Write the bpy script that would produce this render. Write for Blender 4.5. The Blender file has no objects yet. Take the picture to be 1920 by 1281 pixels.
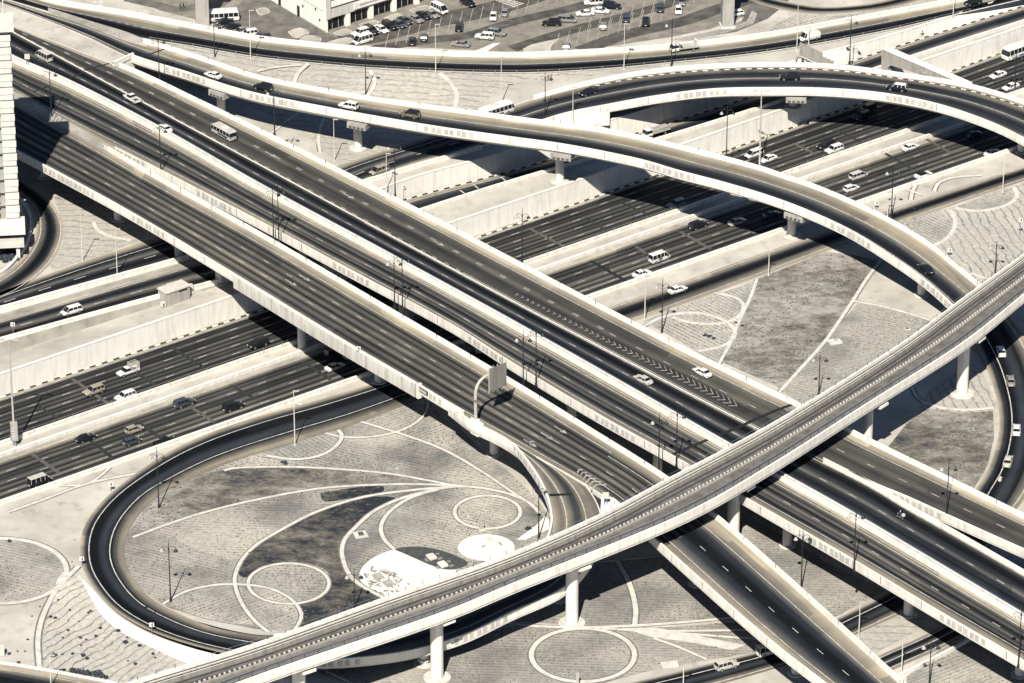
import bpy, bmesh, math, random
import numpy as np
from mathutils import Vector, Matrix
random.seed(7)
SC = bpy.context.scene
COL = SC.collection

# ------------------------------------------------------------------ camera
FPX, PITCH, HCAM = 8500.0, math.radians(27.3), 444.0
CF = Vector((0, math.cos(PITCH), -math.sin(PITCH)))
CU = Vector((0, math.sin(PITCH), math.cos(PITCH)))
CR = Vector((1, 0, 0))
CAM = Vector((0, 0, HCAM))
cd = bpy.data.cameras.new('camera')
cam = bpy.data.objects.new('camera', cd)
COL.objects.link(cam)
cam.location = CAM
cam.rotation_euler = (math.pi/2-PITCH, 0, 0)
cd.sensor_width = 36.0
cd.lens = 36.0*FPX/1920.0
cd.clip_start = 5
cd.clip_end = 9000
SC.camera = cam

def at(px, py, z=0.0):
    """point of the place at height z that the photo shows at (px, py)"""
    d = CF*FPX + CR*(px-960.0) + CU*(640.5-py)
    t = (z-HCAM)/d.z
    p = CAM + d*t
    return Vector((p.x, p.y, z))

def at3(t):
    return at(t[0], t[1], t[2] if len(t) > 2 else 0.0)

def ppm(p):
    d = (Vector(p)-CAM).dot(CF)
    return FPX/d

def vpm(p):
    v = Vector(p)-CAM
    return FPX/v.dot(CF)*math.cos(math.atan2(-v.z, math.hypot(v.x, v.y)))

# ------------------------------------------------------------------ object helpers
def link(o):
    COL.objects.link(o)
    return o

def tag(o, label=None, cat=None, group=None, kind=None):
    if label: o['label'] = label
    if cat: o['category'] = cat
    if group: o['group'] = group
    if kind: o['kind'] = kind
    return o

def empty(name, loc=(0, 0, 0), rz=0.0):
    o = bpy.data.objects.new(name, None)
    o.location = loc
    o.rotation_euler = (0, 0, rz)
    o.empty_display_size = 0.5
    return link(o)

class MB:
    """collects faces with uv and builds ONE mesh object"""
    def __init__(s):
        s.v, s.f, s.uv, s.mi = [], [], [], []
    def face(s, pts, uv=None, mi=0):
        b = len(s.v)
        s.v.extend([tuple(p) for p in pts])
        s.f.append(list(range(b, b+len(pts))))
        s.uv.append(uv if uv else [(p[0], p[1]) for p in pts])
        s.mi.append(mi)
    def box(s, c, sx, sy, sz, rz=0.0, mi=0, taper=1.0, tilt=None):
        """c = centre of the bottom"""
        cs, sn = math.cos(rz), math.sin(rz)
        P = []
        for k, zz in ((1.0, 0), (taper, sz)):
            for a, b in ((-1, -1), (1, -1), (1, 1), (-1, 1)):
                x, y = a*sx/2*k, b*sy/2*k
                P.append((c[0]+x*cs-y*sn, c[1]+x*sn+y*cs, c[2]+zz))
        for q in ((3, 2, 1, 0), (4, 5, 6, 7), (0, 1, 5, 4), (1, 2, 6, 5), (2, 3, 7, 6), (3, 0, 4, 7)):
            s.face([P[i] for i in q], mi=mi)
    def prism(s, poly, z0, z1, mi=0):
        n = len(poly)
        a = sum(poly[i][0]*poly[(i+1) % n][1]-poly[(i+1) % n][0]*poly[i][1] for i in range(n))
        if a < 0: poly = poly[::-1]
        s.face([(p[0], p[1], z1) for p in poly], mi=mi)
        s.face([(p[0], p[1], z0) for p in poly[::-1]], mi=mi)
        for i in range(n):
            p, q = poly[i], poly[(i+1) % n]
            s.face([(p[0], p[1], z0), (q[0], q[1], z0), (q[0], q[1], z1), (p[0], p[1], z1)], mi=mi)
    def tube(s, pts, radii, n=8, mi=0, cap=True):
        pts = [Vector(p) for p in pts]
        if not hasattr(radii, '__len__'): radii = [radii]*len(pts)
        rings = []
        for i, p in enumerate(pts):
            t = (pts[min(i+1, len(pts)-1)]-pts[max(i-1, 0)])
            t = t.normalized() if t.length > 1e-9 else Vector((0, 0, 1))
            u = t.cross(Vector((0, 0, 1)))
            if u.length < 1e-4: u = Vector((1, 0, 0))
            u.normalize()
            w = u.cross(t).normalized()
            rings.append([p+(u*math.cos(2*math.pi*k/n)+w*math.sin(2*math.pi*k/n))*radii[i] for k in range(n)])
        for a, b in zip(rings[:-1], rings[1:]):
            for k in range(n):
                s.face([a[(k+1) % n], a[k], b[k], b[(k+1) % n]], mi=mi)
        if cap:
            s.face(rings[0], mi=mi)
            s.face(rings[-1][::-1], mi=mi)
    def lathe(s, prof, c=(0, 0, 0), n=20, mi=0):
        rings = [[(c[0]+r*math.cos(2*math.pi*k/n), c[1]+r*math.sin(2*math.pi*k/n), c[2]+z) for k in range(n)] for r, z in prof]
        for a, b in zip(rings[:-1], rings[1:]):
            for k in range(n):
                s.face([a[k], a[(k+1) % n], b[(k+1) % n], b[k]], mi=mi)
        s.face(rings[0][::-1], mi=mi)
        s.face(rings[-1], mi=mi)
    def sweep(s, sections, closed=True, mi=0, caps=True):
        """sections: list of equal length point lists"""
        m = len(sections[0])
        for a, b in zip(sections[:-1], sections[1:]):
            for k in range(m if closed else m-1):
                s.face([a[k], a[(k+1) % m], b[(k+1) % m], b[k]], mi=mi)
        if caps and closed:
            s.face(sections[0][::-1], mi=mi)
            s.face(sections[-1], mi=mi)
    def ribbon(s, L, R, mi=0, u0=0.0):
        u = u0
        for i in range(len(L)-1):
            d = ((L[i+1]-L[i]).length+(R[i+1]-R[i]).length)/2
            s.face([R[i], R[i+1], L[i+1], L[i]], uv=[(u, 0), (u+d, 0), (u+d, 1), (u, 1)], mi=mi)
            u += d
        return u
    def build(s, name, mats, parent=None, smooth=False, loc=None, merge=True, recalc=True):
        me = bpy.data.meshes.new(name)
        me.from_pydata(s.v, [], s.f)
        uvl = me.uv_layers.new(name='UVMap')
        flat = [c for f in s.uv for p in f for c in p]
        uvl.data.foreach_set('uv', flat)
        if not isinstance(mats, (list, tuple)): mats = [mats]
        for m in mats: me.materials.append(m)
        me.polygons.foreach_set('material_index', s.mi)
        if merge:
            bm = bmesh.new(); bm.from_mesh(me)
            bmesh.ops.remove_doubles(bm, verts=bm.verts, dist=0.0005)
            if recalc: bmesh.ops.recalc_face_normals(bm, faces=bm.faces)
            bm.to_mesh(me); bm.free()
        if smooth:
            me.polygons.foreach_set('use_smooth', [True]*len(me.polygons))
            try: me.set_sharp_from_angle(angle=math.radians(38))
            except Exception: pass
        o = bpy.data.objects.new(name, me)
        if loc is not None: o.location = loc
        if parent is not None: o.parent = parent
        return link(o)

def smooth_line(P, n=None, step=4.0):
    """Catmull-Rom through P, then n points evenly along it"""
    P = [Vector(p) for p in P]
    if len(P) == 2:
        dense = [P[0].lerp(P[1], k/40) for k in range(41)]
    else:
        Q = [P[0]*2-P[1]]+P+[P[-1]*2-P[-2]]
        dense = []
        for i in range(1, len(Q)-2):
            p0, p1, p2, p3 = Q[i-1:i+3]
            d1 = max((p1-p0).length, 1e-4)**.5; d2 = max((p2-p1).length, 1e-4)**.5; d3 = max((p3-p2).length, 1e-4)**.5
            m1 = ((p1-p0)/d1-(p2-p0)/(d1+d2)+(p2-p1)/d2)*d2
            m2 = ((p2-p1)/d2-(p3-p1)/(d2+d3)+(p3-p2)/d3)*d2
            K = 14
            for k in range(K):
                t = k/K
                dense.append(p1*(2*t**3-3*t*t+1)+m1*(t**3-2*t*t+t)+p2*(-2*t**3+3*t*t)+m2*(t**3-t*t))
        dense.append(Q[-2])
    A = np.array([tuple(p) for p in dense])
    s = np.concatenate([[0], np.cumsum(np.linalg.norm(np.diff(A, axis=0), axis=1))])
    if n is None: n = max(2, int(s[-1]/step)+1)
    t = np.linspace(0, s[-1], n)
    B = np.stack([np.interp(t, s, A[:, k]) for k in range(3)], axis=1)
    return [Vector(b) for b in B]

def length(P):
    return sum((b-a).length for a, b in zip(P[:-1], P[1:]))

def offset_line(P, w):
    """shift a line sideways (left of travel positive)"""
    out = []
    for i, p in enumerate(P):
        t = P[min(i+1, len(P)-1)]-P[max(i-1, 0)]
        t.z = 0
        t.normalize()
        out.append(p+Vector((-t.y, t.x, 0))*w)
    return out

def lift(P, dz):
    return [p+Vector((0, 0, dz)) for p in P]

# ------------------------------------------------------------------ materials
def newmat(name):
    m = bpy.data.materials.new(name)
    m.use_nodes = True
    nt = m.node_tree
    b = nt.nodes['Principled BSDF']
    return m, nt, b

def N(nt, kind, **kw):
    n = nt.nodes.new(kind)
    for k, v in kw.items():
        if k in n.inputs.keys(): n.inputs[k].default_value = v
        else: setattr(n, k, v)
    return n

def ramp(nt, stops, interp='LINEAR'):
    r = nt.nodes.new('ShaderNodeValToRGB')
    cr = r.color_ramp
    cr.interpolation = interp
    stops = sorted(stops, key=lambda s: s[0])
    cr.elements[0].position = stops[0][0]
    cr.elements[0].color = (*stops[0][1], 1)
    cr.elements[1].position = stops[-1][0]
    cr.elements[1].color = (*stops[-1][1], 1)
    for p, c in stops[1:-1]:
        e = cr.elements.new(p)
        e.color = (*c, 1)
    return r

def pos_nodes(nt, rot=0.0, scale=(1, 1, 1)):
    g = nt.nodes.new('ShaderNodeNewGeometry')
    mp = nt.nodes.new('ShaderNodeMapping')
    mp.inputs['Rotation'].default_value = (0, 0, rot)
    mp.inputs['Scale'].default_value = scale
    nt.links.new(g.outputs['Position'], mp.inputs['Vector'])
    return mp.outputs['Vector']

def noise(nt, vec, scale, detail=4, rough=.55, dist=0.0):
    n = nt.nodes.new('ShaderNodeTexNoise')
    n.inputs['Scale'].default_value = scale
    n.inputs['Detail'].default_value = detail
    n.inputs['Roughness'].default_value = rough
    n.inputs['Distortion'].default_value = dist
    if vec is not None: nt.links.new(vec, n.inputs['Vector'])
    return n.outputs['Fac']

def mix(nt, a, b, fac, mode='MIX'):
    m = nt.nodes.new('ShaderNodeMix')
    m.data_type = 'RGBA'
    m.blend_type = mode
    for sock, val in ((m.inputs[6], a), (m.inputs[7], b)):
        if isinstance(val, tuple): sock.default_value = (*val, 1)
        else: nt.links.new(val, sock)
    if isinstance(fac, float): m.inputs[0].default_value = fac
    else: nt.links.new(fac, m.inputs[0])
    return m.outputs[2]

def maprange(nt, v, a, b, c=0.0, d=1.0):
    m = nt.nodes.new('ShaderNodeMapRange')
    m.inputs[1].default_value = a; m.inputs[2].default_value = b
    m.inputs[3].default_value = c; m.inputs[4].default_value = d
    nt.links.new(v, m.inputs[0])
    return m.outputs[0]

def math_(nt, op, a, b=0.0):
    m = nt.nodes.new('ShaderNodeMath')
    m.operation = op
    for i, v in ((0, a), (1, b)):
        if isinstance(v, (int, float)): m.inputs[i].default_value = v
        else: nt.links.new(v, m.inputs[i])
    return m.outputs[0]

def bump(nt, b, h, strength=.3, dist=.1):
    n = nt.nodes.new('ShaderNodeBump')
    n.inputs['Strength'].default_value = strength
    n.inputs['Distance'].default_value = dist
    nt.links.new(h, n.inputs['Height'])
    nt.links.new(n.outputs['Normal'], b.inputs['Normal'])

def two_tone(name, a, b_, scale, rough=.9, lo=.35, hi=.65, detail=5, fine=None, bumpy=0.0, stretch=(1, 1, 1), rot=0.0):
    m, nt, b = newmat(name)
    v = pos_nodes(nt, rot, stretch)
    n1 = noise(nt, v, scale, detail)
    c = mix(nt, a, b_, maprange(nt, n1, lo, hi))
    if fine:
        n2 = noise(nt, v, fine, 3)
        c = mix(nt, c, (.5, .5, .5), maprange(nt, n2, .3, .7, 0.0, .55), 'OVERLAY')
        n3 = noise(nt, v, fine*.3, 3)
        c = mix(nt, c, (0.1, .1, .1), maprange(nt, n3, .55, .8, 0.0, .35), 'MULTIPLY')
    nt.links.new(c, b.inputs['Base Color'])
    b.inputs['Roughness'].default_value = rough
    b.inputs['Specular IOR Level'].default_value = .2
    if bumpy: bump(nt, b, n1, bumpy, .3)
    return m

def plain(name, c, rough=.6, metal=0.0, spec=.4, var=.12, scale=1.3):
    m, nt, b = newmat(name)
    v = pos_nodes(nt)
    n1 = noise(nt, v, scale, 4)
    lo = tuple(x*(1-var) for x in c); hi = tuple(min(1, x*(1+var)) for x in c)
    nt.links.new(mix(nt, lo, hi, maprange(nt, n1, .3, .7)), b.inputs['Base Color'])
    b.inputs['Roughness'].default_value = rough
    b.inputs['Metallic'].default_value = metal
    b.inputs['Specular IOR Level'].default_value = spec
    return m

WARM = (1.0, .955, .875)
def g(v, w=1.0):
    return tuple(v*(1+(c-1)*w) for c in WARM)
def gs(v):
    return (v, v*.94, v*.835)
def cool(v):
    return (v*.82, v*.96, v*1.22)

M = {}
M['sand'] = two_tone('sand_ground', gs(.37), gs(.53), .09, fine=1.1, bumpy=.05)
M['sand_dark'] = two_tone('trodden_sand', gs(.27), gs(.44), .12, fine=1.4, bumpy=.05)
M['white_slope'] = two_tone('white_paved_slope', g(.68), g(.76), .3, lo=.3, hi=.7)
M['lens'] = two_tone('dark_gravel', (.05, .052, .056), (.085, .086, .088), 1.2, fine=3)
def lawn(name, dark, mid, pale, rot, bias):
    m, nt, b = newmat(name)
    v = pos_nodes(nt, rot, (.6, 1, 1))
    n1 = noise(nt, v, .055, 3)
    n2 = noise(nt, v, .35, 8, .72)
    n3 = noise(nt, v, 1.6, 4, .7)
    t = math_(nt, 'ADD', math_(nt, 'MULTIPLY', n1, 1.1), math_(nt, 'MULTIPLY', n2, 1.3))
    t = math_(nt, 'ADD', t, math_(nt, 'MULTIPLY', n3, .55))
    r = ramp(nt, [(0.0, dark), (.22, dark), (.5, mid), (.82, pale), (1, pale)])
    nt.links.new(maprange(nt, t, 1.02+bias, 1.95+bias), r.inputs[0])
    nt.links.new(r.outputs[0], b.inputs['Base Color'])
    b.inputs['Roughness'].default_value = .95
    b.inputs['Specular IOR Level'].default_value = .1
    return m
M['lawn'] = lawn('dry_lawn', cool(.030), (.12, .112, .098), g(.30), .5, .12)
M['lawn2'] = lawn('parched_lawn', cool(.045), (.16, .148, .125), g(.34), .3, -.10)
M['path'] = plain('pale_paving', g(.56), .8, var=.18, scale=.6)
M['edging'] = two_tone('dark_path_edging', (.11, .105, .095), (.22, .205, .175), .9, fine=2)
M['kerb'] = plain('kerb_stone', g(.60), .8, var=.14, scale=.7)
M['kerb_dark'] = plain('black_kerb_paint', cool(.025), .7)
M['kerb_white'] = plain('white_kerb_paint', g(.72), .7)
M['paint'] = plain('road_paint', g(.48), .7, var=.35, scale=.9)
M['paint_worn'] = plain('worn_road_paint', g(.32), .8, var=.4, scale=.9)
M['joint'] = plain('black_joint_seal', cool(.012), .8)
M['steel'] = plain('galvanised_steel', cool(.30), .45, .3)
M['grey_pole'] = plain('grey_painted_steel', g(.42), .5)
M['white_pole'] = plain('pale_painted_steel', g(.6), .5)
M['dark_pole'] = plain('dark_cast_iron', cool(.022), .5)
M['black'] = plain('black_plastic', cool(.015), .6)
M['rubber'] = plain('tyre_rubber', cool(.018), .85)
M['rim'] = plain('wheel_alloy', (.42, .42, .42), .35, .6)
M['lamp_glass'] = plain('frosted_lamp_glass', g(.38), .3)
M['headlight'] = plain('headlight_lens', (.75, .76, .78), .15)
M['taillight'] = plain('tail_lamp_lens', (.10, .06, .06), .25)
M['rail'] = plain('polished_rail', (.62, .62, .6), .3, .7)
M['ballast'] = two_tone('track_slab', g(.10), g(.17), .5, fine=2.2)
M['track_dark'] = two_tone('track_bed', g(.07), g(.13), .5, fine=2.2)
M['soil'] = plain('dug_earth', g(.24), .9, var=.4)
M['plant'] = plain('low_bed_plants', (.13, .126, .105), .9, var=.5, scale=1.5)
M['tuft'] = plain('dry_grass_tufts', (.13, .118, .09), .9, var=.6, scale=.7)
M['leaf'] = plain('shrub_leaf', cool(.055), .8, var=.6, scale=2.5)
M['skin'] = plain('skin', g(.32), .6)
M['cloth'] = plain('pale_cloth', g(.5), .9)
M['cloth_dark'] = plain('dark_cloth', cool(.035), .9)
m, nt, b = newmat('vehicle_glass')
b.inputs['Base Color'].default_value = (.012, .015, .02, 1)
b.inputs['Roughness'].default_value = .12
M['glass'] = m
m, nt, b = newmat('shop_glass')
b.inputs['Base Color'].default_value = (.008, .01, .013, 1)
b.inputs['Roughness'].default_value = .25
b.inputs['Specular IOR Level'].default_value = .25
M['shop_glass'] = m

def concrete(name, c, streak=.25, joint=0.0, stain=.2):
    m, nt, b = newmat(name)
    v = pos_nodes(nt, 0, (1, 1, .12))
    n1 = noise(nt, v, 1.1, 5)
    v2 = pos_nodes(nt)
    n2 = noise(nt, v2, .22, 5)
    col = mix(nt, tuple(x*(1-streak) for x in c), tuple(min(.9, x*1.06) for x in c), maprange(nt, n1, .28, .55))
    col = mix(nt, col, tuple(x*.55 for x in c), maprange(nt, n2, .56, .8, 0.0, stain))
    nt.links.new(col, b.inputs['Base Color'])
    b.inputs['Roughness'].default_value = .85
    b.inputs['Specular IOR Level'].default_value = .2
    return m
M['conc'] = concrete('white_parapet_concrete', g(.74), .2, stain=.42)
M['conc2'] = concrete('girder_concrete', g(.66), .2, stain=.35)
M['conc3'] = concrete('weathered_concrete', g(.36), .3, stain=.5)
M['sign_back'] = concrete('weathered_sign_back', g(.20), .3)
M['soffit'] = concrete('deck_underside_concrete', g(.30), .3)
M['wall'] = concrete('retaining_wall_concrete', g(.74), .14, stain=.3)
M['panel'] = plain('openwork_panel_concrete', g(.46), .9, var=.2, scale=.5)
M['stucco'] = concrete('white_stucco', g(.80), .06, stain=.12)
M['tan'] = concrete('tan_cladding', g(.52), .12, stain=.2)

# ground with drip lines / planted rows
def rows(name, base, dark, ang, period, wob=.6, dots=.5, amount=.75, patch=.35, width=.5, patchscale=.07):
    m, nt, b = newmat(name)
    v = pos_nodes(nt, ang)
    n_w = noise(nt, v, .12, 3)
    sep = nt.nodes.new('ShaderNodeSeparateXYZ')
    nt.links.new(v, sep.inputs[0])
    n_f = noise(nt, v, .45, 3, .65)
    y = math_(nt, 'ADD', math_(nt, 'ADD', sep.outputs[1], math_(nt, 'MULTIPLY', n_w, wob*6)), math_(nt, 'MULTIPLY', n_f, wob*2.6))
    s = math_(nt, 'SINE', math_(nt, 'MULTIPLY', y, 2*math.pi/period))
    line = maprange(nt, s, 1-2*width, 1-.4*width)
    dn = noise(nt, v, 1.5, 2)
    dot = maprange(nt, dn, .5-.2*dots, .5+.12)
    line = math_(nt, 'MULTIPLY', line, math_(nt, 'ADD', math_(nt, 'MULTIPLY', dot, dots), 1-dots))
    fade = maprange(nt, noise(nt, v, .05, 3), .3, .6, .45, 1.0)
    line = math_(nt, 'MULTIPLY', math_(nt, 'MULTIPLY', line, fade), amount)
    n1 = noise(nt, v, patchscale, 6)
    n2 = noise(nt, v, .9, 4)
    c = mix(nt, tuple(x*.80 for x in base), tuple(min(.85, x*1.14) for x in base), maprange(nt, n2, .3, .7))
    c = mix(nt, c, dark, maprange(nt, n1, .45, .68, 0.0, patch))
    n5 = noise(nt, v, .02, 4)
    c = mix(nt, c, (1.35, 1.33, 1.28), maprange(nt, n5, .5, .66, 0.0, .7), 'MULTIPLY')
    c = mix(nt, c, dark, line)
    nt.links.new(c, b.inputs['Base Color'])
    b.inputs['Roughness'].default_value = .95
    b.inputs['Specular IOR Level'].default_value = .1
    return m
M['bed'] = rows('planted_rows', gs(.37), cool(.055), .42, .95, .10, .7, .5, .85, patchscale=.045)
M['bed2'] = rows('planted_rows_b', gs(.39), cool(.06), -.62, .95, .10, .65, .42, .6)
M['bed3'] = rows('planted_rows_c', gs(.36), cool(.055), .06, .95, .08, .7, .42, .6, patchscale=.05)
M['bed4'] = rows('planted_rows_d', gs(.43), cool(.07), .85, 1.05, .10, .35, .55, .4)
M['drip'] = rows('sand_with_drip_lines', gs(.42), cool(.10), .08, 2.9, .75, .3, .6, .12, .09)
M['drip2'] = rows('sand_with_drip_lines_b', gs(.43), cool(.10), 1.35, 2.0, .55, .25, .7, .1, .13)
M['drip3'] = rows('sand_with_drip_lines_c', gs(.45), cool(.09), -.95, 2.0, .6, .2, .75, .1, .13)

def road(name, stops, streak=.35, speck=.25, rough=.75):
    """stops: colour across the road, 0 = near edge, 1 = far edge"""
    m, nt, b = newmat(name)
    uv = nt.nodes.new('ShaderNodeUVMap')
    sep = nt.nodes.new('ShaderNodeSeparateXYZ')
    nt.links.new(uv.outputs[0], sep.inputs[0])
    comb = nt.nodes.new('ShaderNodeCombineXYZ')
    nt.links.new(math_(nt, 'MULTIPLY', sep.outputs[0], .02), comb.inputs[0])
    nt.links.new(math_(nt, 'MULTIPLY', sep.outputs[1], 30.0), comb.inputs[1])
    n1 = noise(nt, comb.outputs[0], 1.0, 5, .6)
    wv = math_(nt, 'ADD', sep.outputs[1], math_(nt, 'MULTIPLY', math_(nt, 'SUBTRACT', n1, .5), .05))
    r = ramp(nt, stops)
    nt.links.new(wv, r.inputs[0])
    c = r.outputs[0]
    c = mix(nt, c, (.35, .35, .35), maprange(nt, n1, .3, .75, 0.0, streak), 'MULTIPLY')
    v = pos_nodes(nt)
    n2 = noise(nt, v, 2.2, 4, .7)
    c = mix(nt, c, (1.25, 1.22, 1.15), maprange(nt, n2, .45, .75, 0.0, speck), 'MULTIPLY')
    n3 = noise(nt, v, .11, 4)
    c = mix(nt, c, (1.6, 1.55, 1.42), maprange(nt, n3, .42, .72, 0.0, .6), 'MULTIPLY')
    comb2 = nt.nodes.new('ShaderNodeCombineXYZ')
    nt.links.new(math_(nt, 'MULTIPLY', sep.outputs[0], .035), comb2.inputs[0])
    nt.links.new(math_(nt, 'MULTIPLY', sep.outputs[1], 4.0), comb2.inputs[1])
    vo = nt.nodes.new('ShaderNodeTexVoronoi'); vo.distance = 'CHEBYCHEV'; vo.inputs['Scale'].default_value = 1.0
    nt.links.new(comb2.outputs[0], vo.inputs['Vector'])
    sv = nt.nodes.new('ShaderNodeSeparateColor'); nt.links.new(vo.outputs['Color'], sv.inputs[0])
    c = mix(nt, c, (.62, .63, .66), maprange(nt, sv.outputs[0], .62, .66, 0.0, .55), 'MULTIPLY')
    c = mix(nt, c, (1.5, 1.45, 1.35), maprange(nt, sv.outputs[1], .70, .74, 0.0, .5), 'MULTIPLY')
    nt.links.new(c, b.inputs['Base Color'])
    b.inputs['Roughness'].default_value = rough
    b.inputs['Specular IOR Level'].default_value = .06
    return m
AD, AM, AL, DU, DD = cool(.010), cool(.036), (.125, .12, .112), (.20, .18, .148), (.34, .305, .25)

def lane_stops(edges, light=AL, mid=AM, dark=AD, e0=DU, e1=DU, s0=.0, s1=1.0):
    """edges: fractions of the lane lines; dark oil bands run down the lane middles"""
    st = [(0.0, e0)]
    for a, b_ in zip(edges[:-1], edges[1:]):
        w = b_-a
        st += [(a+.03*w, light), (a+.27*w, dark), (a+.5*w, tuple(.35*x+.65*y for x, y in zip(light, mid))), (a+.74*w, dark)]
    st += [(edges[-1], light), (1.0, e1)]
    rnd = random.Random(int(edges[0]*1000)+len(edges)*7)
    st = [st[0]]+[(p+rnd.uniform(-.008, .008), tuple(x*f for x in c)) for (p, c), f in zip(st[1:-1], [rnd.uniform(.55, 1.35) for _ in st[1:-1]])]+[st[-1]]
    st.sort(key=lambda s: s[0])
    out, last = [], -1
    for p, c in st:
        if p <= last: p = last+.0015
        out.append((min(p, 1.0), c)); last = p
    return out[:32]
# ------------------------------------------------------------------ heights
ZS = -5.2      # sunken highway
ZM = 10.5      # deck of the main viaducts

def P(pts, z=None):
    return [at(p[0], p[1], (p[2] if len(p) > 2 else 0.0) if z is None else z) for p in pts]

def ext(Pts, a=0.0, b=0.0):
    """lengthen a line at both ends"""
    Pts = list(Pts)
    if a: Pts = [Pts[0]+(Pts[0]-Pts[1]).normalized()*a]+Pts
    if b: Pts = Pts+[Pts[-1]+(Pts[-1]-Pts[-2]).normalized()*b]
    return Pts

def zed(Pts, z):
    return [Vector((p.x, p.y, z)) for p in Pts]

# lines of the sunken highway (left to right in the photo)
NT = P([(-150, 992), (0, 940), (480, 772), (1105, 554), (1440, 437), (1602, 380), (1900, 277), (2080, 214)], 1.0)   # near parapet, top
W1 = P([(-150, 752), (0, 702), (447, 552), (960, 380), (1110, 330), (1440, 215), (1765, 102), (1890, 60), (2080, -8)], 0.0)  # far wall, top
MF = P([(-150, 887), (0, 835), (480, 670), (995, 492), (1310, 384), (1515, 312), (1730, 237), (2080, 116)], ZS)
MN = P([(-150, 917), (0, 865), (480, 700), (1020, 513), (1335, 403), (1610, 309), (2080, 148)], ZS)
KB = P([(-150, 797), (0, 746), (322, 639), (960, 424), (1157, 356), (1440, 256), (1782, 135), (1885, 97), (2080, 27)], ZS)
P2 = P([(-150, 677, 1.9), (8, 632, 1.8), (300, 552, 1.7), (405, 525, 1.5), (600, 458, 1.1), (790, 392, .8), (960, 338, .8), (1230, 260, .8), (1440, 195, .8), (1715, 103, .8), (1920, 38, .8), (2080, -14, .8)])
K2 = P([(-150, 642, .8), (0, 600, .8), (360, 495, .5), (600, 425, -2.0), (767, 373, -4.4), (960, 321, -4.6), (1190, 252, -4.8), (1440, 172, -4.4), (1600, 115, -3.4), (1700, 82, -2.9), (1920, 12, -2.2), (2080, -36, -2.2)])
T2 = P([(-150, 620), (0, 588), (333, 490), (600, 412), (740, 355), (850, 320), (925, 296), (1100, 240), (1240, 197), (1440, 131), (1552, 98), (1650, 73), (1920, -13), (2080, -65)], 0.0)
NT, W1, MF, MN, KB, P2, K2, T2 = [smooth_line(ext(l, 120, 120), 140) for l in (NT, W1, MF, MN, KB, P2, K2, T2)]

def photo_x(p):
    v = p-CAM
    return 960+FPX*v.x/v.dot(CF)
def edge_at(line, px):
    """index of the point of a line that shows at photo column px"""
    return min(range(len(line)), key=lambda i: abs(photo_x(line[i])-px))
# ------------------------------------------------------------------ ground
gm = MB()
lo = zed(NT, 0.0)
near = [Vector((p.x+120, p.y-1500, 0)) for p in lo]
gm.ribbon(lo, near, 0)
W1z = zed(W1, 0.0)
W1b = zed(W1, ZS-.02)
gm.ribbon(W1b, zed(NT, ZS-.02), 1)                 # floor of the sunken highway
gm.ribbon(zed(NT, ZS-.02), lo, 1)                  # bank under the near parapet
stripfar = [Vector((p.x, p.y, float(np.interp(photo_x(p), [0, 420], [-2.3, .02]))))-Vector((0, .3, 0)) for i, p in enumerate(P2)]
gm.ribbon(stripfar, W1z, 0)                        # sand strip above the far wall
P2f = [Vector((p.x, p.y, q.z)) for p, q in zip(P2, K2)]
gm.ribbon(lift(P2f, -.02), stripfar, 1)
gm.ribbon(lift(K2, -.02), lift(P2f, -.02), 1)
k2in = offset_line(K2, .9)
T2z = [Vector((b_.x, max(b_.y+.15, float(np.interp(b_.x, [q.x for q in T2], [q.y for q in T2]))), 0.0)) for b_ in k2in]
kk = edge_at(K2, 690)
gm.ribbon(T2z[:kk+1], lift(K2, -.02)[:kk+1], 1)
far = [Vector((p.x*1.5, p.y+4200, 0)) for p in T2z]
gm.ribbon(far, T2z, 0)
tag(gm.build('ground', [M['sand'], M['sand_dark']], merge=False), kind='structure')

def structure(name, bm, mats, **kw):
    return tag(bm.build(name, mats, **kw), kind='structure')

def flat(name, L, R, mat, z=None):
    bm = MB()
    bm.ribbon(L, R)
    return structure(name, bm, mat)

def stripe_mesh(bm, line, w, dash=None, gap=None, dz=.012):
    """a painted line of width w along a 3d line"""
    if dash is None:
        bm.ribbon(lift(offset_line(line, w/2), dz), lift(offset_line(line, -w/2), dz))
        return
    A = np.array([tuple(p) for p in line])
    s = np.concatenate([[0], np.cumsum(np.linalg.norm(np.diff(A, axis=0), axis=1))])
    t = 0.0
    while t+dash < s[-1]:
        q = [Vector([np.interp(t+dash*k/2, s, A[:, j]) for j in range(3)]) for k in range(3)]
        bm.ribbon(lift(offset_line(q, w/2), dz), lift(offset_line(q, -w/2), dz))
        t += dash+gap

def between(L, R, v):
    """line at fraction v from R (0) to L (1)"""
    return [r.lerp(l, v) for l, r in zip(L, R)]

# ------------------------------------------------------------------ sunken highway
nearwall = zed(NT, ZS)
st = lane_stops([.09, .255, .42, .585, .75, .89], e0=AM, e1=(.24, .21, .18))
st2 = [(.0, DU)]+lane_stops([.05, .24, .42, .60, .78, .94], e0=DU, e1=DD)[1:]
M['szr_n'] = road('highway_asphalt_near', lane_stops([.03, .185, .34, .50, .66, .82, .95], light=(.15, .145, .135), mid=(.05, .051, .054), dark=cool(.015), e0=AM, e1=DD))
M['szr_f'] = road('highway_asphalt_far', lane_stops([.05, .235, .42, .605, .79, .93], light=(.10, .098, .095), mid=(.03, .032, .036), e0=DU, e1=DD))
flat('highway_near_carriageway', zed(MN, ZS+.004), lift(nearwall, .004), M['szr_n'])
flat('highway_far_carriageway', zed(KB, ZS+.004), zed(MF, ZS+.004), M['szr_f'])
flat('highway_shoulder', zed(W1, ZS+.003), zed(KB, ZS+.0031), M['sand_dark'])
bm = MB()
nb, nt_ = lift(nearwall, .004), zed(MN, ZS+.004)
stripe_mesh(bm, between(nt_, nb, .985), .18)
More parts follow.
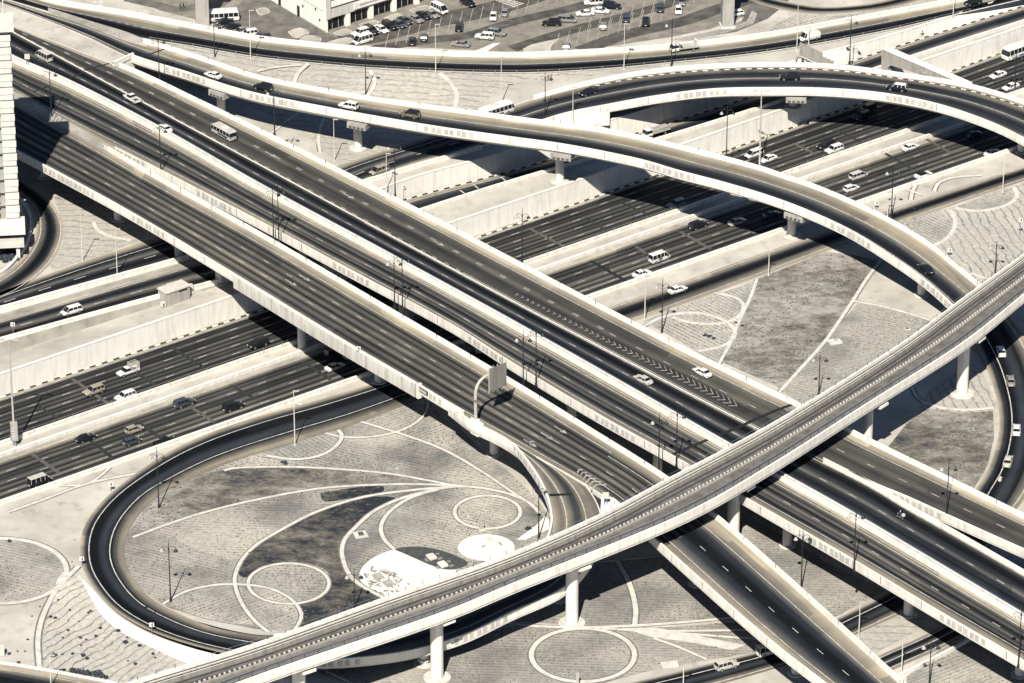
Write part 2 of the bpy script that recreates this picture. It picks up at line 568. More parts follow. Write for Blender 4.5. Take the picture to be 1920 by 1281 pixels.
for v in (.815, .66, .505, .345, .19): stripe_mesh(bm, between(nt_, nb, v), .15, 2.2, 5.6)
fb, ft = zed(MF, ZS+.004), zed(KB, ZS+.004)
for v in (.235, .42, .605, .79): stripe_mesh(bm, between(ft, fb, v), .15, 2.2, 6.4)
stripe_mesh(bm, between(ft, fb, .03), .25); stripe_mesh(bm, between(ft, fb, .95), .22)
structure('highway_lane_markings', bm, M['paint'])
# black joint strips and rubbed cross bands of the highway
def strip_between(bm, a, b_, w, dz=.016):
    stripe_mesh(bm, smooth_line([a, b_], 12), w, dz=dz)
bm = MB(); bm2 = MB(); bm3 = MB()
strip_between(bm, at(1107, 489, ZS), at(1174, 527, ZS), .9)
for a, b_ in (((322, 652), (402, 701)), ((258, 700), (307, 733)), ((136, 711), (210, 762)), ((72, 762), (124, 793)),
              ((992, 428), (1068, 468)), ((1098, 408), (1152, 442)), ((1165, 380), (1236, 412)), ((1490, 270), (1530, 290)), ((1568, 244), (1630, 274)),
              ((1660, 225), (1702, 244))):
    strip_between(bm2 if random.random() < .5 else bm3, at(*a, ZS), at(*b_, ZS), .8)
for a, b_ in (((250, 786), (306, 825)), ((164, 822), (215, 862)), ((58, 850), (110, 886)), ((345, 755), (402, 792)), ((432, 722), (478, 748)), ((568, 678), (620, 712)),
              ((1192, 462), (1210, 475)), ((1275, 434), (1332, 467)), ((1385, 420), (1415, 438)), ((1660, 288), (1712, 318)), ((1735, 260), (1780, 285))):
    strip_between(bm2 if random.random() < .4 else bm3, at(*a, ZS), at(*b_, ZS), .9)
structure('highway_joint_seal', bm, M['joint'])
M['band_dark'] = two_tone('dark_rubbed_band', cool(.018), (.045, .045, .044), 1.0, fine=3)
M['band_pale'] = two_tone('pale_rubbed_band', (.07, .068, .064), (.12, .115, .105), .8, fine=3)
structure('highway_dark_band', bm2, M['band_dark'])
structure('highway_pale_band', bm3, M['band_pale'])

# checkered kerbs
def checker(name, line, w=.30, h=.2, seg=1.5):
    bm = MB()
    A = np.array([tuple(p) for p in line])
    s = np.concatenate([[0], np.cumsum(np.linalg.norm(np.diff(A, axis=0), axis=1))])
    t, k = 0.0, 0
    while t+seg < s[-1]:
        a = Vector([np.interp(t, s, A[:, j]) for j in range(3)])
        b_ = Vector([np.interp(t+seg, s, A[:, j]) for j in range(3)])
        c = (a+b_)/2
        d = b_-a
        bm.box((c.x, c.y, c.z+.0), d.length-.02, w, h, math.atan2(d.y, d.x), mi=k % 2)
        t += seg; k += 1
    return structure(name, bm, [M['kerb_dark'], M['kerb_white']], merge=False)
checker('checkered_kerb', KB)
checker('checkered_kerb', lift(K2[kk:], .01), seg=1.5)

def wall(name, label, bottom, top, thick, mat, group=None, cat='wall', cope=.25):
    """upright wall: visible face from bottom line to top line, body behind it"""
    t = empty(name, bottom[len(bottom)//2])
    tag(t, label, cat, group)
    bm = MB()
    cp = MB()
    S, C = [], []
    for i, (b_, p) in enumerate(zip(bottom, top)):
        d = top[min(i+1, len(top)-1)]-top[max(i-1, 0)]
        d.z = 0; d.normalize()
        n = Vector((-d.y, d.x, 0))
        S.append([b_-Vector((0, 0, .4)), p-Vector((0, 0, cope)), p+n*thick-Vector((0, 0, cope)), b_+n*thick-Vector((0, 0, .4))])
        C.append([p-n*.06-Vector((0, 0, cope-.001)), p-n*.06, p+n*(thick+.06), p+n*(thick+.06)-Vector((0, 0, cope-.001))])
    bm.sweep(S); cp.sweep(C)
    o1 = bm.build('wall_face', mat); o2 = cp.build('coping', M['conc'])
    for o in (o1, o2):
        o.parent = t
        o.matrix_parent_inverse = Matrix.Translation(-t.location)
    return t
W1o = offset_line(W1, .15)
# vertical panel joints in the walls
def jointed(base, name, spacing):
    m = base.copy(); m.name = name
    return m
wall('retaining_wall', 'tall white retaining wall behind the checkered kerb of the wide highway', zed(W1, ZS), lift(W1z, .15), .5, M['wall'], 'concrete retaining walls')
wall('parapet_wall', 'low white parapet between the wide highway and the lower sand verge', zed(NT, -.1), zed(NT, 1.0), .45, M['conc'], 'low parapets along the roads')
p2b = stripfar
wall('retaining_wall', 'pale retaining wall between the two sand strips left of the wide viaduct', [Vector((p.x, p.y, q.z-.2)) for p, q in zip(P2, stripfar)][:edge_at(P2, 560)], P2[:edge_at(P2, 560)], .4, M['wall'], 'concrete retaining walls')
wall('parapet_wall', 'low parapet along the narrow sunken slip road right of the wide viaduct', [Vector((p.x, p.y, -.2)) for p in P2][edge_at(P2, 560):], P2[edge_at(P2, 560):], .45, M['conc'], 'low parapets along the roads')
wall('retaining_wall', 'white retaining wall rising behind the narrow sunken slip road', k2in[kk:], lift(T2z, .2)[kk:], .5, M['wall'], 'concrete retaining walls')

# median of the highway: two barriers, sand between, mesh fence
flat('median_sand', zed(offset_line(MF, -.5), ZS+.25), zed(offset_line(MN, .9), ZS+.25), M['sand'])
wall('median_barrier', 'taller white median barrier facing the highway lanes nearest the photographer', zed(offset_line(MF, -.9), ZS+.05), zed(offset_line(MF, -.9), ZS+1.25), .5, M['conc'], 'barriers in the highway median')
wall('median_barrier', 'lower white median barrier beside the white edge line', zed(offset_line(MN, 1.0), ZS+.05), zed(offset_line(MN, 1.0), ZS+.95), .5, M['conc'], 'barriers in the highway median')
fence = empty('median_fence', MF[70])
tag(fence, 'thin mesh fence with slender posts standing on the highway median', 'fence')
def child(o, t):
    o.parent = t
    o.matrix_parent_inverse = Matrix.Translation(-t.location)
    return o
def fence_on(t, line, spacing, h, mat, rails=(1.0,), r=.03, pr=.045):
    """posts as children sharing one mesh, rails as one child each"""
    pm = MB(); pm.tube([(0, 0, 0), (0, 0, h)], pr, 6)
    A = np.array([tuple(p) for p in line])
    s = np.concatenate([[0], np.cumsum(np.linalg.norm(np.diff(A, axis=0), axis=1))])
    proto = None
    n = min(99, int(s[-1]/spacing))
    for k in range(n+1):
        q = Vector([np.interp(k*s[-1]/n, s, A[:, j]) for j in range(3)])
        if proto is None:
            proto = pm.build('fence_post', mat); o = proto
        else:
            o = link(proto.copy())
        o.parent = t
        o.location = q-t.location
    for rz in rails:
        rm = MB(); rm.tube(lift(line, h*rz-.02), r, 5)
        child(rm.build('fence_rail', mat), t)
fl = zed(offset_line(MF, -1.15), ZS+1.24)
fence_on(fence, fl[12:-12], 4.0, .95, M['grey_pole'], (1.0, .5), .018, .03)

# ------------------------------------------------------------------ narrow slip road and the roads beyond (left)
M['slip'] = road('slip_road_asphalt', [(0, AM), (.12, AM), (.3, AD), (.5, AL), (.62, AM), (.72, AD), (.84, AM), (.95, DU), (1, DD)])
flat('slip_road', lift(offset_line(K2, -.4), .004), lift(offset_line(P2f, .45), .004), M['slip'])
bm = MB()
a, b_ = offset_line(K2, -.4), offset_line(P2f, .45)
stripe_mesh(bm, between(a, b_, .92), .18)
stripe_mesh(bm, between(a, b_, .5)[:70], .2, 3, 6)
for px in ((888, 347, 897, 354), (862, 357, 871, 363), (940, 333, 948, 339), (1715, 92, 1731, 101), (1735, 85, 1751, 94)):
    strip_between(bm, at(px[0], px[1], -3.6 if px[0] > 1500 else -4.5), at(px[2], px[3], -3.6 if px[0] > 1500 else -4.5), .35, .05)
structure('slip_road_markings', bm, M['paint'])

# far parapet of the slip road on the left and road beyond it
vp = P([(-150, 615, 1.6), (0, 576, 1.6), (155, 533, 1.6), (333, 484, 1.5), (420, 458, 1.5), (560, 415, 1.4)])
vp = smooth_line(vp, 40)
wall('parapet_wall', 'white parapet between the two parallel roads left of the wide viaduct', zed(vp, .0), vp, .5, M['conc'], 'low parapets along the roads')
# ------------------------------------------------------------------ at-grade roads
def grade_road(name, Lp, Rp, mat, lines=(), n=None, dz=.10, kerbs=False):
    """Lp, Rp: pixel lines (px, py[, z]); returns (L, R)"""
    L0, R0 = P(Lp), P(Rp)
    n = n or max(16, int(max(length(L0), length(R0))/3))
    L, R = lift(smooth_line(L0, n), dz), lift(smooth_line(R0, n), dz)
    bm = MB()
    bm.ribbon(L, R)
    structure(name, bm, mat, merge=False)
    if lines:
        bm = MB()
        for ln in lines:
            stripe_mesh(bm, between(L, R, ln[0]), ln[1], *(ln[2:4] if len(ln) > 2 else ()))
        structure(name+'_markings', bm, M['paint'])
    if kerbs:
        bm = MB()
        for E, s in ((L, 1), (R, -1)):
            o = offset_line(E, .18*s)
            S = []
            for i, p in enumerate(o):
                d = o[min(i+1, n-1)]-o[max(i-1, 0)]; d.z = 0; d.normalize()
                q = Vector((-d.y, d.x, 0))*.16
                S.append([p-q-Vector((0, 0, .1)), p+q-Vector((0, 0, .1)), p+q+Vector((0, 0, .12)), p-q+Vector((0, 0, .12))])
            bm.sweep(S)
        structure(name+'_kerb', bm, M['kerb'])
    return L, R

M['r_two'] = road('two_lane_asphalt', [(0, DU), (.12, DU), (.2, AM), (.32, AD), (.46, AM), (.52, AL), (.62, AM), (.72, AD), (.82, AM), (.9, DU), (1, DD)])
M['r_loop'] = road('loop_road_asphalt', [(0, DU), (.1, DU), (.16, AL), (.3, AD), (.42, AM), (.5, AM), (.62, AD), (.78, cool(.008)), (.88, AM), (.94, DU), (1, DD)], streak=.3)
M['r_one'] = road('one_lane_asphalt', [(0, DD), (.16, DU), (.28, AL), (.45, AD), (.6, cool(.008)), (.72, AM), (.82, DU), (1, DD)])
# left: road beyond the slip road; passes under the viaducts and carries on as the ramp road
R2L = [(-120, 600), (0, 549), (155, 492), (292, 447), (420, 405), (540, 352), (640, 310), (735, 279), (825, 250), (900, 226), (950, 210)]
R2R = [(-120, 626), (0, 585), (155, 540), (333, 491), (460, 452), (570, 398), (680, 345), (755, 317), (872, 284), (960, 258), (1020, 238)]
grade_road('service_road', R2L, R2R, M['r_two'], ((.74, .2), (.08, .2), (.42, .2, 3, 6)))
# parapet of that road right of the viaduct
kp = smooth_line(P([(640, 352, 1.0), (755, 316, 1.0), (870, 283, 1.0), (905, 273, 1.0)]), 30)
wall('parapet_wall', 'white parapet between the van road and the sand bank above the narrow sunken slip road', zed(kp, -.1), kp, .5, M['conc'], 'low parapets along the roads')
# ring road round the tower at the left
grade_road('ring_road', [(25, 325), (48, 343), (70, 358), (92, 377), (110, 402), (118, 430), (112, 462), (94, 495), (65, 522), (25, 549), (-20, 566), (-80, 588)],
           [(25, 358), (38, 368), (52, 380), (63, 395), (68, 412), (66, 438), (56, 464), (36, 490), (10, 513), (-30, 535), (-70, 552), (-110, 566)],
           M['r_one'], ((.93, .2), (.2, .2)))
rp = smooth_line(P([(42, 378, .9), (52, 395, .9), (56, 412, .9), (55, 430, .9), (47, 455, .9), (30, 480, .9), (8, 503, .9), (-30, 524, .9)]), 30)
wall('parapet_wall', 'curved white parapet round the foot of the tower block', zed(rp, -.1), rp, .5, M['conc'], 'low parapets along the roads')
# side road right of the near parapet (upper right) which goes under the viaducts and becomes the loop road
S5L = [(900, 652), (1040, 612), (1150, 574), (1300, 522), (1440, 472), (1672, 393), (1865, 330), (1920, 312), (2060, 264)]
S5R = [(915, 696), (1060, 650), (1192, 602), (1310, 560), (1440, 513), (1680, 422), (1865, 358), (1930, 336), (2060, 292)]
LI = [(515, 1194, 2.4), (480, 1192, 2.0), (400, 1177, 1.5), (325, 1147, 1.0), (282, 1122, .5), (250, 1085, .1), (234, 1047), (234, 1022), (245, 990), (267, 958), (300, 927), (350, 902), (430, 868), (560, 828), (675, 792), (760, 760), (915, 696)]
LO = [(470, 1236, 2.4), (422, 1226, 2.0), (350, 1208, 1.5), (275, 1181, 1.0), (212, 1143, .5), (175, 1102, .1), (155, 1066), (150, 1027), (157, 990), (178, 956), (215, 919), (300, 858), (380, 818), (480, 783), (600, 750), (740, 707), (900, 652)]
grade_road('loop_road', LO, LI, M['r_loop'], ((.80, .22), (.33, .22)))
grade_road('side_road', S5L, S5R, M['r_one'], ((.92, .2), (.14, .2)))
# right loop road with the white cars, passing under the viaducts and returning at the bottom
RLl = [(1785, 575, 3.6), (1825, 640, 1.4), (1850, 690, .3), (1865, 735), (1872, 765), (1874, 800), (1866, 845), (1850, 887), (1828, 920), (1790, 990), (1740, 1055), (1672, 1108), (1575, 1158), (1500, 1196), (1425, 1222), (1327, 1246), (1210, 1275), (1090, 1300)]
RLr = [(1850, 552, 3.6), (1900, 605, 1.4), (1928, 650, .3), (1946, 700), (1956, 760), (1958, 810), (1950, 870), (1928, 925), (1890, 975), (1850, 1035), (1780, 1100), (1700, 1146), (1595, 1195), (1520, 1232), (1440, 1258), (1340, 1286), (1230, 1312), (1110, 1340)]
grade_road('loop_road', RLl, RLr, M['r_loop'], ((.72, .22), (.1, .22)))
M2L = [(1500, 1300), (1580, 1262), (1647, 1230), (1750, 1183), (1850, 1120), (1930, 1060)]
M2R = [(1560, 1310), (1620, 1284), (1672, 1258), (1790, 1204), (1880, 1150), (1980, 1080)]
grade_road('service_road', M2L, M2R, M['r_two'], ((.85, .2), (.15, .2), (.5, .2)))
kp = smooth_line(P([(1660, 1278, .8), (1690, 1264, .8), (1785, 1216, .8), (1830, 1190, .8)]), 20)
wall('parapet_wall', 'short pale kerb wall beside the lowest road at the bottom right', zed(kp, -.1), kp, .4, M['conc'], 'low parapets along the roads')
grade_road('corner_road', [(-60, 1243), (0, 1247), (95, 1262), (175, 1276), (260, 1300)], [(-60, 1300), (0, 1308), (95, 1330), (175, 1350), (230, 1370)], M['r_one'], ((.86, .2),))
kp = smooth_line(P([(-60, 1238, .4), (0, 1243, .4), (95, 1258, .4), (230, 1284, .4)]), 20)
wall('kerb_wall', 'low pale kerb wall beside the dark road in the bottom left corner', zed(kp, -.1), kp, .5, M['conc3'])
# ring road at the top right edge
grade_road('ring_road', [(1400, -30), (1440, -5), (1500, 8), (1540, 14), (1620, 9), (1690, -6), (1760, -30)], [(1370, -15), (1435, 12), (1490, 23), (1545, 26), (1640, 20), (1720, 2), (1790, -25)], M['r_one'])

# top road F: on an embankment at the left, at grade further right
FF = [(-60, -51, 10.5), (90, 5, 9.6), (225, 29, 8.6), (367, 56, 6.4), (480, 77, 4.0), (600, 91, 2.4), (720, 101, 1.4), (960, 109, 0.5), (1110, 103, 0.2), (1255, 93, 0.1), (1440, 71, 0.1), (1590, 44, 0.1), (1742, 16, 0.1), (1920, -19, 0.1), (2100, -61, 0.1)]
FN = [(-90, -30, 10.5), (72, 17, 10.4), (180, 50, 9.8), (245, 68, 8.6), (360, 87, 6.4), (480, 107, 4.0), (600, 120, 2.4), (720, 129, 1.4), (960, 137, .5), (1110, 131, .2), (1255, 118, .1), (1440, 97, .1), (1660, 58, .1), (1790, 28, .1), (1920, -2, .1), (2100, -45, .1)]
M['r_top'] = road('top_road_asphalt', [(0, DD), (.04, AM), (.2, cool(.009)), (.4, AD), (.5, AM), (.56, AL), (.64, DU), (.8, DU), (.9, DD), (1, g(.34))])
FL_, FR_ = grade_road('top_road', FF, FN, M['r_top'], ((.56, .2),), n=150)
fw = [p+Vector((0, .3, -.04)) for p in FL_]
wall('parapet_wall', 'long curved white parapet along the far side of the top road below the car park', lift(fw, -2.5), lift(fw, 1.15), .6, M['conc'], 'low parapets along the roads')
# sand slope between the top road and the curved viaduct
slope_b = smooth_line(P([(60, 40, 10.3), (180, 62, 9.7), (262, 84, 8.6), (360, 122, 5.5), (480, 165, 2.4), (600, 205, .6), (720, 225, .05), (860, 215, .02), (960, 160, .02), (1110, 142, .02), (1255, 126, .02)]), 80)
slope_t = smooth_line(P([(72, 17, 10.35), (180, 50, 9.75), (245, 68, 8.55), (360, 87, 6.35), (480, 107, 3.95), (600, 120, 2.35), (720, 129, 1.35), (960, 137, .45), (1110, 131, .15), (1255, 118, .05)]), 80)
flat('sand_slope', slope_t, slope_b, M['drip'])
fr = empty('guard_fence', FR_[70])
tag(fr, 'thin guard fence with short posts along the near edge of the top road', 'fence')
fence_on(fr, lift(offset_line(FR_, -.5), -.1)[28:128], 5.2, .95, M['grey_pole'], (1.0,), .025, .05)
bm = MB(); kl = lift(offset_line(FR_, -.15), -.02)
stripe_mesh(bm, kl, .45, dz=.03); structure('top_road_kerb', bm, M['kerb'])

# ------------------------------------------------------------------ viaducts
def viaduct(name, label, near_px, far_px, mat, n, near_par=((0, 1),), far_par=((0, 1),), lines=(), face=1.35, depth=2.3, group='road viaducts of the interchange'):
    npt = smooth_line([at(p[0], p[1], p[2]+1.0) for p in near_px], n)
    fpt = smooth_line([at(p[0], p[1], p[2]+1.0) for p in far_px], n)
    npt, fpt = lift(npt, -1.0), lift(fpt, -1.0)
    t = empty(name, (npt[n//2]+fpt[n//2])/2)
    tag(t, label, 'viaduct', group)
    def sec(i, prof):
        a = fpt[i]-npt[i]
        dz = a.z; a.z = 0
        W = a.length; a.normalize()
        out = []
        for off, z in prof(W):
            p = npt[i]+a*off
            p.z = npt[i].z+dz*off/W+z
            out.append(p)
        return out
    def sweep(nm, prof, m, rng=(0, 1), sm=False):
        bm = MB()
        i0, i1 = [edge_at(fpt if 'F' in nm else npt, v) if v > 1 else int(round(v*(n-1))) for v in rng]
        nm = nm.replace('F', '')
        bm.sweep([sec(i, prof) for i in range(i0, i1+1)])
        return child(bm.build(nm, m), t)
    sweep('deck', lambda W: [(.02, -.02), (W-.02, -.02), (W-.02, -face+.3), (W*.84, -depth), (W*.16, -depth), (.02, -face+.3)], M['conc2'])
    for r in near_par:
        sweep('parapet', lambda W: [(-.06, 1.0), (.36, 1.0), (.5, .0), (.5, -.01), (.0, -.01), (-.06, -.62)], M['conc'], r)
    for r in far_par:
        sweep('parapetF', lambda W: [(W+.06, 1.0), (W-.36, 1.0), (W-.52, .0), (W-.52, -.01), (W, -.01), (W+.06, -.62)], M['conc'], r)
    bm = MB()
    L = [sec(i, lambda W: [(W-.3, .004)])[0] for i in range(n)]
    R = [sec(i, lambda W: [(.3, .004)])[0] for i in range(n)]
    parts = mat if isinstance(mat, list) else [(0, 1, mat)]
    for a0, a1, mm in parts:
        bm = MB()
        i0, i1 = [edge_at(npt, v) if v > 1 else int(v*(n-1)) for v in (a0, a1)]
        bm.ribbon(L[i0:i1+1], R[i0:i1+1])
        child(bm.build('road_surface', mm, merge=False), t)
    if lines:
        bm = MB()
        for ln in lines:
            i0, i1 = (int(ln[4]*(n-1)), int(ln[5]*(n-1))) if len(ln) > 4 else (0, n-1)
            ll = between(L, R, ln[0]) if not callable(ln[0]) else [R[i].lerp(L[i], ln[0](i/(n-1))) for i in range(n)]
            stripe_mesh(bm, ll[i0:i1+1], ln[1], *(ln[2:4] if len(ln) > 2 and ln[2] else ()))
        child(bm.build('lane_markings', M['paint']), t)
    return t, npt, fpt

PM_ = {}
def panels(t, line, pxs, z0=-.48, hgt=1.15, count=8, side=1):
    """groups of openwork panels on the outer face of a parapet"""
    for px in pxs:
        i = edge_at(line, px)
        d = line[min(i+1, len(line)-1)]-line[max(i-1, 0)]; d.normalize()
        nrm = Vector((d.y, -d.x, 0))*side
        A = np.array([tuple(p) for p in line])
        s = np.concatenate([[0], np.cumsum(np.linalg.norm(np.diff(A, axis=0), axis=1))])
        for k in range(count):
            u = s[i]+(k-(count-1)/2)*1.55+(.12 if k % 2 else -.12)
            q = Vector([np.interp(u, s, A[:, j]) for j in range(3)])
            c = q+nrm*.06
            if 'p' not in PM_:
                bm = MB(); bm.box((0, 0, 0), .98, .10, hgt); PM_['p'] = bm.build('openwork_panel', M['panel']); o = PM_['p']
            else: o = link(PM_['p'].copy())
            o.parent = t; o.location = Vector((c.x, c.y, c.z+z0))-t.location; o.rotation_euler = (0, 0, math.atan2(d.y, d.x))

DN = [(-40, -16, 10.5), (60, 21, 10.5), (160, 62, 10.5), (245, 102, 10.5), (350, 135, 10.5), (425, 160, 10.5), (480, 175, 10.6), (580, 195, 10.8), (715, 220, 11), (830, 239, 11.2), (960, 257, 11.5), (1060, 271, 11.6), (1200, 299, 11.6), (1272, 320, 11.5), (1360, 343, 11.3), (1440, 367, 11), (1515, 395, 10.4), (1590, 430, 9.6), (1665, 476, 8.5), (1728, 520, 7.0), (1780, 566, 5.0), (1808, 600, 3.6)]
DF = [(0, -12, 10.5), (110, 22, 10.5), (195, 46, 10.5), (269, 72, 10.5), (325, 88, 10.5), (410, 116, 10.5), (480, 139, 10.6), (605, 165, 10.8), (730, 186, 11), (850, 202, 11.2), (960, 217, 11.5), (1160, 245, 11.6), (1310, 280, 11.4), (1430, 312, 11), (1465, 324, 10.8), (1527, 345, 10.2), (1590, 371, 9.6), (1665, 407, 8.5), (1740, 452, 7.0), (1790, 492, 5.6), (1838, 532, 4.2), (1868, 560, 3.6)]
M['r_D'] = road('curved_viaduct_asphalt', [(0, DU), (.06, AL), (.14, AM), (.28, cool(.014)), (.42, AM), (.55, AL), (.62, DU), (.75, DU), (.92, DD), (1, DD)])
tD, Dn, Df = viaduct('road_viaduct', 'long curved single-lane viaduct sweeping from top left over the sunken highway to the rail bridge', DN, DF, M['r_D'], 170,
                     near_par=((246, 1),), far_par=((270, 1),), lines=((.60, .2), (.14, .2)))
panels(tD, Dn, (345, 511, 848, 1246, 1600, 1757))
EN = [(900, 268, .3), (985, 236, 1.2), (1060, 212, 2.4), (1145, 195, 4.0), (1235, 179, 5.6), (1335, 167, 6.6), (1440, 164.5, 7.2), (1552, 166, 7.5), (1665, 176, 7.6), (1765, 197, 7.5), (1865, 232, 7.2), (1920, 259, 7.0), (1975, 289, 6.8), (2050, 335, 6.5)]
EF = [(890, 216, .3), (992, 181, 1.2), (1060, 162, 2.4), (1110, 150, 3.4), (1180, 136, 4.8), (1260, 125, 6.0), (1350, 119, 6.8), (1440, 116.5, 7.2), (1565, 120, 7.5), (1690, 136, 7.6), (1815, 156, 7.5), (1920, 187, 7.2), (1990, 215, 7.0), (2090, 265, 6.5)]
M['r_E'] = road('ramp_viaduct_asphalt', [(0, DU), (.08, AL), (.2, AM), (.32, cool(.018)), (.42, AM), (.5, AL), (.58, AM), (.72, cool(.018)), (.84, AL), (.93, DU), (1, DD)])
tE, En, Ef = viaduct('road_viaduct', 'arched two-lane ramp viaduct at the top right with a checkered kerb and dark off-road cars', EN, EF, M['r_E'], 120,
                     near_par=((.08, 1),), far_par=((.10, 1),), lines=((.10, .2), (.52, .18)), depth=2.4)
panels(tE, En, (1318, 1705))
o = checker('checkered_kerb', [lf.lerp(ln, .115)+Vector((0, 0, .012)) for lf, ln in zip(Ef, En)][22:], .2, .12, 1.3)
del o['kind']; child(o, tE)
# solid ramp wall under the low part of E
ew = En[edge_at(En, 990):edge_at(En, 1158)]
wall('ramp_wall', 'plain white side wall under the foot of the arched ramp viaduct', [Vector((p.x, p.y-.05, -.1)) for p in ew], lift(ew, -.02), .6, M['wall'])

# main viaduct, three decks
AN = [(-60, 235, ZM), (100, 319, ZM), (250, 401, ZM), (435, 512, ZM), (645, 640, ZM), (777, 717, ZM), (840, 755, ZM), (1000, 845, ZM), (1145, 932, ZM), (1237, 1018, 10.2), (1440, 1198, 9.6), (1557, 1289, 9.2), (1700, 1400, 8.8)]
AF = [(-20, 146, ZM), (100, 217, ZM), (193, 269, ZM), (300, 331, ZM), (480, 430, ZM), (737, 580, ZM), (960, 711, ZM), (1100, 797, ZM), (1252, 893, ZM), (1342, 962, 10.2), (1440, 1046, 9.6), (1565, 1158, 9.2), (1690, 1272, 8.8), (1800, 1370, 8.5)]
M['r_A'] = road('near_deck_asphalt', [(0, DU), (.06, DU)]+lane_stops([.085, .35, .61, .86], light=(.175, .163, .143), mid=(.06, .06, .06), dark=cool(.018), e0=DU, e1=DD)[1:-1]+[(.885, DU), (1, DD)], streak=.3)
M['r_A2'] = road('branch_deck_asphalt', [(0, DD), (.15, DU), (.2, AL), (.32, AM), (.44, cool(.010)), (.56, cool(.010)), (.68, AM), (.74, AL), (.8, DU), (1, DD)], streak=.3)
tA, An, Af = viaduct('road_viaduct', 'nearest deck of the wide viaduct with a curved sign gantry and noise barrier', AN, AF, [(0, 1235, M['r_A']), (1235, 1, M['r_A2'])], 150,
                     near_par=((0, .548), (.69, 1)), far_par=((.14, 1),),
                     lines=((.08, .16, None, None, 0, .66), (.35, .14, 2.1, 6.3, 0, .62), (.61, .14, 2.1, 6.3, 0, .62), (.865, .16, None, None, 0, .66), (.17, .17, None, None, .66, 1), (.46, .15, 2.1, 6.3, .62, 1), (.77, .17, None, None, .66, 1)))
BN = [(0, 158, ZM), (100, 215, ZM), (195, 265, ZM), (300, 318, ZM), (480, 411, ZM), (655, 505, ZM), (855, 613, ZM), (960, 680, ZM), (1120, 776, ZM), (1292, 872, ZM), (1455, 966, ZM), (1600, 1050, ZM), (1760, 1146, ZM), (1920, 1240, ZM), (2080, 1336, ZM)]
BM1 = [(-60, 62, ZM), (19, 107, ZM), (118, 150, ZM), (295, 241, ZM), (480, 346, ZM), (720, 475, ZM), (960, 606, ZM), (1190, 736, ZM), (1367, 837, ZM), (1582, 957, ZM), (1750, 1056, ZM), (1920, 1157, ZM), (2100, 1263, ZM)]
BM2 = [(p[0]+3, p[1]-3.5, p[2]) for p in BM1]
BF = [(-40, 17, ZM), (60, 55, ZM), (140, 85, ZM), (258, 131, ZM), (370, 184, ZM), (480, 237, ZM), (645, 320, ZM), (800, 399, ZM), (960, 483, ZM), (1262, 640, ZM), (1440, 727, ZM), (1530, 770, ZM), (1640, 826, ZM), (1760, 884, ZM), (1905, 955, ZM), (2100, 1050, ZM)]
M['r_B1'] = road('middle_deck_asphalt', [(0, DD), (.15, DU), (.21, (.15, .139, .12)), (.28, AM), (.34, AD), (.40, (.10, .095, .087)), (.45, AM), (.5, (.14, .13, .115)), (.57, AM), (.64, AD), (.70, (.095, .09, .082)), (.77, AM), (.84, (.15, .139, .12)), (.9, DU), (1, DD)], streak=.35)
tB, Bn, Bm1 = viaduct('road_viaduct', 'middle deck of the wide viaduct between the dark slot and the grey median rail', BN, BM1, M['r_B1'], 150,
                      near_par=((.125, 1),), far_par=((0, 1),), lines=((lambda u: .2+.12*max(0, u-.6)/.4, .16), (lambda u: .51+.07*max(0, u-.6)/.4, .14, 2.1, 6.3), (.86, .16), (.93, .12)))
panels(tB, Bn, (245, 400, 655, 905, 1150, 1560, 1800))
panels(tA, An, (112, 150, 275, 800))
GL = [(-30, 24, ZM), (100, 94, ZM), (258, 179, ZM), (480, 298, ZM), (660, 395, ZM), (960, 556, ZM), (1115, 637, ZM), (1372, 771, ZM), (1637, 905, ZM)]
CN1 = GL+[(1700, 943, ZM), (1777, 986, ZM), (1920, 1068, ZM), (2100, 1172, ZM)]
CN2 = GL+[(1700, 931, ZM), (1775, 965, ZM), (1920, 1030, ZM), (2100, 1108, ZM)]
M['r_B2'] = road('far_deck_inner_asphalt', [(0, DU), (.06, AL), (.16, AM), (.30, cool(.010)), (.45, AM), (.5, AL), (.6, AM), (.74, cool(.008)), (.86, cool(.012)), (.95, (.06, .059, .058)), (1, (.085, .082, .077))], streak=.4)
M['r_B3'] = road('far_deck_outer_asphalt', [(0, (.085, .082, .077)), (.08, (.07, .068, .065)), (.2, (.05, .05, .05)), (.34, (.032, .033, .036)), (.46, (.095, .091, .084)), (.58, (.05, .05, .05)), (.70, (.065, .064, .061)), (.79, (.09, .086, .08)), (.82, DU), (.9, DD), (1, DD)], streak=.45, speck=.55)
tC, Bm2, Gl1 = viaduct('road_viaduct', 'deck of the wide viaduct just above the grey median rail, left of the chevron strip', BM2, CN1, M['r_B2'], 150,
                      near_par=((0, 1),), far_par=((.80, 1),), lines=((.10, .16), (.52, .14, 2.1, 6.3), (.965, .16, None, None, .40, 1)))
tC2, Gl2, Bf = viaduct('road_viaduct', 'farthest deck of the wide viaduct carrying the small bus and edged by the sand gardens', CN2, BF, M['r_B3'], 150,
                      near_par=((.80, 1),), far_par=((219, 1),), lines=((.03, .14, 1.6, 2.4, 0, .5), (.03, .15, None, None, .5, 1), (.47, .12, 1.9, 6.0, 0, .62), (.51, .12, 1.9, 6.0, 0, .62), (.47, .15, 2.1, 6.3, .62, 1), (.80, .17)))
panels(tC2, Gl2, (1720, ))
# grey rail along the median slot
def along(line, mat, name, prof, par):
    bm = MB()
    S = []
    for i, p in enumerate(line):
        d = line[min(i+1, len(line)-1)]-line[max(i-1, 0)]; d.z = 0; d.normalize()
        q = Vector((-d.y, d.x, 0))
        S.append([p+q*a+Vector((0, 0, z)) for a, z in prof])
    bm.sweep(S)
    return child(bm.build(name, mat), par)
along(offset_line(Bm2, .5), M['steel'], 'median_rail', [(0, .02), (0, .7), (.15, .72), (.85, .35), (.9, .02)], tC)
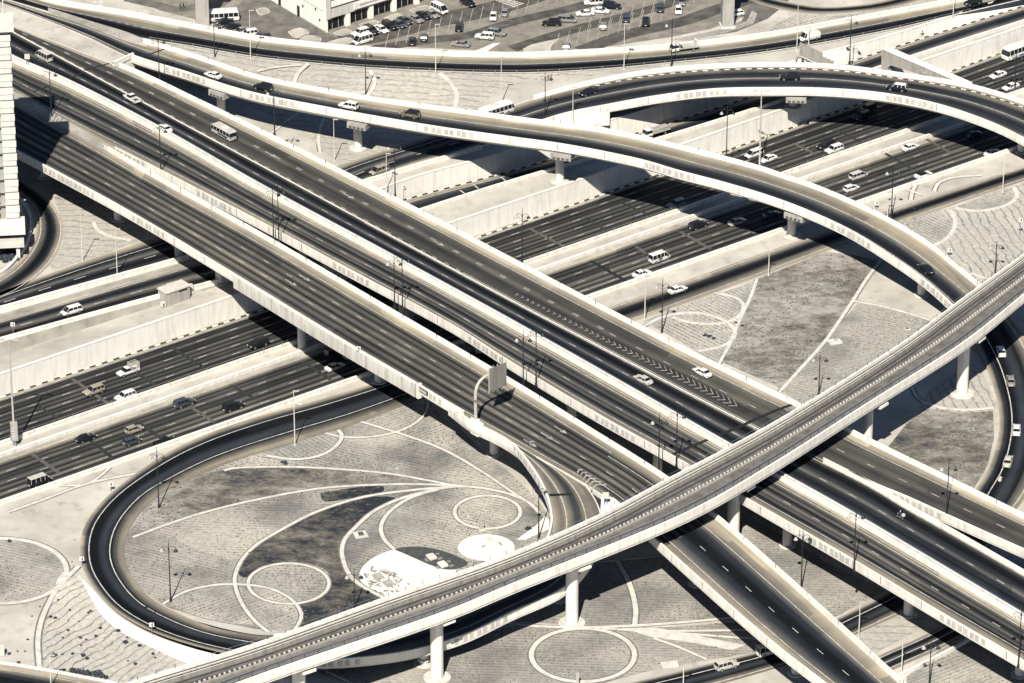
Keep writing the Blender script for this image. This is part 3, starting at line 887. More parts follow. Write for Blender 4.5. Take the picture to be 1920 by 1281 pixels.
# the branch that leaves at the right is set off by a nose with a parapet
# loop ramp that peels off the near deck
LN_ = [(840, 755, 10.5), (880, 787, 10.5), (925, 808, 10.5), (960, 830, 10.4), (990, 866, 10.1), (1017, 910, 9.6), (1031, 952, 9.1), (1032, 985, 8.6), (1012, 1030, 7.8), (960, 1078, 6.8), (880, 1120, 5.6), (790, 1153, 4.7), (700, 1174, 4.0), (600, 1186, 3.2), (515, 1188, 2.5)]
LF_ = [(842, 754, 10.5), (920, 799, 10.5), (1000, 843, 10.5), (1060, 872, 10.4), (1100, 904, 10.1), (1126, 950, 9.6), (1128, 1000, 9.0), (1100, 1060, 8.0), (1055, 1103, 7.2), (960, 1147, 6.2), (870, 1190, 5.2), (780, 1217, 4.5), (700, 1230, 3.9), (600, 1237, 3.3), (470, 1230, 2.5)]
M['r_L'] = road('loop_ramp_asphalt', [(0, (.11, .105, .095)), (.16, (.15, .138, .12)), (.3, (.13, .12, .105)), (.42, (.045, .045, .044)), (.5, AM), (.58, (.10, .095, .085)), (.68, DU), (.80, (.12, .11, .10)), (.9, DU), (1, DD)])
# near edge of this ramp is its right-hand side as the deck turns, so swap the edges
tL, Ln, Lf = viaduct('loop_ramp', 'curved loop ramp leaving the nearest deck and passing beneath the rail bridge', LF_[::-1], LN_[::-1], M['r_L'], 120,
                     near_par=((0, .52),), far_par=((0, .97),), lines=((.30, .2, None, None, .25, .8), (.70, .2, None, None, .25, .95)), group='ramps of the interchange', depth=1.9)
panels(tL, Ln, (610, 905))
Lfr = Lf
panels(tL, Lf, (985,), side=-1)

# lens: gore noses
def nose(px, py, z, name, label):
    pass

M['tan2'] = concrete('walkway_concrete', gs(.30), .3)
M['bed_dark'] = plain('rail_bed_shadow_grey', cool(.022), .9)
M['rail2'] = plain('worn_rail', (.20, .20, .20), .4, .5)
# ------------------------------------------------------------------ rail viaduct
ZR = 15.6
RN = [(-120, 1505), (280, 1346), (480, 1269), (842, 1145), (960, 1096), (1292, 960), (1440, 876), (1625, 758), (1810, 640), (1920, 552), (2010, 480), (2120, 385)]
RF = [(-200, 1432), (100, 1329), (238, 1280), (480, 1205), (720, 1120), (960, 1035), (1132, 960), (1255, 895), (1440, 797), (1694, 640), (1805, 558), (1920, 475), (2010, 405), (2100, 328)]
n = 170
rn = smooth_line([at(p[0], p[1], ZR+1.3) for p in RN], n)
rf = smooth_line([at(p[0], p[1], ZR+1.3) for p in RF], n)
tR = empty('rail_viaduct', (rn[n//2]+rf[n//2])/2-Vector((0, 0, 1.3)))
tag(tR, 'pale elevated rail bridge with two tracks crossing diagonally above the roads', 'rail viaduct')
def rsec(i, prof):
    a = rf[i]-rn[i]; a.z = 0
    W = a.length; a.normalize()
    return [Vector((rn[i].x+a.x*o, rn[i].y+a.y*o, ZR+z)) for o, z in prof(W)]
def rsweep(nm, prof, m, closed=True):
    bm = MB(); bm.sweep([rsec(i, prof) for i in range(n)], closed=closed)
    return child(bm.build(nm, m), tR)
rsweep('girder', lambda W: [(.0, -.4), (W, -.4), (W, -.9), (W*.72, -1.5), (W*.28, -1.5), (.0, -.9)], M['conc2'])
rsweep('side_wall', lambda W: [(-.05, 1.3), (.45, 1.3), (.5, .0), (.5, -.39), (-.05, -.39), (-.05, -.6)], M['conc'])
rsweep('side_wall', lambda W: [(W+.05, 1.3), (W-.5, 1.3), (W-.55, -.39), (W+.05, -.39)], M['conc'])
rsweep('walkway', lambda W: [(.55, -.38), (2.0, -.38), (2.0, .45), (.55, .45)], M['tan2'])
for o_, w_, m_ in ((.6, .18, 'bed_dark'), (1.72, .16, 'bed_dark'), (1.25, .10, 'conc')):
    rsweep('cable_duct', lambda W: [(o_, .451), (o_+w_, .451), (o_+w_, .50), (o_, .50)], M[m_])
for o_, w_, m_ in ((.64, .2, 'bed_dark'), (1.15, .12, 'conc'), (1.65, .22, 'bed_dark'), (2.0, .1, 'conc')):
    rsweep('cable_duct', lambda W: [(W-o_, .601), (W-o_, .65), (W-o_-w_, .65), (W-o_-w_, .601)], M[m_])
rsweep('walkway', lambda W: [(W-2.1, -.38), (W-.56, -.38), (W-.56, .6), (W-2.1, .6)], M['tan2'])
rsweep('track_slab', lambda W: [(2.3, -.38), (W*.5-.5, -.38), (W*.5-.5, -.12), (2.3, -.12)], M['ballast'])
rsweep('track_slab', lambda W: [(W*.5+.5, -.38), (W-2.4, -.38), (W-2.4, -.12), (W*.5+.5, -.12)], M['ballast'])
rsweep('cable_trough', lambda W: [(W*.5-.3, -.38), (W*.5+.3, -.38), (W*.5+.3, .2), (W*.5-.3, .2)], M['tan2'])
for o in (2.55, 3.95):
    rsweep('rail_bed', lambda W: [(o-.28, -.119), (o+.5, -.119), (o+.5, -.08), (o-.28, -.08)], M['bed_dark'])  # dark strip: the rail's shadow put into colour, together with its fasteners
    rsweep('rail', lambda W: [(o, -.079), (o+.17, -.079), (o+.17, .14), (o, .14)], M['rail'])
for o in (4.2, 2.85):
    rsweep('rail_bed', lambda W: [(W-o-.16, -.119), (W-o+.42, -.119), (W-o+.42, -.08), (W-o-.16, -.08)], M['bed_dark'])  # dark strip again for painted rail shadow plus fasteners
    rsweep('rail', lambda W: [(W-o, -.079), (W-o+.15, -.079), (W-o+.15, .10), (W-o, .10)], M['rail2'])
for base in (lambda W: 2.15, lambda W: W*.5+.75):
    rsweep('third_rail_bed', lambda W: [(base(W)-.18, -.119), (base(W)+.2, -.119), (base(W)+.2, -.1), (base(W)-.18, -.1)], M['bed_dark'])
    bm = MB()
    A = np.array([tuple(rsec(i, lambda W: [(base(W), -.1)])[0]) for i in range(n)])
    s = np.concatenate([[0], np.cumsum(np.linalg.norm(np.diff(A, axis=0), axis=1))])
    t = 0
    while t < s[-1]-1:
        q = [np.interp(t, s, A[:, j]) for j in range(3)]; q2 = [np.interp(t+1, s, A[:, j]) for j in range(3)]
        bm.box(q, .34, .3, .34, math.atan2(q2[1]-q[1], q2[0]-q[0]))
        t += 1.05
    o = child(bm.build('third_rail_bracket_row', M['kerb'], merge=False), tR); o['kind'] = 'stuff'
# walkway posts and rail
A = np.array([tuple(rsec(i, lambda W: [(1.5, .55)])[0]) for i in range(n)])
s = np.concatenate([[0], np.cumsum(np.linalg.norm(np.diff(A, axis=0), axis=1))])
pm = MB(); pm.tube([(0, 0, 0), (0, 0, .9)], .05, 6)
po = None
for k in range(98):
    u = s[-1]*(.1+.8*k/97)
    q = Vector([np.interp(u, s, A[:, j]) for j in range(3)])
    if po is None: po = pm.build('walkway_post', M['black']); o = po
    else: o = link(po.copy())
    o.parent = tR; o.location = q-tR.location
for off in (.25,):
    bm = MB()
    bm.tube([rsec(i, lambda W: [(1.5, 1.4)])[0] for i in range(n)], .03, 5)
    child(bm.build('walkway_rail', M['steel']), tR)
# fence posts on the far side wall
A = np.array([tuple(rsec(i, lambda W: [(W-.2, 1.3)])[0]) for i in range(n)])
s = np.concatenate([[0], np.cumsum(np.linalg.norm(np.diff(A, axis=0), axis=1))])
pm = MB(); pm.tube([(0, 0, 0), (0, 0, .75)], .055, 6)
po = None
for k in range(70):
    u = s[-1]*(.12+.76*k/69)
    q = Vector([np.interp(u, s, A[:, j]) for j in range(3)])
    if po is None: po = pm.build('handrail_post', M['dark_pole']); o = po
    else: o = link(po.copy())
    o.parent = tR; o.location = q-tR.location
bm = MB(); bm.tube([rsec(i, lambda W: [(W-.15, 2.05)])[0] for i in range(n)], .03, 5)
child(bm.build('handrail', M['steel']), tR)

# ------------------------------------------------------------------ piers
def pier(t, base, ztop, r=.9, ring=1.6, cap=None, capdir=0.0, mat='conc2', flare=True, caph=1.3):
    bm = MB()
    zt = ztop-(caph if cap else 0)
    prof = [(r, -.1), (r, zt-base.z-1.6), (r*1.02, zt-base.z-1.2), (r*(1.55 if flare else 1.05), zt-base.z)]
    bm.lathe(prof, base, 20)
    o = child(bm.build('pier', M[mat], smooth=True), t)
    if ring:
        bm = MB(); bm.lathe([(ring, .0), (ring, .22), (ring-.12, .28)], base, 24)
        c = bm.build('pier_pad', M['path'], smooth=False)
        c.parent = o
    if flare:
        bm = MB(); bm.lathe([(r*1.25, zt-base.z-2.0), (r*1.32, zt-base.z-1.95), (r*1.32, zt-base.z-1.7), (r*1.25, zt-base.z-1.65)], base, 20)
        c = bm.build('collar', M['conc'], smooth=False)
        c.parent = o
    if cap and len(cap) == 4:
        al, ac, c0, rd = cap
        bm = MB()
        bm.box((c0.x, c0.y, ztop-1.3), al*.55, ac*.6, .6, rd)
        bm.box((c0.x, c0.y, ztop-.7), al, ac, 1.4, rd)
        for k in range(4):
            o_ = Vector((math.sin(rd), -math.cos(rd), 0))*(ac/2)+Vector((math.cos(rd), math.sin(rd), 0))*((k-1.5)*1.05)
            bm.box((c0.x+o_.x, c0.y+o_.y, ztop-.62), .72, .06, .55, rd, mi=1)
        c = bm.build('pier_cap', [M['conc3'], M['track_dark']])  # darker concrete on the cap puts the shade below the deck into its colour
        c.parent = o
    elif cap:
        bm = MB()
        L, Wd = cap
        cs, sn = math.cos(capdir), math.sin(capdir)
        prof = [(-L/2, zt+.75), (-L/2, ztop+.05), (L/2, ztop+.05), (L/2, zt+.75), (L*.22, zt), (-L*.22, zt)]
        S = []
        for y in (-Wd/2, Wd/2):
            S.append([Vector((base.x+x*cs-y*sn, base.y+x*sn+y*cs, z)) for x, z in prof])
        bm.sweep(S)
        c = bm.build('pier_cap', M[mat])
        c.parent = o
    return o

def cross_dir(line, p):
    i = min(range(len(line)), key=lambda k: (line[k]-p).length)
    d = line[min(i+1, len(line)-1)]-line[max(i-1, 0)]
    return math.atan2(d.x, -d.y)

def under(nl, fl, px, fr=.5):
    """point on the ground below the deck, at photo column px on the deck"""
    mid = [a.lerp(b_, fr) for a, b_ in zip(nl, fl)]
    p = mid[edge_at(mid, px)]
    return p

for px in (555, 815, 1070, 1376, 1632, 1806):
    p = under([q-Vector((0, 0, 1.3)) for q in rn], [q-Vector((0, 0, 1.3)) for q in rf], px, .42)
    b_ = Vector((p.x, p.y, 0))
    pier(tR, b_, ZR-1.5, 1.22, 2.6, (8.4, 2.6), cross_dir(rn, p), mat='conc', flare=False, caph=1.2)

JM_ = {}
for t_, ln_, sd_, zz_ in ((tD, Dn, 1, -.6), (tE, En, 1, -.6), (tA, An, 1, -.6), (tB, Bn, 1, -.6), (tD, Df, 1, .02), (tC2, Bf, 1, .02), (tA, Af, 1, .02)):
    A_ = np.array([tuple(p) for p in ln_])
    s_ = np.concatenate([[0], np.cumsum(np.linalg.norm(np.diff(A_, axis=0), axis=1))])
    far_ = zz_ > 0
    u_ = 9.0
    while u_ < s_[-1]-6:
        q_ = Vector([np.interp(u_, s_, A_[:, j]) for j in range(3)]); e_ = Vector([np.interp(u_+.5, s_, A_[:, j]) for j in range(3)])-q_
        px_ = photo_x(q_)
        if 280 < px_ < 1900 and not (ln_ is An and 430 < px_ < 1150):
            e_.normalize(); nn_ = Vector((e_.y, -e_.x, 0))
            c_ = q_+nn_*(.375 if far_ else .062)*(1 if far_ else 1)
            if 'j' not in JM_:
                bm = MB(); bm.box((0, 0, 0), .10, .05, 1.0); JM_['j'] = bm.build('parapet_joint', M['band_dark']); o_ = JM_['j']
            else: o_ = link(JM_['j'].copy())
            o_.parent = t_; o_.location = Vector((c_.x, c_.y, c_.z+(.0 if far_ else -.6)))-t_.location; o_.rotation_euler = (0, 0, math.atan2(e_.y, e_.x))
            if not far_: o_.scale = (1, 1, 1.58)
        u_ += 11.5
def pier_cap(t, nl, fl, px, py, depth):
    b_ = at(px, py, 0)
    i = min(range(len(nl)), key=lambda k: math.hypot(nl[k].x+(fl[k].x-nl[k].x)/2-b_.x, nl[k].y+(fl[k].y-nl[k].y)/2-b_.y))
    c0 = (nl[i]+fl[i])/2
    W = (fl[i]-nl[i]).length
    d = nl[i+1]-nl[i]
    pier(t, Vector((b_.x*.2+c0.x*.8, b_.y*.2+c0.y*.8, 0)), c0.z-depth, 1.0, 2.1, (4.8, W-.3, c0+d.normalized()*(.2-d.y/max(abs(d.x), .3)*W/2), math.atan2(d.y, d.x)), caph=1.3)
def pier_px(t, line, px, py, zg, depth, r=.85, cap=None, ring=1.7, flare=True, mat='conc2'):
    b_ = at(px, py, zg)
    i = min(range(len(line)), key=lambda k: math.hypot(line[k].x-b_.x, line[k].y-b_.y))
    pier(t, b_, line[i].z-depth, r, ring, cap, cross_dir(line, Vector((b_.x, b_.y, line[i].z))), flare=flare, mat=mat)
for px, py in ((444, 201), (683, 268), (1055, 333), (1503, 433)):
    pier_cap(tD, Dn, Df, px, py, 2.25)
pier_px(tD, Dn, 1728, 553, 0, 2.25, .95)
pier_cap(tE, En, Ef, 1486, 194, 2.35)
pier_px(tE, En, 1915, 284, 0, 2.35, .95)
for px, py in ((222, 413), (412, 531), (84, 332), (657, 668), (711, 716), (927, 852)):
    pier_px(tA, An, px, py, ZS if px == 657 else 0, 2.25, .95, None)
for px, py in ((1306, 1096), (1493, 1263)):
    pier_px(tA, An, px, py, 0, 2.25, .95, None)
for px, py in ((1476, 1023), (1703, 1153), (1912, 1266), (1072, 812), (900, 700)):
    pier_px(tB, Bn, px, py, 0 if px > 950 else ZS, 2.25, .95, None)
for px, py in ((795, 1244), (1046, 1124)):
    pier_px(tL, Ln, px, py, 0, 1.85, .95, None, ring=2.0)
# hidden supports further under the decks
for t, nl, fl, pxs in ((tA, An, Af, (330, 560, 1130)), (tB, Bn, Bm1, (330, 560, 760, 1240)), (tC, Bm2, Gl1, (330, 560, 760, 1072, 1300, 1520, 1760)), (tC2, Gl2, Bf, (560, 800, 1072, 1300, 1700))):
    for px in pxs:
        p = under(nl, fl, px, .55)
        pier(t, Vector((p.x, p.y, ZS)), p.z-2.25, .95, 0)

# solid abutments at the left end of the decks
ab = MB()
q = P([(258, 118, 0), (215, 125, 0), (245, 106, 0)], ZM-.4)
c0, c1, c2 = at(217, 121, ZM-.3), at(246, 104, ZM-.3), at(262, 122, ZM-3)
deckL = P([(-40, 26), (60, 66), (140, 96), (217, 124)], ZM-.03)
deckR = P([(-40, -10), (60, 27), (160, 68), (250, 108)], ZM-.03)
deckL, deckR = smooth_line(deckL, 24), smooth_line(deckR, 24)
flat('embankment_top', deckR, deckL, M['sand'])
wing = empty('abutment_wall', at(230, 118, 0))
tag(wing, 'bright wing wall where the curved viaduct leaves the embankment', 'wall')
a, b_ = at(214, 124, ZM), at(252, 106, ZM)
q = (b_-a).normalized(); q = Vector((-q.y, q.x, 0))*.6
bm = MB(); bm.prism([(p.x, p.y) for p in (a, b_, b_+q, a+q)], 0, ZM+.15); child(bm.build('wall_face', M['conc']), wing)
c = at(281, 140, ZM-5)
bm = MB()
bm.face([a+Vector((0, 0, .9)), b_+Vector((0, 0, .9)), b_+Vector((0, 0, .151)), a+Vector((0, 0, .151))])
bm.face([(a+q)+Vector((0, 0, .9)), (b_+q)+Vector((0, 0, .9)), b_+Vector((0, 0, .9)), a+Vector((0, 0, .9))])
bm.face([(a+q)+Vector((0, 0, .151)), (b_+q)+Vector((0, 0, .151)), (b_+q)+Vector((0, 0, .9)), (a+q)+Vector((0, 0, .9))])
child(bm.build('coping', M['conc']), wing)
# paved wedge between the near and middle deck at the left
wl, wr = P([(-20, 150), (100, 216), (193, 270)], ZM+.006), P([(-20, 158), (100, 223), (193, 276)], ZM+.006)
flat('paved_gore', [p+Vector((0, 1.2, .01)) for p in wl], [p+Vector((0, -1.2, .01)) for p in wr], M['sand_dark'])

# ------------------------------------------------------------------ details on the decks
def poly_mesh(bm, pts, dz=0.0, mi=0):
    from mathutils.geometry import tessellate_polygon
    V = [Vector((p.x, p.y, p.z+dz)) for p in pts]
    for tri in tessellate_polygon([V]):
        a, b_, c = (V[i] for i in tri)
        if (b_-a).cross(c-a).z < 0: b_, c = c, b_
        bm.face([a, b_, c], mi=mi)

def chevrons(name, parent, near, far, k0, k1, n, z, w=.42, back=1.2, rev=False):
    """V marks between two pixel lines; k = fraction along"""
    a, b_ = smooth_line(P(near, z), 60), smooth_line(P(far, z), 60)
    bm = MB()
    for k in range(n):
        f = k0+(k1-k0)*k/(n-1)
        i = f*58
        j = int(i)
        p, q = a[j].lerp(a[j+1], i-j), b_[j].lerp(b_[j+1], i-j)
        d = (a[j+1]-a[j]).normalized()
        if rev: d = -d
        W = (q-p).length
        tip = (p+q)/2+d*W*.5*back
        for s in (p, q):
            u = (tip-s); L = u.length; u.normalize()
            nn = Vector((-u.y, u.x, 0))*w/2
            nd = d*w*.7
            s2 = s.lerp(tip, .10)
            bm.face([s2-nd/2+Vector((0, 0, .016)), tip-nd/2+Vector((0, 0, .016)), tip+nd/2+Vector((0, 0, .016)), s2+nd/2+Vector((0, 0, .016))])
    o = bm.build(name, M['paint_worn'] if name == 'chevron_markings' else M['paint'], recalc=False)
    return child(o, parent)
chevrons('chevron_markings', tC2, [(958, 549), (1113, 630), (1372, 765)], [(962, 546), (1122, 626), (1382, 752)], .02, 1.0, 40, ZM+.02, w=.42)
chevrons('chevron_markings', tA, [(1072, 873), (1090, 898), (1107, 922)], [(1074, 868), (1105, 888), (1140, 910)], .3, 1.0, 6, ZM+.02, w=.75, rev=True, back=.7)
bm = MB()
for near, far, n_, z in (([(100, 22), (165, 48), (222, 72)], [(103, 20), (170, 40), (232, 63)], 15, 10.47),):
    pass
o = chevrons('chevron_markings', tD, [(125, 30), (175, 50), (222, 70)], [(127, 28), (178, 45), (232, 64)], .0, 1.0, 14, ZM+.05, w=.55)
gz = flat('chevron_gore', smooth_line(P([(90, 14), (175, 41), (238, 60), (275, 76)], ZM+.012), 20), smooth_line(P([(90, 22), (175, 54), (236, 77), (275, 88)], ZM+.012), 20), M['sand_dark'])
t0 = empty('tmp'); 
o = chevrons('service_road_chevrons', t0, [(28, 551), (45, 545), (70, 536)], [(30, 548), (48, 538), (72, 528)], 0, 1, 6, .05, w=.5)
o.parent = None; tag(o, kind='structure'); bpy.data.objects.remove(t0)

# expansion joints across decks
def joint(parent, pts, z, w=.55):
    bm = MB()
    stripe_mesh(bm, smooth_line(P(pts, z), 20), w, dz=.022)
    child(bm.build('expansion_joint', M['joint']), parent)
joint(tC2, [(158, 132), (205, 119)], ZM); joint(tC, [(117, 153), (140, 143), (158, 136)], ZM); joint(tB, [(62, 172), (92, 162)], ZM)
joint(tD, [(261, 107), (283, 101), (308, 92)], ZM)
joint(tA, [(1128, 922), (1150, 910), (1175, 896), (1200, 884)], ZM, .8); joint(tL, [(1030, 928), (1070, 926), (1110, 916), (1128, 908)], 9.75, .8)
joint(tB, [(1262, 852), (1300, 836), (1342, 818)], ZM, .9); joint(tC, [(1345, 817), (1380, 803), (1420, 785)], ZM, .9); joint(tC2, [(1420, 785), (1455, 770), (1490, 757)], ZM, .9)
joint(tE, [(1116, 160), (1130, 177), (1145, 194)], 3.6, .9)

# arrows painted on the decks
def arrow(parent, px, py, dpx, z=ZM, L=4.2, turn=0):
    p = at(px, py, z+.02); q = at(px+dpx[0], py+dpx[1], z+.02)
    d = (q-p).normalized(); nn = Vector((-d.y, d.x, 0))
    bm = MB()
    for u, v in (([0, -.12], [L*.6, .12]),):
        bm.face([p+nn*-.14, p+d*L*.62-nn*.14, p+d*L*.62+nn*.14, p+nn*.14])
    bm.face([p+d*L*.6-nn*.6, p+d*L, p+d*L*.6+nn*.6])
    if turn:
        bm.face([p+d*L*.3, p+d*L*.42, p+d*L*.5+nn*1.2*turn, p+d*L*.38+nn*1.2*turn])
    child(bm.build('road_arrow', M['paint_worn'], recalc=False), parent)
for px, py in ((643, 362), (810, 450), (497, 284)): arrow(tC2, px, py, (20, 10.5))
for px, py in ((535, 524), (560, 515)): arrow(tA, px, py, (20, 11.5))
for px, py, tn in ((1022, 817, 0), (1047, 805, 0), (990, 830, 1)): arrow(tA, px-8, py-6, (20, 12), turn=tn)

# noise barrier on the near parapet
t = empty('noise_barrier', at(600, 620, ZM)); tag(t, 'long smooth metal noise barrier with rounded top fixed to the nearest parapet', 'noise barrier')
i0, i1 = edge_at(An, 437), edge_at(An, 778)
seg = offset_line(An[i0:i1+1], 0)
def bsweep(nm, prof, m):
    bm = MB(); S = []
    for i, p in enumerate(seg):
        d = seg[min(i+1, len(seg)-1)]-seg[max(i-1, 0)]; d.z = 0; d.normalize()
        q = Vector((d.y, -d.x, 0))
        S.append([p+q*a+Vector((0, 0, z)) for a, z in prof])
    bm.sweep(S)
    return child(bm.build(nm, m, smooth=True), t)
M['barrier'] = concrete('brushed_barrier_sheet', g(.50), .35, stain=.35)
bsweep('barrier_sheet', [(.12, 1.0), (.5, 1.0), (.62, .6), (.62, -1.9), (.35, -2.0), (.12, -1.9)], M['barrier'])
bsweep('rounded_top', [(-.2, 1.02), (-.15, 1.25), (.1, 1.38), (.4, 1.3), (.56, 1.08), (.5, 1.02)], M['white_pole'])
p = seg[-1]
bm = MB(); d = (seg[-1]-seg[-2]).normalized()
bm.box(p+d*.3+Vector((.25, -.25, -2.0)), .6, 1.0, 3.3, math.atan2(d.y, d.x))
child(bm.build('end_post', M['conc']), t)
t = empty('number_plate_panel', at(791, 728, ZM)); tag(t, 'small dark framed plate on the nearest parapet beside the noise barrier', 'plate')
i = edge_at(An, 791); d = (An[i+1]-An[i]).normalized(); q = Vector((d.y, -d.x, 0))
bm = MB(); bm.box(An[i]+q*.12+Vector((0, 0, -.25)), 3.2, .1, 1.0, math.atan2(d.y, d.x)); child(bm.build('plate_frame', M['dark_pole']), t)
bm = MB(); bm.box(An[i]+q*.2+Vector((0, 0, -.05)), 2.4, .06, .55, math.atan2(d.y, d.x)); child(bm.build('plate_face', M['panel']), t)
# ------------------------------------------------------------------ gardens
ZG = [0.010]
PATCHES, PATHS = [], []
def patch(name, pts, mat, z=None, sm=True):
    ZG[0] += .0012
    zz = ZG[0] if z is None else z
    V = P([(p[0], p[1]) for p in pts], zz)
    if sm: V = smooth_line(V+[V[0]], max(24, len(V)*6))[:-1]
    bm = MB(); poly_mesh(bm, V)
    PATCHES.append((name, np.array([(p.x, p.y) for p in V]), mat.name))
    return structure(name, bm, mat, recalc=False)
def ell(cx, cy, rx, ry, n=48, a0=0, a1=360):
    return [(cx+rx*math.cos(math.radians(a0+(a1-a0)*k/n)), cy+ry*math.sin(math.radians(a0+(a1-a0)*k/n))) for k in range(n+(0 if a1-a0 == 360 else 1))]
ZP = [.062]
def path(pts, w=1.05, z=None, closed=False, mat='path'):
    w *= .66
    """pale kerbed garden path: a real low slab"""
    ZP[0] += .0015
    zz = ZP[0] if z is None else z
    V = P([(p[0], p[1], p[2] if len(p) > 2 else zz) for p in pts])
    if closed: V = V+[V[0]]
    V = smooth_line(V, max(10, int(length(V)/1.6)))
    bm = MB(); S = []
    for i, p in enumerate(V):
        a, b_ = (V[max(i-1, 0)], V[min(i+1, len(V)-1)])
        if closed and i in (0, len(V)-1): a, b_ = V[-2], V[1]
        d = b_-a; d.z = 0; d.normalize()
        q = Vector((-d.y, d.x, 0))*w/2
        S.append([p-q-Vector((0, 0, zz+.05)), p-q*.96, p+q*.96, p+q-Vector((0, 0, zz+.05))])
    raised = max(len(p) for p in pts) > 2
    bm.sweep(S, caps=not closed)
    o = bm.build('garden_path', M[mat])
    if raised: return tag(o, kind='structure')
    bm = MB(); bm.ribbon(zed(offset_line(V, w*.82), .034+zz*.05), zed(offset_line(V, -w*.82), .034+zz*.05))
    structure('path_edging', bm, M['edging'])
    PATHS.append(([(p.x, p.y) for p in V], w*.85))
    return tag(o, kind='structure')

# inside the loop
patch('planting_bed', [(246, 990), (285, 930), (345, 893), (480, 845), (620, 812), (760, 752), (830, 790), (905, 850), (960, 890), (1000, 930), (1035, 975), (1040, 1010), (1000, 1030), (900, 1080), (760, 1130), (600, 1182), (480, 1180), (380, 1160), (316, 1140), (262, 1105), (234, 1055), (230, 1020)], M['bed'], sm=False)
patch('planting_bed', [(675, 790), (760, 752), (830, 778), (905, 845), (960, 890), (1010, 940), (1030, 975), (985, 945), (905, 887), (830, 842), (742, 810)], M['bed2'])
patch('lawn', [(266, 980), (285, 945), (330, 908), (385, 888), (435, 880), (530, 877), (630, 881), (730, 890), (800, 902), (740, 906), (605, 914), (480, 935), (385, 957), (320, 976), (262, 996)], M['lawn2'])
patch('lawn', [(590, 962), (690, 932), (745, 935), (700, 958), (668, 985), (645, 1012), (640, 1035), (645, 1060), (660, 1085), (720, 1122), (690, 1140), (600, 1175), (552, 1183), (566, 1152), (552, 1130), (590, 1125), (618, 1100), (612, 1070), (580, 1057), (541, 1055), (490, 1062), (462, 1084), (448, 1078), (455, 1052), (480, 1026), (540, 988)], M['lawn'])
patch('planting_bed', [(612, 808), (675, 792), (735, 810), (690, 819), (640, 818)], M['bed3'])
patch('planting_bed', [(505, 853), (560, 826), (610, 808), (636, 812), (634, 832), (605, 850), (555, 859)], M['bed4'])
patch('planting_bed', ell(541, 1094, 74, 36), M['bed3'])
patch('planting_bed', [(310, 1130), (350, 1108), (400, 1098), (440, 1096), (452, 1130), (475, 1170), (430, 1168), (370, 1155)], M['bed2'])
patch('planting_bed', [(452, 1098), (480, 1100), (517, 1109), (548, 1128), (562, 1150), (552, 1178), (505, 1180), (470, 1150)], M['bed2'])
patch('planting_bed', [(480, 938), (605, 916), (720, 908), (718, 918), (640, 944), (560, 974), (480, 1022), (450, 1052), (400, 1040), (330, 1010), (330, 980)], M['bed3'])
patch('dark_planting', [(600, 925), (660, 915), (716, 910), (718, 922), (660, 934), (608, 940)], M['lawn'])
patch('planting_bed', ell(914, 960, 58, 28), M['bed4'])
patch('planting_bed', [(742, 1028), (720, 1005), (722, 980), (745, 955), (790, 930), (855, 916), (920, 920), (985, 948), (1000, 985), (960, 1008), (880, 1002), (850, 1030), (800, 1024)], M['bed'])
patch('paved_pad', [(737, 1030), (700, 1046), (678, 1066), (674, 1084), (686, 1100), (718, 1122), (760, 1108), (860, 1066), (842, 1056), (800, 1046), (765, 1040)], M['white_slope'])
patch('gravel_lens', [(737, 1029), (767, 1025), (805, 1027), (842, 1037), (878, 1056), (862, 1066), (835, 1068), (808, 1060), (780, 1048)], M['lens'])
patch('paved_pad', ell(912, 1027, 53, 25), M['white_slope'])
patch('paved_strip', [(1022, 968), (1005, 985), (985, 1000), (968, 1012), (985, 1012), (1030, 992), (1030, 975)], M['white_slope'], sm=False)
# right of the rail bridge, bottom
patch('planting_bed', [(960, 1175), (1090, 1178), (1255, 1176), (1400, 1165), (1470, 1215), (1300, 1242), (1200, 1262), (1100, 1290), (900, 1300), (700, 1300), (600, 1262), (640, 1245), (760, 1225), (880, 1195)], M['bed3'], sm=False)
patch('planting_bed', [(1060, 1120), (1120, 1056), (1255, 1042), (1330, 1060), (1400, 1155), (1285, 1164), (1095, 1174), (970, 1165), (985, 1140)], M['bed3'], sm=False)
patch('planting_bed', ell(1093, 1228, 92, 46), M['bed3'])
patch('planting_bed', [(1390, 960), (1460, 1000), (1560, 1060), (1660, 1108), (1620, 1128), (1560, 1160), (1500, 1130), (1440, 1050), (1370, 985)], M['bed3'], sm=False)
patch('sand_patch', [(1600, 1195), (1690, 1150), (1740, 1160), (1730, 1178), (1640, 1225)], M['drip'], sm=False)
patch('planting_bed', [(1760, 1220), (1790, 1206), (1850, 1200), (1960, 1255), (1960, 1320), (1700, 1320), (1700, 1268)], M['bed2'], sm=False)
# left bottom
patch('planting_bed', ell(3, 1070, 118, 58), M['bed'])
patch('drip_slope', [(118, 1088), (150, 1078), (165, 1108), (190, 1153), (225, 1183), (287, 1215), (350, 1245), (330, 1290), (230, 1290), (150, 1268), (80, 1252), (80, 1200), (85, 1165), (100, 1125)], M['drip3'], sm=False)
patch('smooth_sand', [(-60, 1000), (60, 950), (265, 888), (215, 920), (180, 955), (158, 992), (148, 1030), (148, 1062), (110, 1085), (85, 1140), (70, 1200), (72, 1254), (0, 1240), (-60, 1232)], M['sand'], z=.006, sm=False)
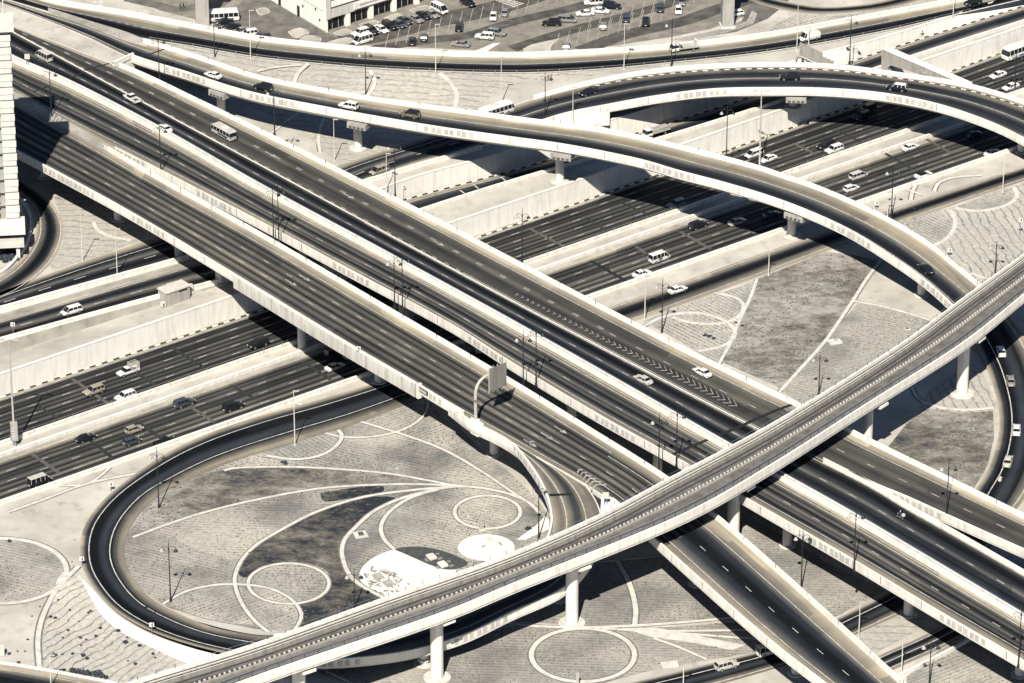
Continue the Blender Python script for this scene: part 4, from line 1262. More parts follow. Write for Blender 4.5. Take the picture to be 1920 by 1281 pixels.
# top middle and upper right
patch('drip_slope', [(450, 190), (560, 240), (640, 312), (735, 282), (850, 242), (700, 218), (560, 190)], M['drip'], sm=False)
patch('planting_bed', [(1206, 602), (1310, 564), (1425, 524), (1417, 545), (1385, 605), (1365, 650), (1340, 680), (1300, 655), (1250, 626)], M['bed4'], sm=False)
patch('lawn', [(1422, 522), (1500, 492), (1545, 472), (1600, 478), (1652, 490), (1625, 525), (1600, 562), (1565, 612), (1545, 640), (1500, 690), (1468, 730), (1420, 708), (1352, 678), (1372, 640), (1388, 605), (1408, 562)], M['lawn2'], sm=False)
patch('planting_bed', [(1610, 566), (1680, 582), (1745, 602), (1720, 640), (1620, 720), (1545, 765), (1505, 760), (1468, 732), (1545, 642)], M['bed'], sm=False)
patch('drip_slope', [(1655, 434), (1690, 422), (1780, 391), (1870, 360), (1930, 340), (2050, 300), (2050, 500), (1900, 540), (1830, 560), (1760, 480), (1700, 440)], M['drip2'], sm=False)
patch('planting_bed', ell(1720, 425, 66, 36), M['bed4'])
patch('planting_bed', [(1790, 389), (1845, 368), (1900, 352), (1904, 366), (1895, 380), (1865, 390), (1827, 394)], M['bed2'])
patch('lawn', [(1645, 862), (1700, 795), (1735, 765), (1800, 775), (1862, 770), (1864, 820), (1852, 872), (1832, 906), (1800, 960), (1720, 905)], M['lawn2'], sm=False)
patch('drip_slope', [(1725, 765), (1740, 735), (1790, 700), (1838, 690), (1862, 740), (1866, 768), (1800, 773)], M['drip2'], sm=False)
patch('drip_slope', [(92, 340), (170, 370), (232, 398), (272, 445), (200, 475), (100, 505), (92, 492), (110, 460), (117, 425), (110, 395)], M['drip'], sm=False)
patch('brick_planting', [(1430, 70), (1455, 45), (1490, 28), (1560, 30), (1640, 22), (1720, 5), (1745, -10), (1740, 5), (1590, 33), (1480, 58)], M['bed4'], sm=False)
patch('brick_planting', [(1258, 75), (1340, 58), (1400, 40), (1410, 20), (1420, 25), (1412, 45), (1360, 62), (1290, 76)], M['bed4'], sm=False)

path([(420, 882), (435, 878), (530, 875), (630, 879), (730, 888), (800, 900), (855, 910), (880, 912)])
path([(249, 1007), (325, 979), (385, 960), (480, 937), (605, 915), (730, 908), (800, 908), (870, 911)])
path([(867, 911), (780, 918), (680, 932), (592, 960), (540, 986), (480, 1022), (452, 1052), (440, 1085), (446, 1115), (462, 1145), (482, 1168), (505, 1186)], 1.15)
path(ell(541, 1094, 76, 38), closed=True)
path([(306, 1132), (350, 1108), (400, 1097), (435, 1095), (480, 1098), (517, 1107), (550, 1127), (565, 1152), (562, 1165), (550, 1184)])
path([(722, 1122), (675, 1096), (655, 1077), (644, 1052), (641, 1030), (647, 1010), (670, 985), (697, 961), (742, 938), (805, 920), (855, 912), (905, 915), (955, 926), (990, 941), (1012, 962)], 1.25)
path([(740, 1030), (721, 1012), (714, 988), (728, 962), (760, 938), (792, 925), (820, 918)], 1.25)
path(ell(914, 960, 62, 31), 1.2, closed=True)
path([(675, 790), (742, 810), (830, 842), (905, 885), (960, 922), (1000, 948)])
path([(500, 854), (555, 861), (605, 852), (634, 832), (641, 815), (634, 806)], 1.25)
path([(608, 811), (642, 819), (692, 819), (742, 810), (780, 792), (800, 770), (802, 750)])
path(ell(1093, 1228, 97, 50), 1.5, closed=True)
path([(1155, 1048), (1175, 1082), (1187, 1115), (1192, 1145), (1190, 1172)], 1.5)
path([(1095, 1056), (1120, 1054), (1255, 1041), (1300, 1036)], 1.0)
path([(950, 1168), (1010, 1174), (1095, 1176), (1185, 1173), (1285, 1166), (1395, 1156)], 1.2)
path([(1130, 1178), (1180, 1181), (1230, 1183), (1330, 1182), (1420, 1181)], 1.0)
path([(1180, 1182), (1260, 1186), (1340, 1192), (1440, 1200)], 1.0)
path([(1225, 1196), (1270, 1212), (1325, 1236)], 1.0)
patch('paved_strip', [(1165, 1178), (1230, 1177), (1300, 1190), (1398, 1210), (1372, 1219), (1290, 1204), (1220, 1194)], M['path'], sm=False)
path([(597, 1250), (640, 1272), (690, 1296)], .9)
path(ell(3, 1070, 122, 61), 1.5, closed=True)
path([(147, 1061), (120, 1089), (104, 1108), (90, 1133), (77, 1165), (71, 1200), (74, 1254)], 1.5)
patch('paved_pad', [(118, 1073), (130, 1076), (116, 1094), (104, 1096), (108, 1086)], M['path'], z=.07, sm=False)
path([(15, 960), (80, 937), (162, 907), (267, 885)], 1.1)
path([(112, 910), (160, 908), (187, 893), (206, 876)], 1.0)
path([(562, 781), (557, 768), (561, 760)], 1.2); path([(556, 756), (575, 761), (596, 768)], .9)
path([(1652, 487), (1625, 523), (1600, 562), (1572, 604), (1545, 642), (1500, 692), (1462, 734)], 1.2)
path([(1419, 524), (1408, 555), (1385, 604), (1368, 645), (1348, 682)], 1.1)
path([(1600, 564), (1650, 573), (1700, 586), (1748, 601)], 1.0)
path([(1340, 549), (1372, 555), (1391, 566), (1393, 582), (1378, 598), (1350, 606), (1318, 607), (1285, 602), (1262, 594)], 1.25)
path([(1206, 612), (1240, 595), (1285, 586), (1325, 589), (1360, 602), (1378, 620), (1372, 638), (1350, 650), (1310, 658)], 1.25)
path([(1752, 460), (1777, 445), (1790, 425), (1789, 407), (1781, 394)], 1.5)
path([(1790, 389), (1827, 395), (1865, 391), (1897, 379), (1907, 365), (1901, 351)], 1.5)
path([(1717, 346), (1710, 362), (1708, 374)], 1.3); path([(1700, 355), (1715, 360), (1732, 366)], .9)
path([(1752, 358), (1757, 346), (1768, 338), (1790, 332), (1840, 328)], 1.3)
path([(1820, 512), (1850, 522)], 1.0)
path([(1710, 726), (1725, 750), (1760, 763), (1810, 768), (1864, 764)], 1.2)
path([(620, 118), (600, 128), (565, 128), (530, 126), (482, 132)], .8, z=3.0) if False else None
path([(625, 276), (608, 240), (600, 262)], 1.0) if False else None
path([(600, 285), (597, 262), (602, 235), (610, 218)], 1.1)
path([(508, 250), (540, 225), (570, 205)], .9)
path([(688, 180, .9), (699, 166, 1.15), (702, 150, 1.4), (694, 132, 1.75)], 1.5)
path([(853, 200, .25), (857, 180, .45), (845, 155, .75), (824, 137, 1.2)], 1.6)
path([(551, 156, 2.15), (560, 136, 2.7), (578, 119, 3.1)], 1.5)
path([(482, 133, 3.6), (520, 125, 3.4), (565, 121, 3.0)], .9)
path([(175, 415), (182, 430), (205, 442), (245, 450)], 1.4)
path([(1100, 143), (1125, 137), (1150, 132)], .9) if False else None

# white paved slopes along the raised part of the loop
sT = smooth_line(P([(158, 1088, .05), (178, 1110, .2), (213, 1148, .5), (276, 1186, 1.0), (350, 1213, 1.5), (424, 1231, 2.0), (480, 1241, 2.4)]), 40)
sB = smooth_line(P([(152, 1085), (164, 1110), (190, 1153), (225, 1183), (287, 1215), (347, 1243), (400, 1266)], .05), 40)
flat('paved_slope', sT, sB, M['white_slope'])
sT = smooth_line(P([(364, 1164, 1.25), (425, 1180, 1.6), (480, 1190, 2.0), (530, 1192, 2.5)]), 20)
sB = smooth_line(P([(364, 1160), (425, 1170), (480, 1182), (535, 1188)], .08), 20)
flat('paved_slope', sB, sT, M['white_slope'])

# ------------------------------------------------------------------ low planting (real small plants in rows, and dry grass tufts)
from mathutils import noise as mnoise
def inside(poly, pts):
    x, y = pts[:, 0], pts[:, 1]
    r = np.zeros(len(pts), bool)
    n_ = len(poly)
    for a in range(n_):
        x1, y1 = poly[a]; x2, y2 = poly[(a+1) % n_]
        if y1 == y2: continue
        c = ((y1 > y) != (y2 > y)) & (x < (x2-x1)*(y-y1)/(y2-y1)+x1)
        r ^= c
    return r
PP = np.array([(x, y, w) for V, w in PATHS for x, y in V])
ROWANG = {'planted_rows': (.42, .95), 'planted_rows_b': (-.62, .95), 'planted_rows_c': (.06, .95), 'planted_rows_d': (.85, 1.05)}
rng = np.random.default_rng(5)
def near_path(pts):
    out = np.zeros(len(pts), bool)
    for k in range(0, len(pts), 2000):
        q = pts[k:k+2000]
        lo_, hi_ = q.min(0)-3, q.max(0)+3
        sel = PP[(PP[:, 0] > lo_[0]) & (PP[:, 0] < hi_[0]) & (PP[:, 1] > lo_[1]) & (PP[:, 1] < hi_[1])]
        if len(sel) == 0: continue
        d2 = (q[:, None, 0]-sel[None, :, 0])**2+(q[:, None, 1]-sel[None, :, 1])**2
        out[k:k+2000] = (d2 < (sel[None, :, 2]+.25)**2).any(1)
    return out
def sprout(pts, sizes, hts, name, mat):
    vs, fs = [], []
    for (x, y), s_, h_ in zip(pts, sizes, hts):
        a = rng.uniform(0, 3.14)
        for k in range(2):
            dx, dy = math.cos(a+k*1.57)*s_, math.sin(a+k*1.57)*s_
            b_ = len(vs)
            vs += [(x-dx, y-dy, .02), (x+dx, y+dy, .02), (x+dx*.7, y+dy*.7, h_), (x-dx*.7, y-dy*.7, h_*.9)]
            fs.append((b_, b_+1, b_+2, b_+3))
        b_ = len(vs)
        vs += [(x-s_*.8, y-s_*.5, h_*.75), (x+s_*.8, y-s_*.5, h_*.75), (x+s_*.7, y+s_*.6, h_*.8), (x-s_*.7, y+s_*.6, h_*.8)]
        fs.append((b_, b_+1, b_+2, b_+3))
    me = bpy.data.meshes.new(name); me.from_pydata(vs, [], fs); me.materials.append(M[mat])
    tag(link(bpy.data.objects.new(name, me)), kind='stuff')
for pi, (nm, poly, mn) in enumerate(PATCHES):
    if nm not in ('planting_bed', 'lawn', 'dark_planting', 'brick_planting'): continue
    lo_, hi_ = poly.min(0), poly.max(0)
    if mn in ROWANG:
        ang, per = ROWANG[mn]
        R_ = np.array([[math.cos(ang), -math.sin(ang)], [math.sin(ang), math.cos(ang)]])   # world -> row frame
        q = poly @ R_.T
        a0, a1 = q.min(0), q.max(0)
        gx, gy = np.meshgrid(np.arange(a0[0], a1[0], .68), np.arange(a0[1], a1[1], per*1.12))
        pts = np.stack([gx.ravel(), gy.ravel()], 1)
        pts += rng.normal(0, 1, pts.shape)*np.array([.22, .07])
        pts = pts @ R_
    else:
        area = np.prod(hi_-lo_)
        pts = lo_+rng.random((int(area*1.0), 2))*(hi_-lo_)
    m_ = inside(poly, pts)
    for pj in range(pi+1, len(PATCHES)):
        if PATCHES[pj][0] != 'smooth_sand':
            m_ &= ~inside(PATCHES[pj][1], pts)
    pts = pts[m_]
    if len(pts) == 0: continue
    pts = pts[~near_path(pts)]
    nz = np.array([mnoise.noise((x*.09, y*.09, pi*3.1))+.5*mnoise.noise((x*.3, y*.3, 9)) for x, y in pts])
    if mn in ROWANG:
        keep = rng.random(len(pts)) < np.clip(.62+nz*.75, .12, 1)
        pts = pts[keep]; nz = nz[keep]
        sprout(pts, rng.uniform(.09, .20, len(pts))*(1+nz*.5), rng.uniform(.08, .2, len(pts)), 'bed_plants', 'plant')
    else:
        keep = nz > rng.uniform(-.45, .35, len(pts))
        pts = pts[keep]
        sprout(pts, rng.uniform(.12, .30, len(pts)), rng.uniform(.08, .24, len(pts)), 'grass_tufts', 'tuft')
# ------------------------------------------------------------------ car park and building at the top
M['carpark'] = two_tone('car_park_asphalt', (.17, .158, .135), (.26, .24, .205), .25, fine=1.4, lo=.35, hi=.65, detail=7)
M['carlane'] = two_tone('oil_darkened_asphalt', (.055, .053, .05), (.11, .105, .095), .3, fine=1.4)
M['forecourt'] = two_tone('forecourt_paving', (.10, .096, .09), (.17, .16, .145), .3, fine=1.6)
patch('car_park', [(430, -40), (1420, -60), (1400, 30), (1330, 55), (1255, 70), (1110, 92), (960, 98), (800, 90), (640, 82), (480, 66), (400, 50)], M['carpark'], z=.01, sm=False)
patch('forecourt', [(380, 40), (430, -20), (510, -30), (560, 20), (615, 62), (660, 88), (560, 80), (470, 62)], M['forecourt'], z=.014, sm=False)
bm = MB()
for ln, w in (([(640, 78), (700, 68), (800, 42), (900, 22), (985, -2), (1060, -30)], 8), ([(700, 92), (800, 76), (880, 66), (960, 42), (1100, 8), (1180, -20)], 4),
              ([(960, 92), (1060, 60), (1160, 34), (1260, 5), (1310, -15)], 4), ([(1090, 95), (1170, 66), (1280, 40), (1350, 16), (1420, -5)], 5)):
    V = smooth_line(P(ln, .018), 40); stripe_mesh(bm, V, w, dz=0)
structure('car_park_lane', bm, M['carlane'])
bm = MB()
def bays(x0, y0, dx, dy, n, lx=9, ly=-34, skip=()):
    for k in range(n):
        if k in skip: continue
        a = at(x0+dx*k, y0+dy*k, .03); b_ = at(x0+dx*k+lx, y0+dy*k+ly, .03)
        stripe_mesh(bm, [a, b_], .16, dz=0)
bays(1040, 96, 19.8, -5.5, 11)
bays(1100, 62, 20, -5.6, 12, 9, -32)
bays(722, 90, 19.6, -5.2, 12, 8, -32)
bays(965, 30, 19, -5, 10, 8, -24)
for k in range(9):
    a = at(932+22*k, 48-4.6*k+26, .03); b_ = at(952+22*k, 43-4.6*k+26+4, .03)
for k in range(8):
    a = at(905+k*5, 75-k*8.5, .03); stripe_mesh(bm, [a, at(940+k*5, 72-k*8.5, .03)], .16, dz=0)
for k in range(7):
    a = at(1190+k*16, 72-k*4, .03); stripe_mesh(bm, [a, at(1240+k*16, 66-k*4, .03)], .16, dz=0)
structure('car_park_bay_lines', bm, M['paint_worn'])
bm = MB()
for k in range(8):
    strip_between(bm, at(925+k*5.0, 0+k*1.9, .03), at(945+k*5.2, -5+k*1.6, .03), .55, 0)
structure('zebra_crossing', bm, M['paint'])
for pts in ([(540, 60), (562, 52), (580, 62), (556, 72)], [(562, 74), (582, 66), (604, 74), (580, 82)], [(480, 18), (495, 14), (505, 22), (488, 29)], [(625, 62), (645, 54), (662, 60), (636, 67)], [(612, 80), (640, 72), (658, 70), (658, 80), (640, 86)], [(673, 46), (700, 38), (712, 42), (684, 52)], [(720, 34), (745, 25), (756, 31), (730, 38)], [(767, 19), (800, 10), (808, 15), (778, 24)]):
    patch('planter_bed', pts, M['sand_dark'], z=.05, sm=False)
    path(pts, .3, z=.1, closed=True)
patch('traffic_island', [(878, 100), (905, 90), (925, 81), (938, 81), (920, 92), (905, 102)], M['white_slope'], z=.09, sm=False)
patch('traffic_island', [(985, 100), (980, 92), (995, 84), (1020, 78), (1050, 72), (1035, 85), (1030, 99)], M['sand'], z=.09, sm=False)
patch('painted_hatching', [(168, 8), (182, 0), (200, 2), (188, 14)], M['paint'], z=.03, sm=False)
patch('painted_hatching', [(248, 28), (262, 18), (292, 20), (270, 30)], M['paint'], z=.03, sm=False)
patch('entrance_road', [(1390, 40), (1405, 10), (1440, -20), (1500, -20), (1470, 10), (1440, 35), (1380, 60), (1330, 68)], M['forecourt'], z=.02, sm=False)
patch('entrance_road', [(230, -10), (300, 20), (380, 40), (440, 20), (470, -20), (420, -40), (300, -40)], M['carpark'], z=.016, sm=False)
patch('entrance_lane', [(230, 2), (330, 24), (420, 12), (450, -10), (430, -14), (405, 4), (330, 12), (250, -8)], M['forecourt'], z=.019, sm=False)

# building
bl = empty('shop_building', at(612, 62))
tag(bl, 'white flat roofed building with dark shop windows beside the car park', 'building')
C0, A0, B0 = at(612, 62), at(470, -22), at(830, -6)
u1 = (A0-C0).normalized(); u2 = (B0-C0).normalized()
L1, L2 = 75, 46
H = 13.5
def bprism(nm, mat, pts, z0, z1):
    bm = MB(); bm.prism(pts, z0, z1)
    return child(bm.build(nm, mat), bl)
def q2(a, b_): 
    p = C0+u1*a+u2*b_
    return (p.x, p.y)
bprism('wall', M['stucco'], [q2(0, .4), q2(L1, .4), q2(L1, L2), q2(0, L2)][:4] if False else [q2(.0, .0), q2(L1, 0), q2(L1, .5), q2(0, .5)], 0, H)
bprism('wall', M['conc3'], [q2(2.4, .5), q2(L1, .5), q2(L1, L2), q2(2.4, L2)], 0, H-.3)
bprism('upper_storey', M['tan'], [q2(-.0, .52), q2(2.38, .52), q2(2.38, L2), q2(0, L2)], 3.5, 5.9)
bprism('upper_storey', M['stucco'], [q2(.15, .52), q2(2.38, .52), q2(2.38, L2), q2(.15, L2)], 5.95, H-1)
bprism('corner_pier', M['tan'], [q2(-.25, .02), q2(-.005, .02), q2(-.005, 1.3), q2(-.25, 1.3)], 3.5, H)
bprism('cornice', M['dark_pole'], [q2(-.02, 1.4), q2(.14, 1.4), q2(.14, L2), q2(-.02, L2)], 6.1, 6.3)
bprism('cornice', M['conc'], [q2(-.15, 1.4), q2(.14, 1.4), q2(.14, L2), q2(-.15, L2)], 8.4, 8.8)
bprism('sign_band', M['conc'], [q2(-.35, 8.5), q2(-.01, 8.5), q2(-.01, 19.5), q2(-.35, 19.5)], 4.0, 5.7)
bprism('sign_stroke', M['conc3'], [q2(-.40, 10), q2(-.351, 10), q2(-.351, 17.2), q2(-.40, 17.2)], 4.7, 5.1)
bprism('sign_band', M['conc2'], [q2(-.35, 22), q2(-.01, 22), q2(-.01, 33), q2(-.35, 33)], 4.0, 5.7)
for k in range(5):
    bprism('column', M['stucco'], [q2(.1, 6.2+7.2*k), q2(1.2, 6.2+7.2*k), q2(1.2, 7.5+7.2*k), q2(.1, 7.5+7.2*k)], 0, 3.49)
    bprism('shop_window', M['shop_glass'], [q2(1.0, .6+7.2*k), q2(1.15, .6+7.2*k), q2(1.15, 6.1+7.2*k), q2(1.0, 6.1+7.2*k)], .25, 3.3)
    for m_ in range(2):
        bprism('mullion', M['grey_pole'], [q2(.92, 2.4+7.2*k+1.9*m_), q2(.999, 2.4+7.2*k+1.9*m_), q2(.999, 2.52+7.2*k+1.9*m_), q2(.92, 2.52+7.2*k+1.9*m_)], .25, 3.3)
bprism('shop_floor_wall', M['conc3'], [q2(1.3, .51), q2(2.35, .51), q2(2.35, L2), q2(1.3, L2)], 0, 3.49)
for a_ in (12, 20.6):
    bprism('door', M['dark_pole'], [q2(a_, -.08), q2(a_+1.1, -.08), q2(a_+1.1, -.005), q2(a_, -.005)], 0, 2.9)
bprism('wall_band', M['conc3'], [q2(1.2, -.04), q2(L1, -.04), q2(L1, -.005), q2(1.2, -.005)], 5.3, 5.42)
bprism('plinth', M['conc3'], [q2(.0, -.14), q2(11.9, -.14), q2(11.9, -.005), q2(.0, -.005)], 0, .35)
for k, (a, z) in enumerate(((2.6, 2.3), (4.4, 4.6), (10.2, 3.4), (14, 4.4))):
    bprism('wall_lamp', M['dark_pole'], [q2(a, -.25), q2(a+.3, -.25), q2(a+.3, -.005), q2(a, -.005)], z, z+.5)
for k, (a, z) in enumerate(((10.5, 7.6), (11.3, 7.2), (11.8, 7.7), (12.4, 6.9))):
    bprism('wall_emblem', M['dark_pole'], [q2(a, -.12), q2(a+.6, -.12), q2(a+.6, -.005), q2(a, -.005)], z, z+.35)
# tall concrete pylons by the top edge
for px, py, w, lab in ((378.5, 53, 3.3, 'square grey concrete pylon rising beside the dark parked cars and bus, top left'), (1364, 54, 2.9, 'square concrete pylon standing at the end of the car park, top right')):
    b_ = at(px, py)
    t = empty('concrete_pylon', b_); tag(t, lab, 'pylon', 'concrete pylons')
    bm = MB(); bm.box(b_+Vector((0, w/2, 0)), w, w, 19, .12); child(bm.build('shaft', M['conc3']), t)
    bm = MB(); bm.box(b_+Vector((0, w/2, 0)), w+.7, w+.7, .5, .12); child(bm.build('plinth', M['kerb']), t)
    bm = MB(); bm.box(b_+Vector((0, w/2, 19.0)), w+2.6, w+2.6, 1.4, .12); child(bm.build('head', M['conc2']), t)

M['tower'] = concrete('cream_tower_cladding', g(.60), .14, stain=.35)
# ------------------------------------------------------------------ tower block at the left edge
tb0 = at(41, 470)
ht = 55.5
tw = empty('tower_block', tb0)
tag(tw, 'tall cream tower block with stacked balconies at the left edge, casting a long shadow', 'building')
ang = math.radians(6.6)
ca, sa = math.cos(ang), math.sin(ang)
def tq(a, b_): return (tb0.x+a*ca-b_*sa, tb0.y+a*sa+b_*ca)
def tpr(nm, mat, pts, z0, z1, par=None):
    bm = MB(); bm.prism([tq(*p) for p in pts], z0, z1)
    return child(bm.build(nm, M[mat]), tw)
D = 4.2
tpr('core', 'conc3', [(-32, 1.2), (-.5, 1.2), (-.5, D-.4), (-3.6, D-.4), (-3.6, 17), (-32, 17)], 0, ht-1.2)
nf = 15
fh = (ht-8.0)/nf
for k in range(nf):
    z = 8.0+k*fh
    tpr('balcony', 'tower', [(-3.0, -.10), (-.10, -.10), (-.10, D-.3), (-3.0, D-.3)], z+.25, z+1.6)
    tpr('balcony_rail', 'tower', [(-3.0, -.26), (.04, -.26), (.04, D-.3), (-3.0, D-.3)], z+1.601, z+fh-.12)
    tpr('balcony', 'tower', [(-32, -.3), (-4.4, -.3), (-4.4, 1.19), (-32, 1.19)], z+.1, z+1.35)
    tpr('floor_slab', 'conc3', [(-32.1, .25), (-.3, .25), (-.3, D-.6), (-32.1, D-.6)], z-.1, z+.24)
    tpr('window', 'shop_glass', [(-31, 1.1), (-4.5, 1.1), (-4.5, 1.195), (-31, 1.195)], z+1.4, z+fh-.3)
tpr('roof_ledge', 'tower', [(-33, -1.2), (.9, -1.2), (.9, D+.6), (-33, D+.6)], ht-2.2, ht)
tpr('roof_parapet', 'tower', [(-33, 5), (-3.6, 5), (-3.6, 17.2), (-33, 17.2)], ht-1.19, ht+1.5)
for a, h in ((-1.2, 3.2), (-2.1, 2.6), (-3.0, 5)):
    bm = MB(); x, y = tq(a, 4); bm.tube([(x, y, ht), (x, y, ht+h)], .12, 6); child(bm.build('aerial', M['white_pole']), tw)
tpr('roof_room', 'tower', [(-12, 7), (-3.7, 7), (-3.7, 13), (-12, 13)], ht+1.501, ht+7)
tpr('canopy', 'conc2', [(-34, -3.5), (1.0, -3.5), (1.0, 1.1), (-34, 1.1)], 5.6, 7.9)
tpr('canopy', 'tan', [(-34, -5), (.6, -5), (.6, 1.1), (-34, 1.1)], 3.2, 4.3)
for k in range(6):
    tpr('column', 'tower', [(-1.2-5*k, -4.4), (-.4-5*k, -4.4), (-.4-5*k, -3.7), (-1.2-5*k, -3.7)], 0, 3.19)
tpr('shop_front', 'shop_glass', [(-32, 1.0), (-.6, 1.0), (-.6, 1.19), (-32, 1.19)], .2, 3.19)

# small service hut on the sand strip
h0 = at(303.5, 560, -.05)
kd = math.atan2(*(at(403, 535)-at(303, 570)).yx)
t = empty('service_hut', at(335, 565, 0)); tag(t, 'small sand coloured service hut on the strip between two white walls', 'hut')
ux = Vector((math.cos(kd), math.sin(kd), 0)); uy = Vector((-ux.y, ux.x, 0))
c = at(336, 566, 0)+uy*1.8
bm = MB(); bm.box((c.x, c.y, -1.2), 6.2, 3.2, 4.0, kd); child(bm.build('wall', M['conc3']), t)
bm = MB(); bm.box((c.x, c.y, 2.8), 6.6, 3.6, .25, kd); child(bm.build('roof', M['tan']), t)
bm = MB(); p = c-uy*1.62+ux*1.2; bm.box((p.x, p.y, 2.2), 2.2, .1, .3, kd); child(bm.build('louvre', M['dark_pole']), t)
t2 = empty('air_unit', at(302, 566, 0)); tag(t2, 'white air conditioning box fixed beside the small hut', 'air conditioner')
p = c-ux*3.7-uy*1.0; bm = MB(); bm.box((p.x, p.y, -.2), 1.0, .7, 1.0, kd); child(bm.build('casing', M['white_pole']), t2)
bm = MB(); bm.lathe([(.32, 0), (.32, .05)], (0, 0, 0), 14); f = bm.build('fan_grille', M['black']); f.parent = t2; f.location = Vector((p.x, p.y, .3))-t2.location+Vector((0, -.36, 0)); f.rotation_euler = (math.pi/2, 0, 0)
t3 = empty('water_tank', at(367, 555, 0)); tag(t3, 'round pale tank standing right behind the small hut', 'tank')
p = c+ux*4.6+uy*.4; bm = MB(); bm.lathe([(.9, 0), (.9, 1.7), (.6, 2.1), (.2, 2.2)], (p.x, p.y, -.2), 16); child(bm.build('tank_shell', M['tan'], smooth=True), t3)

# straddle frame and sign gantries
t = empty('straddle_frame', at(1720, 150, 0)); tag(t, 'bare concrete straddle frame with triangular opening above the narrow slip road', 'concrete frame')
a, b_ = at(1654, 92, 7.2), at(1812, 160, 7.2)
d = b_-a; d.z = 0; Ld = d.length; d.normalize(); q = Vector((-d.y, d.x, 0))
bm = MB()
S = []
for s_, in ((0,), (1,)):
    off = q*(-.1 if s_ == 0 else 2.0)
    S.append([a+off+Vector((0, 0, -9.5)), a+off, b_+off, b_+off+Vector((0, 0, -1.0)), a+d*3.2+off+Vector((0, 0, -3.2)), a+d*2.2+off+Vector((0, 0, -4.2)), a+d*2.2+off+Vector((0, 0, -9.5))])
bm.sweep(S)
child(bm.build('frame_beam', M['conc3']), t)
bm = MB(); c = a+d*Ld*.5+q*.95; bm.box((c.x, c.y, 7.205), Ld+.1, 2.3, .12, math.atan2(d.y, d.x)); child(bm.build('frame_top', M['conc']), t)
bm = MB(); c = a+d*Ld*.5-q*.16+Vector((0, 0, -1.6))
for k, (w_, h_) in enumerate(((.4, .9), (.9, .3), (.4, .9))):
    cc = c+d*(k*.7-.7); bm.box(cc, w_, .08, h_, math.atan2(d.y, d.x))
child(bm.build('painted_mark', M['paint']), t)

t = empty('sign_gantry', at(1497, 112, 0)); tag(t, 'curved sign gantry seen from behind beyond the arched ramp viaduct', 'sign gantry', 'sign gantries')
a, b_ = at(1499, 104, 4.0), at(1562, 134, 4.0)
d = (b_-a); d.z = 0; Ld = d.length; d.normalize(); rz = math.atan2(d.y, d.x)
bm = MB()
nrib = 9
for k in range(nrib):
    c = a+d*Ld*(k+.5)/nrib
    hh = 4.1 if k < 6 else 3.2
    bm.box((c.x, c.y, 3.4), Ld/nrib-.06, .12, hh, rz)
child(bm.build('sign_back', M['conc3']), t)
bm = MB()
for k in range(nrib+1):
    c = a+d*Ld*k/nrib+Vector((0, -.14, 0)); bm.box((c.x, c.y, 3.2), .12, .12, 3.9, rz)
child(bm.build('sign_rib', M['grey_pole']), t)
bm = MB()
pst = a-d*1.2+Vector((0, -1.2, 0))
bm.tube([(pst.x, pst.y, 0), (pst.x, pst.y, 3), (pst.x+d.x*.6, pst.y+d.y*.6, 4.0), (pst.x+d.x*2, pst.y+d.y*2, 4.4), (pst.x+d.x*Ld, pst.y+d.y*Ld, 4.4)], .28, 12)
child(bm.build('curved_mast', M['grey_pole'], smooth=True), t)

t = empty('sign_gantry', at(885, 797, ZM)); tag(t, 'curved cantilever sign gantry seen from behind, arching over the nearest deck', 'sign gantry', 'sign gantries')
b_ = at(887, 795, ZM+.6)
i = edge_at(An, 890); d = (An[i+1]-An[i]); d.z = 0; d.normalize(); q = Vector((-d.y, d.x, 0))
base = An[i]-q*.5+Vector((0, 0, -1.8))
bm = MB(); bm.prism([(p.x, p.y) for p in (base-d*1.1-q*.55, base+d*1.1-q*.55, base+d*1.9+q*.42, base-d*1.9+q*.42)], ZM-2.2, ZM+.9); child(bm.build('bracket', M['conc']), t)
top = 9.6
c = Vector((base.x, base.y, ZM+.9))
bm = MB()
pts = [c, c+Vector((0, 0, 6.6)), c+Vector((0, 0, 7.7))+q*.35, c+Vector((0, 0, 8.6))+q*1.1, c+Vector((0, 0, 9.1))+q*2.2, c+Vector((0, 0, 9.3))+q*3.4, c+Vector((0, 0, 9.35))+q*8.0]
pts = smooth_line(pts, 24)
bm.tube(pts, [.34]*12+[.30]*12, 12); child(bm.build('curved_mast', M['grey_pole'], smooth=True), t)
bm = MB(); bm.box(c, 1.1, 1.1, .35, math.atan2(d.y, d.x)); child(bm.build('base_plate', M['conc']), t)
sc = c+q*5.5+Vector((0, 0, 5.6))+d*.45
rz = math.atan2(q.y, q.x)
bm = MB()
for k in range(4):
    p = sc+q*(k-1.5)*1.12; bm.box(p, 1.04, .12, 5.2, rz)
child(bm.build('sign_back', M['sign_back']), t)
bm = MB()
for k in range(5):
    p = sc+q*(k-2)*1.12-d*.16+Vector((0, 0, -.5)); bm.box(p, .14, .16, 6.0, rz)
child(bm.build('sign_rib', M['grey_pole']), t)
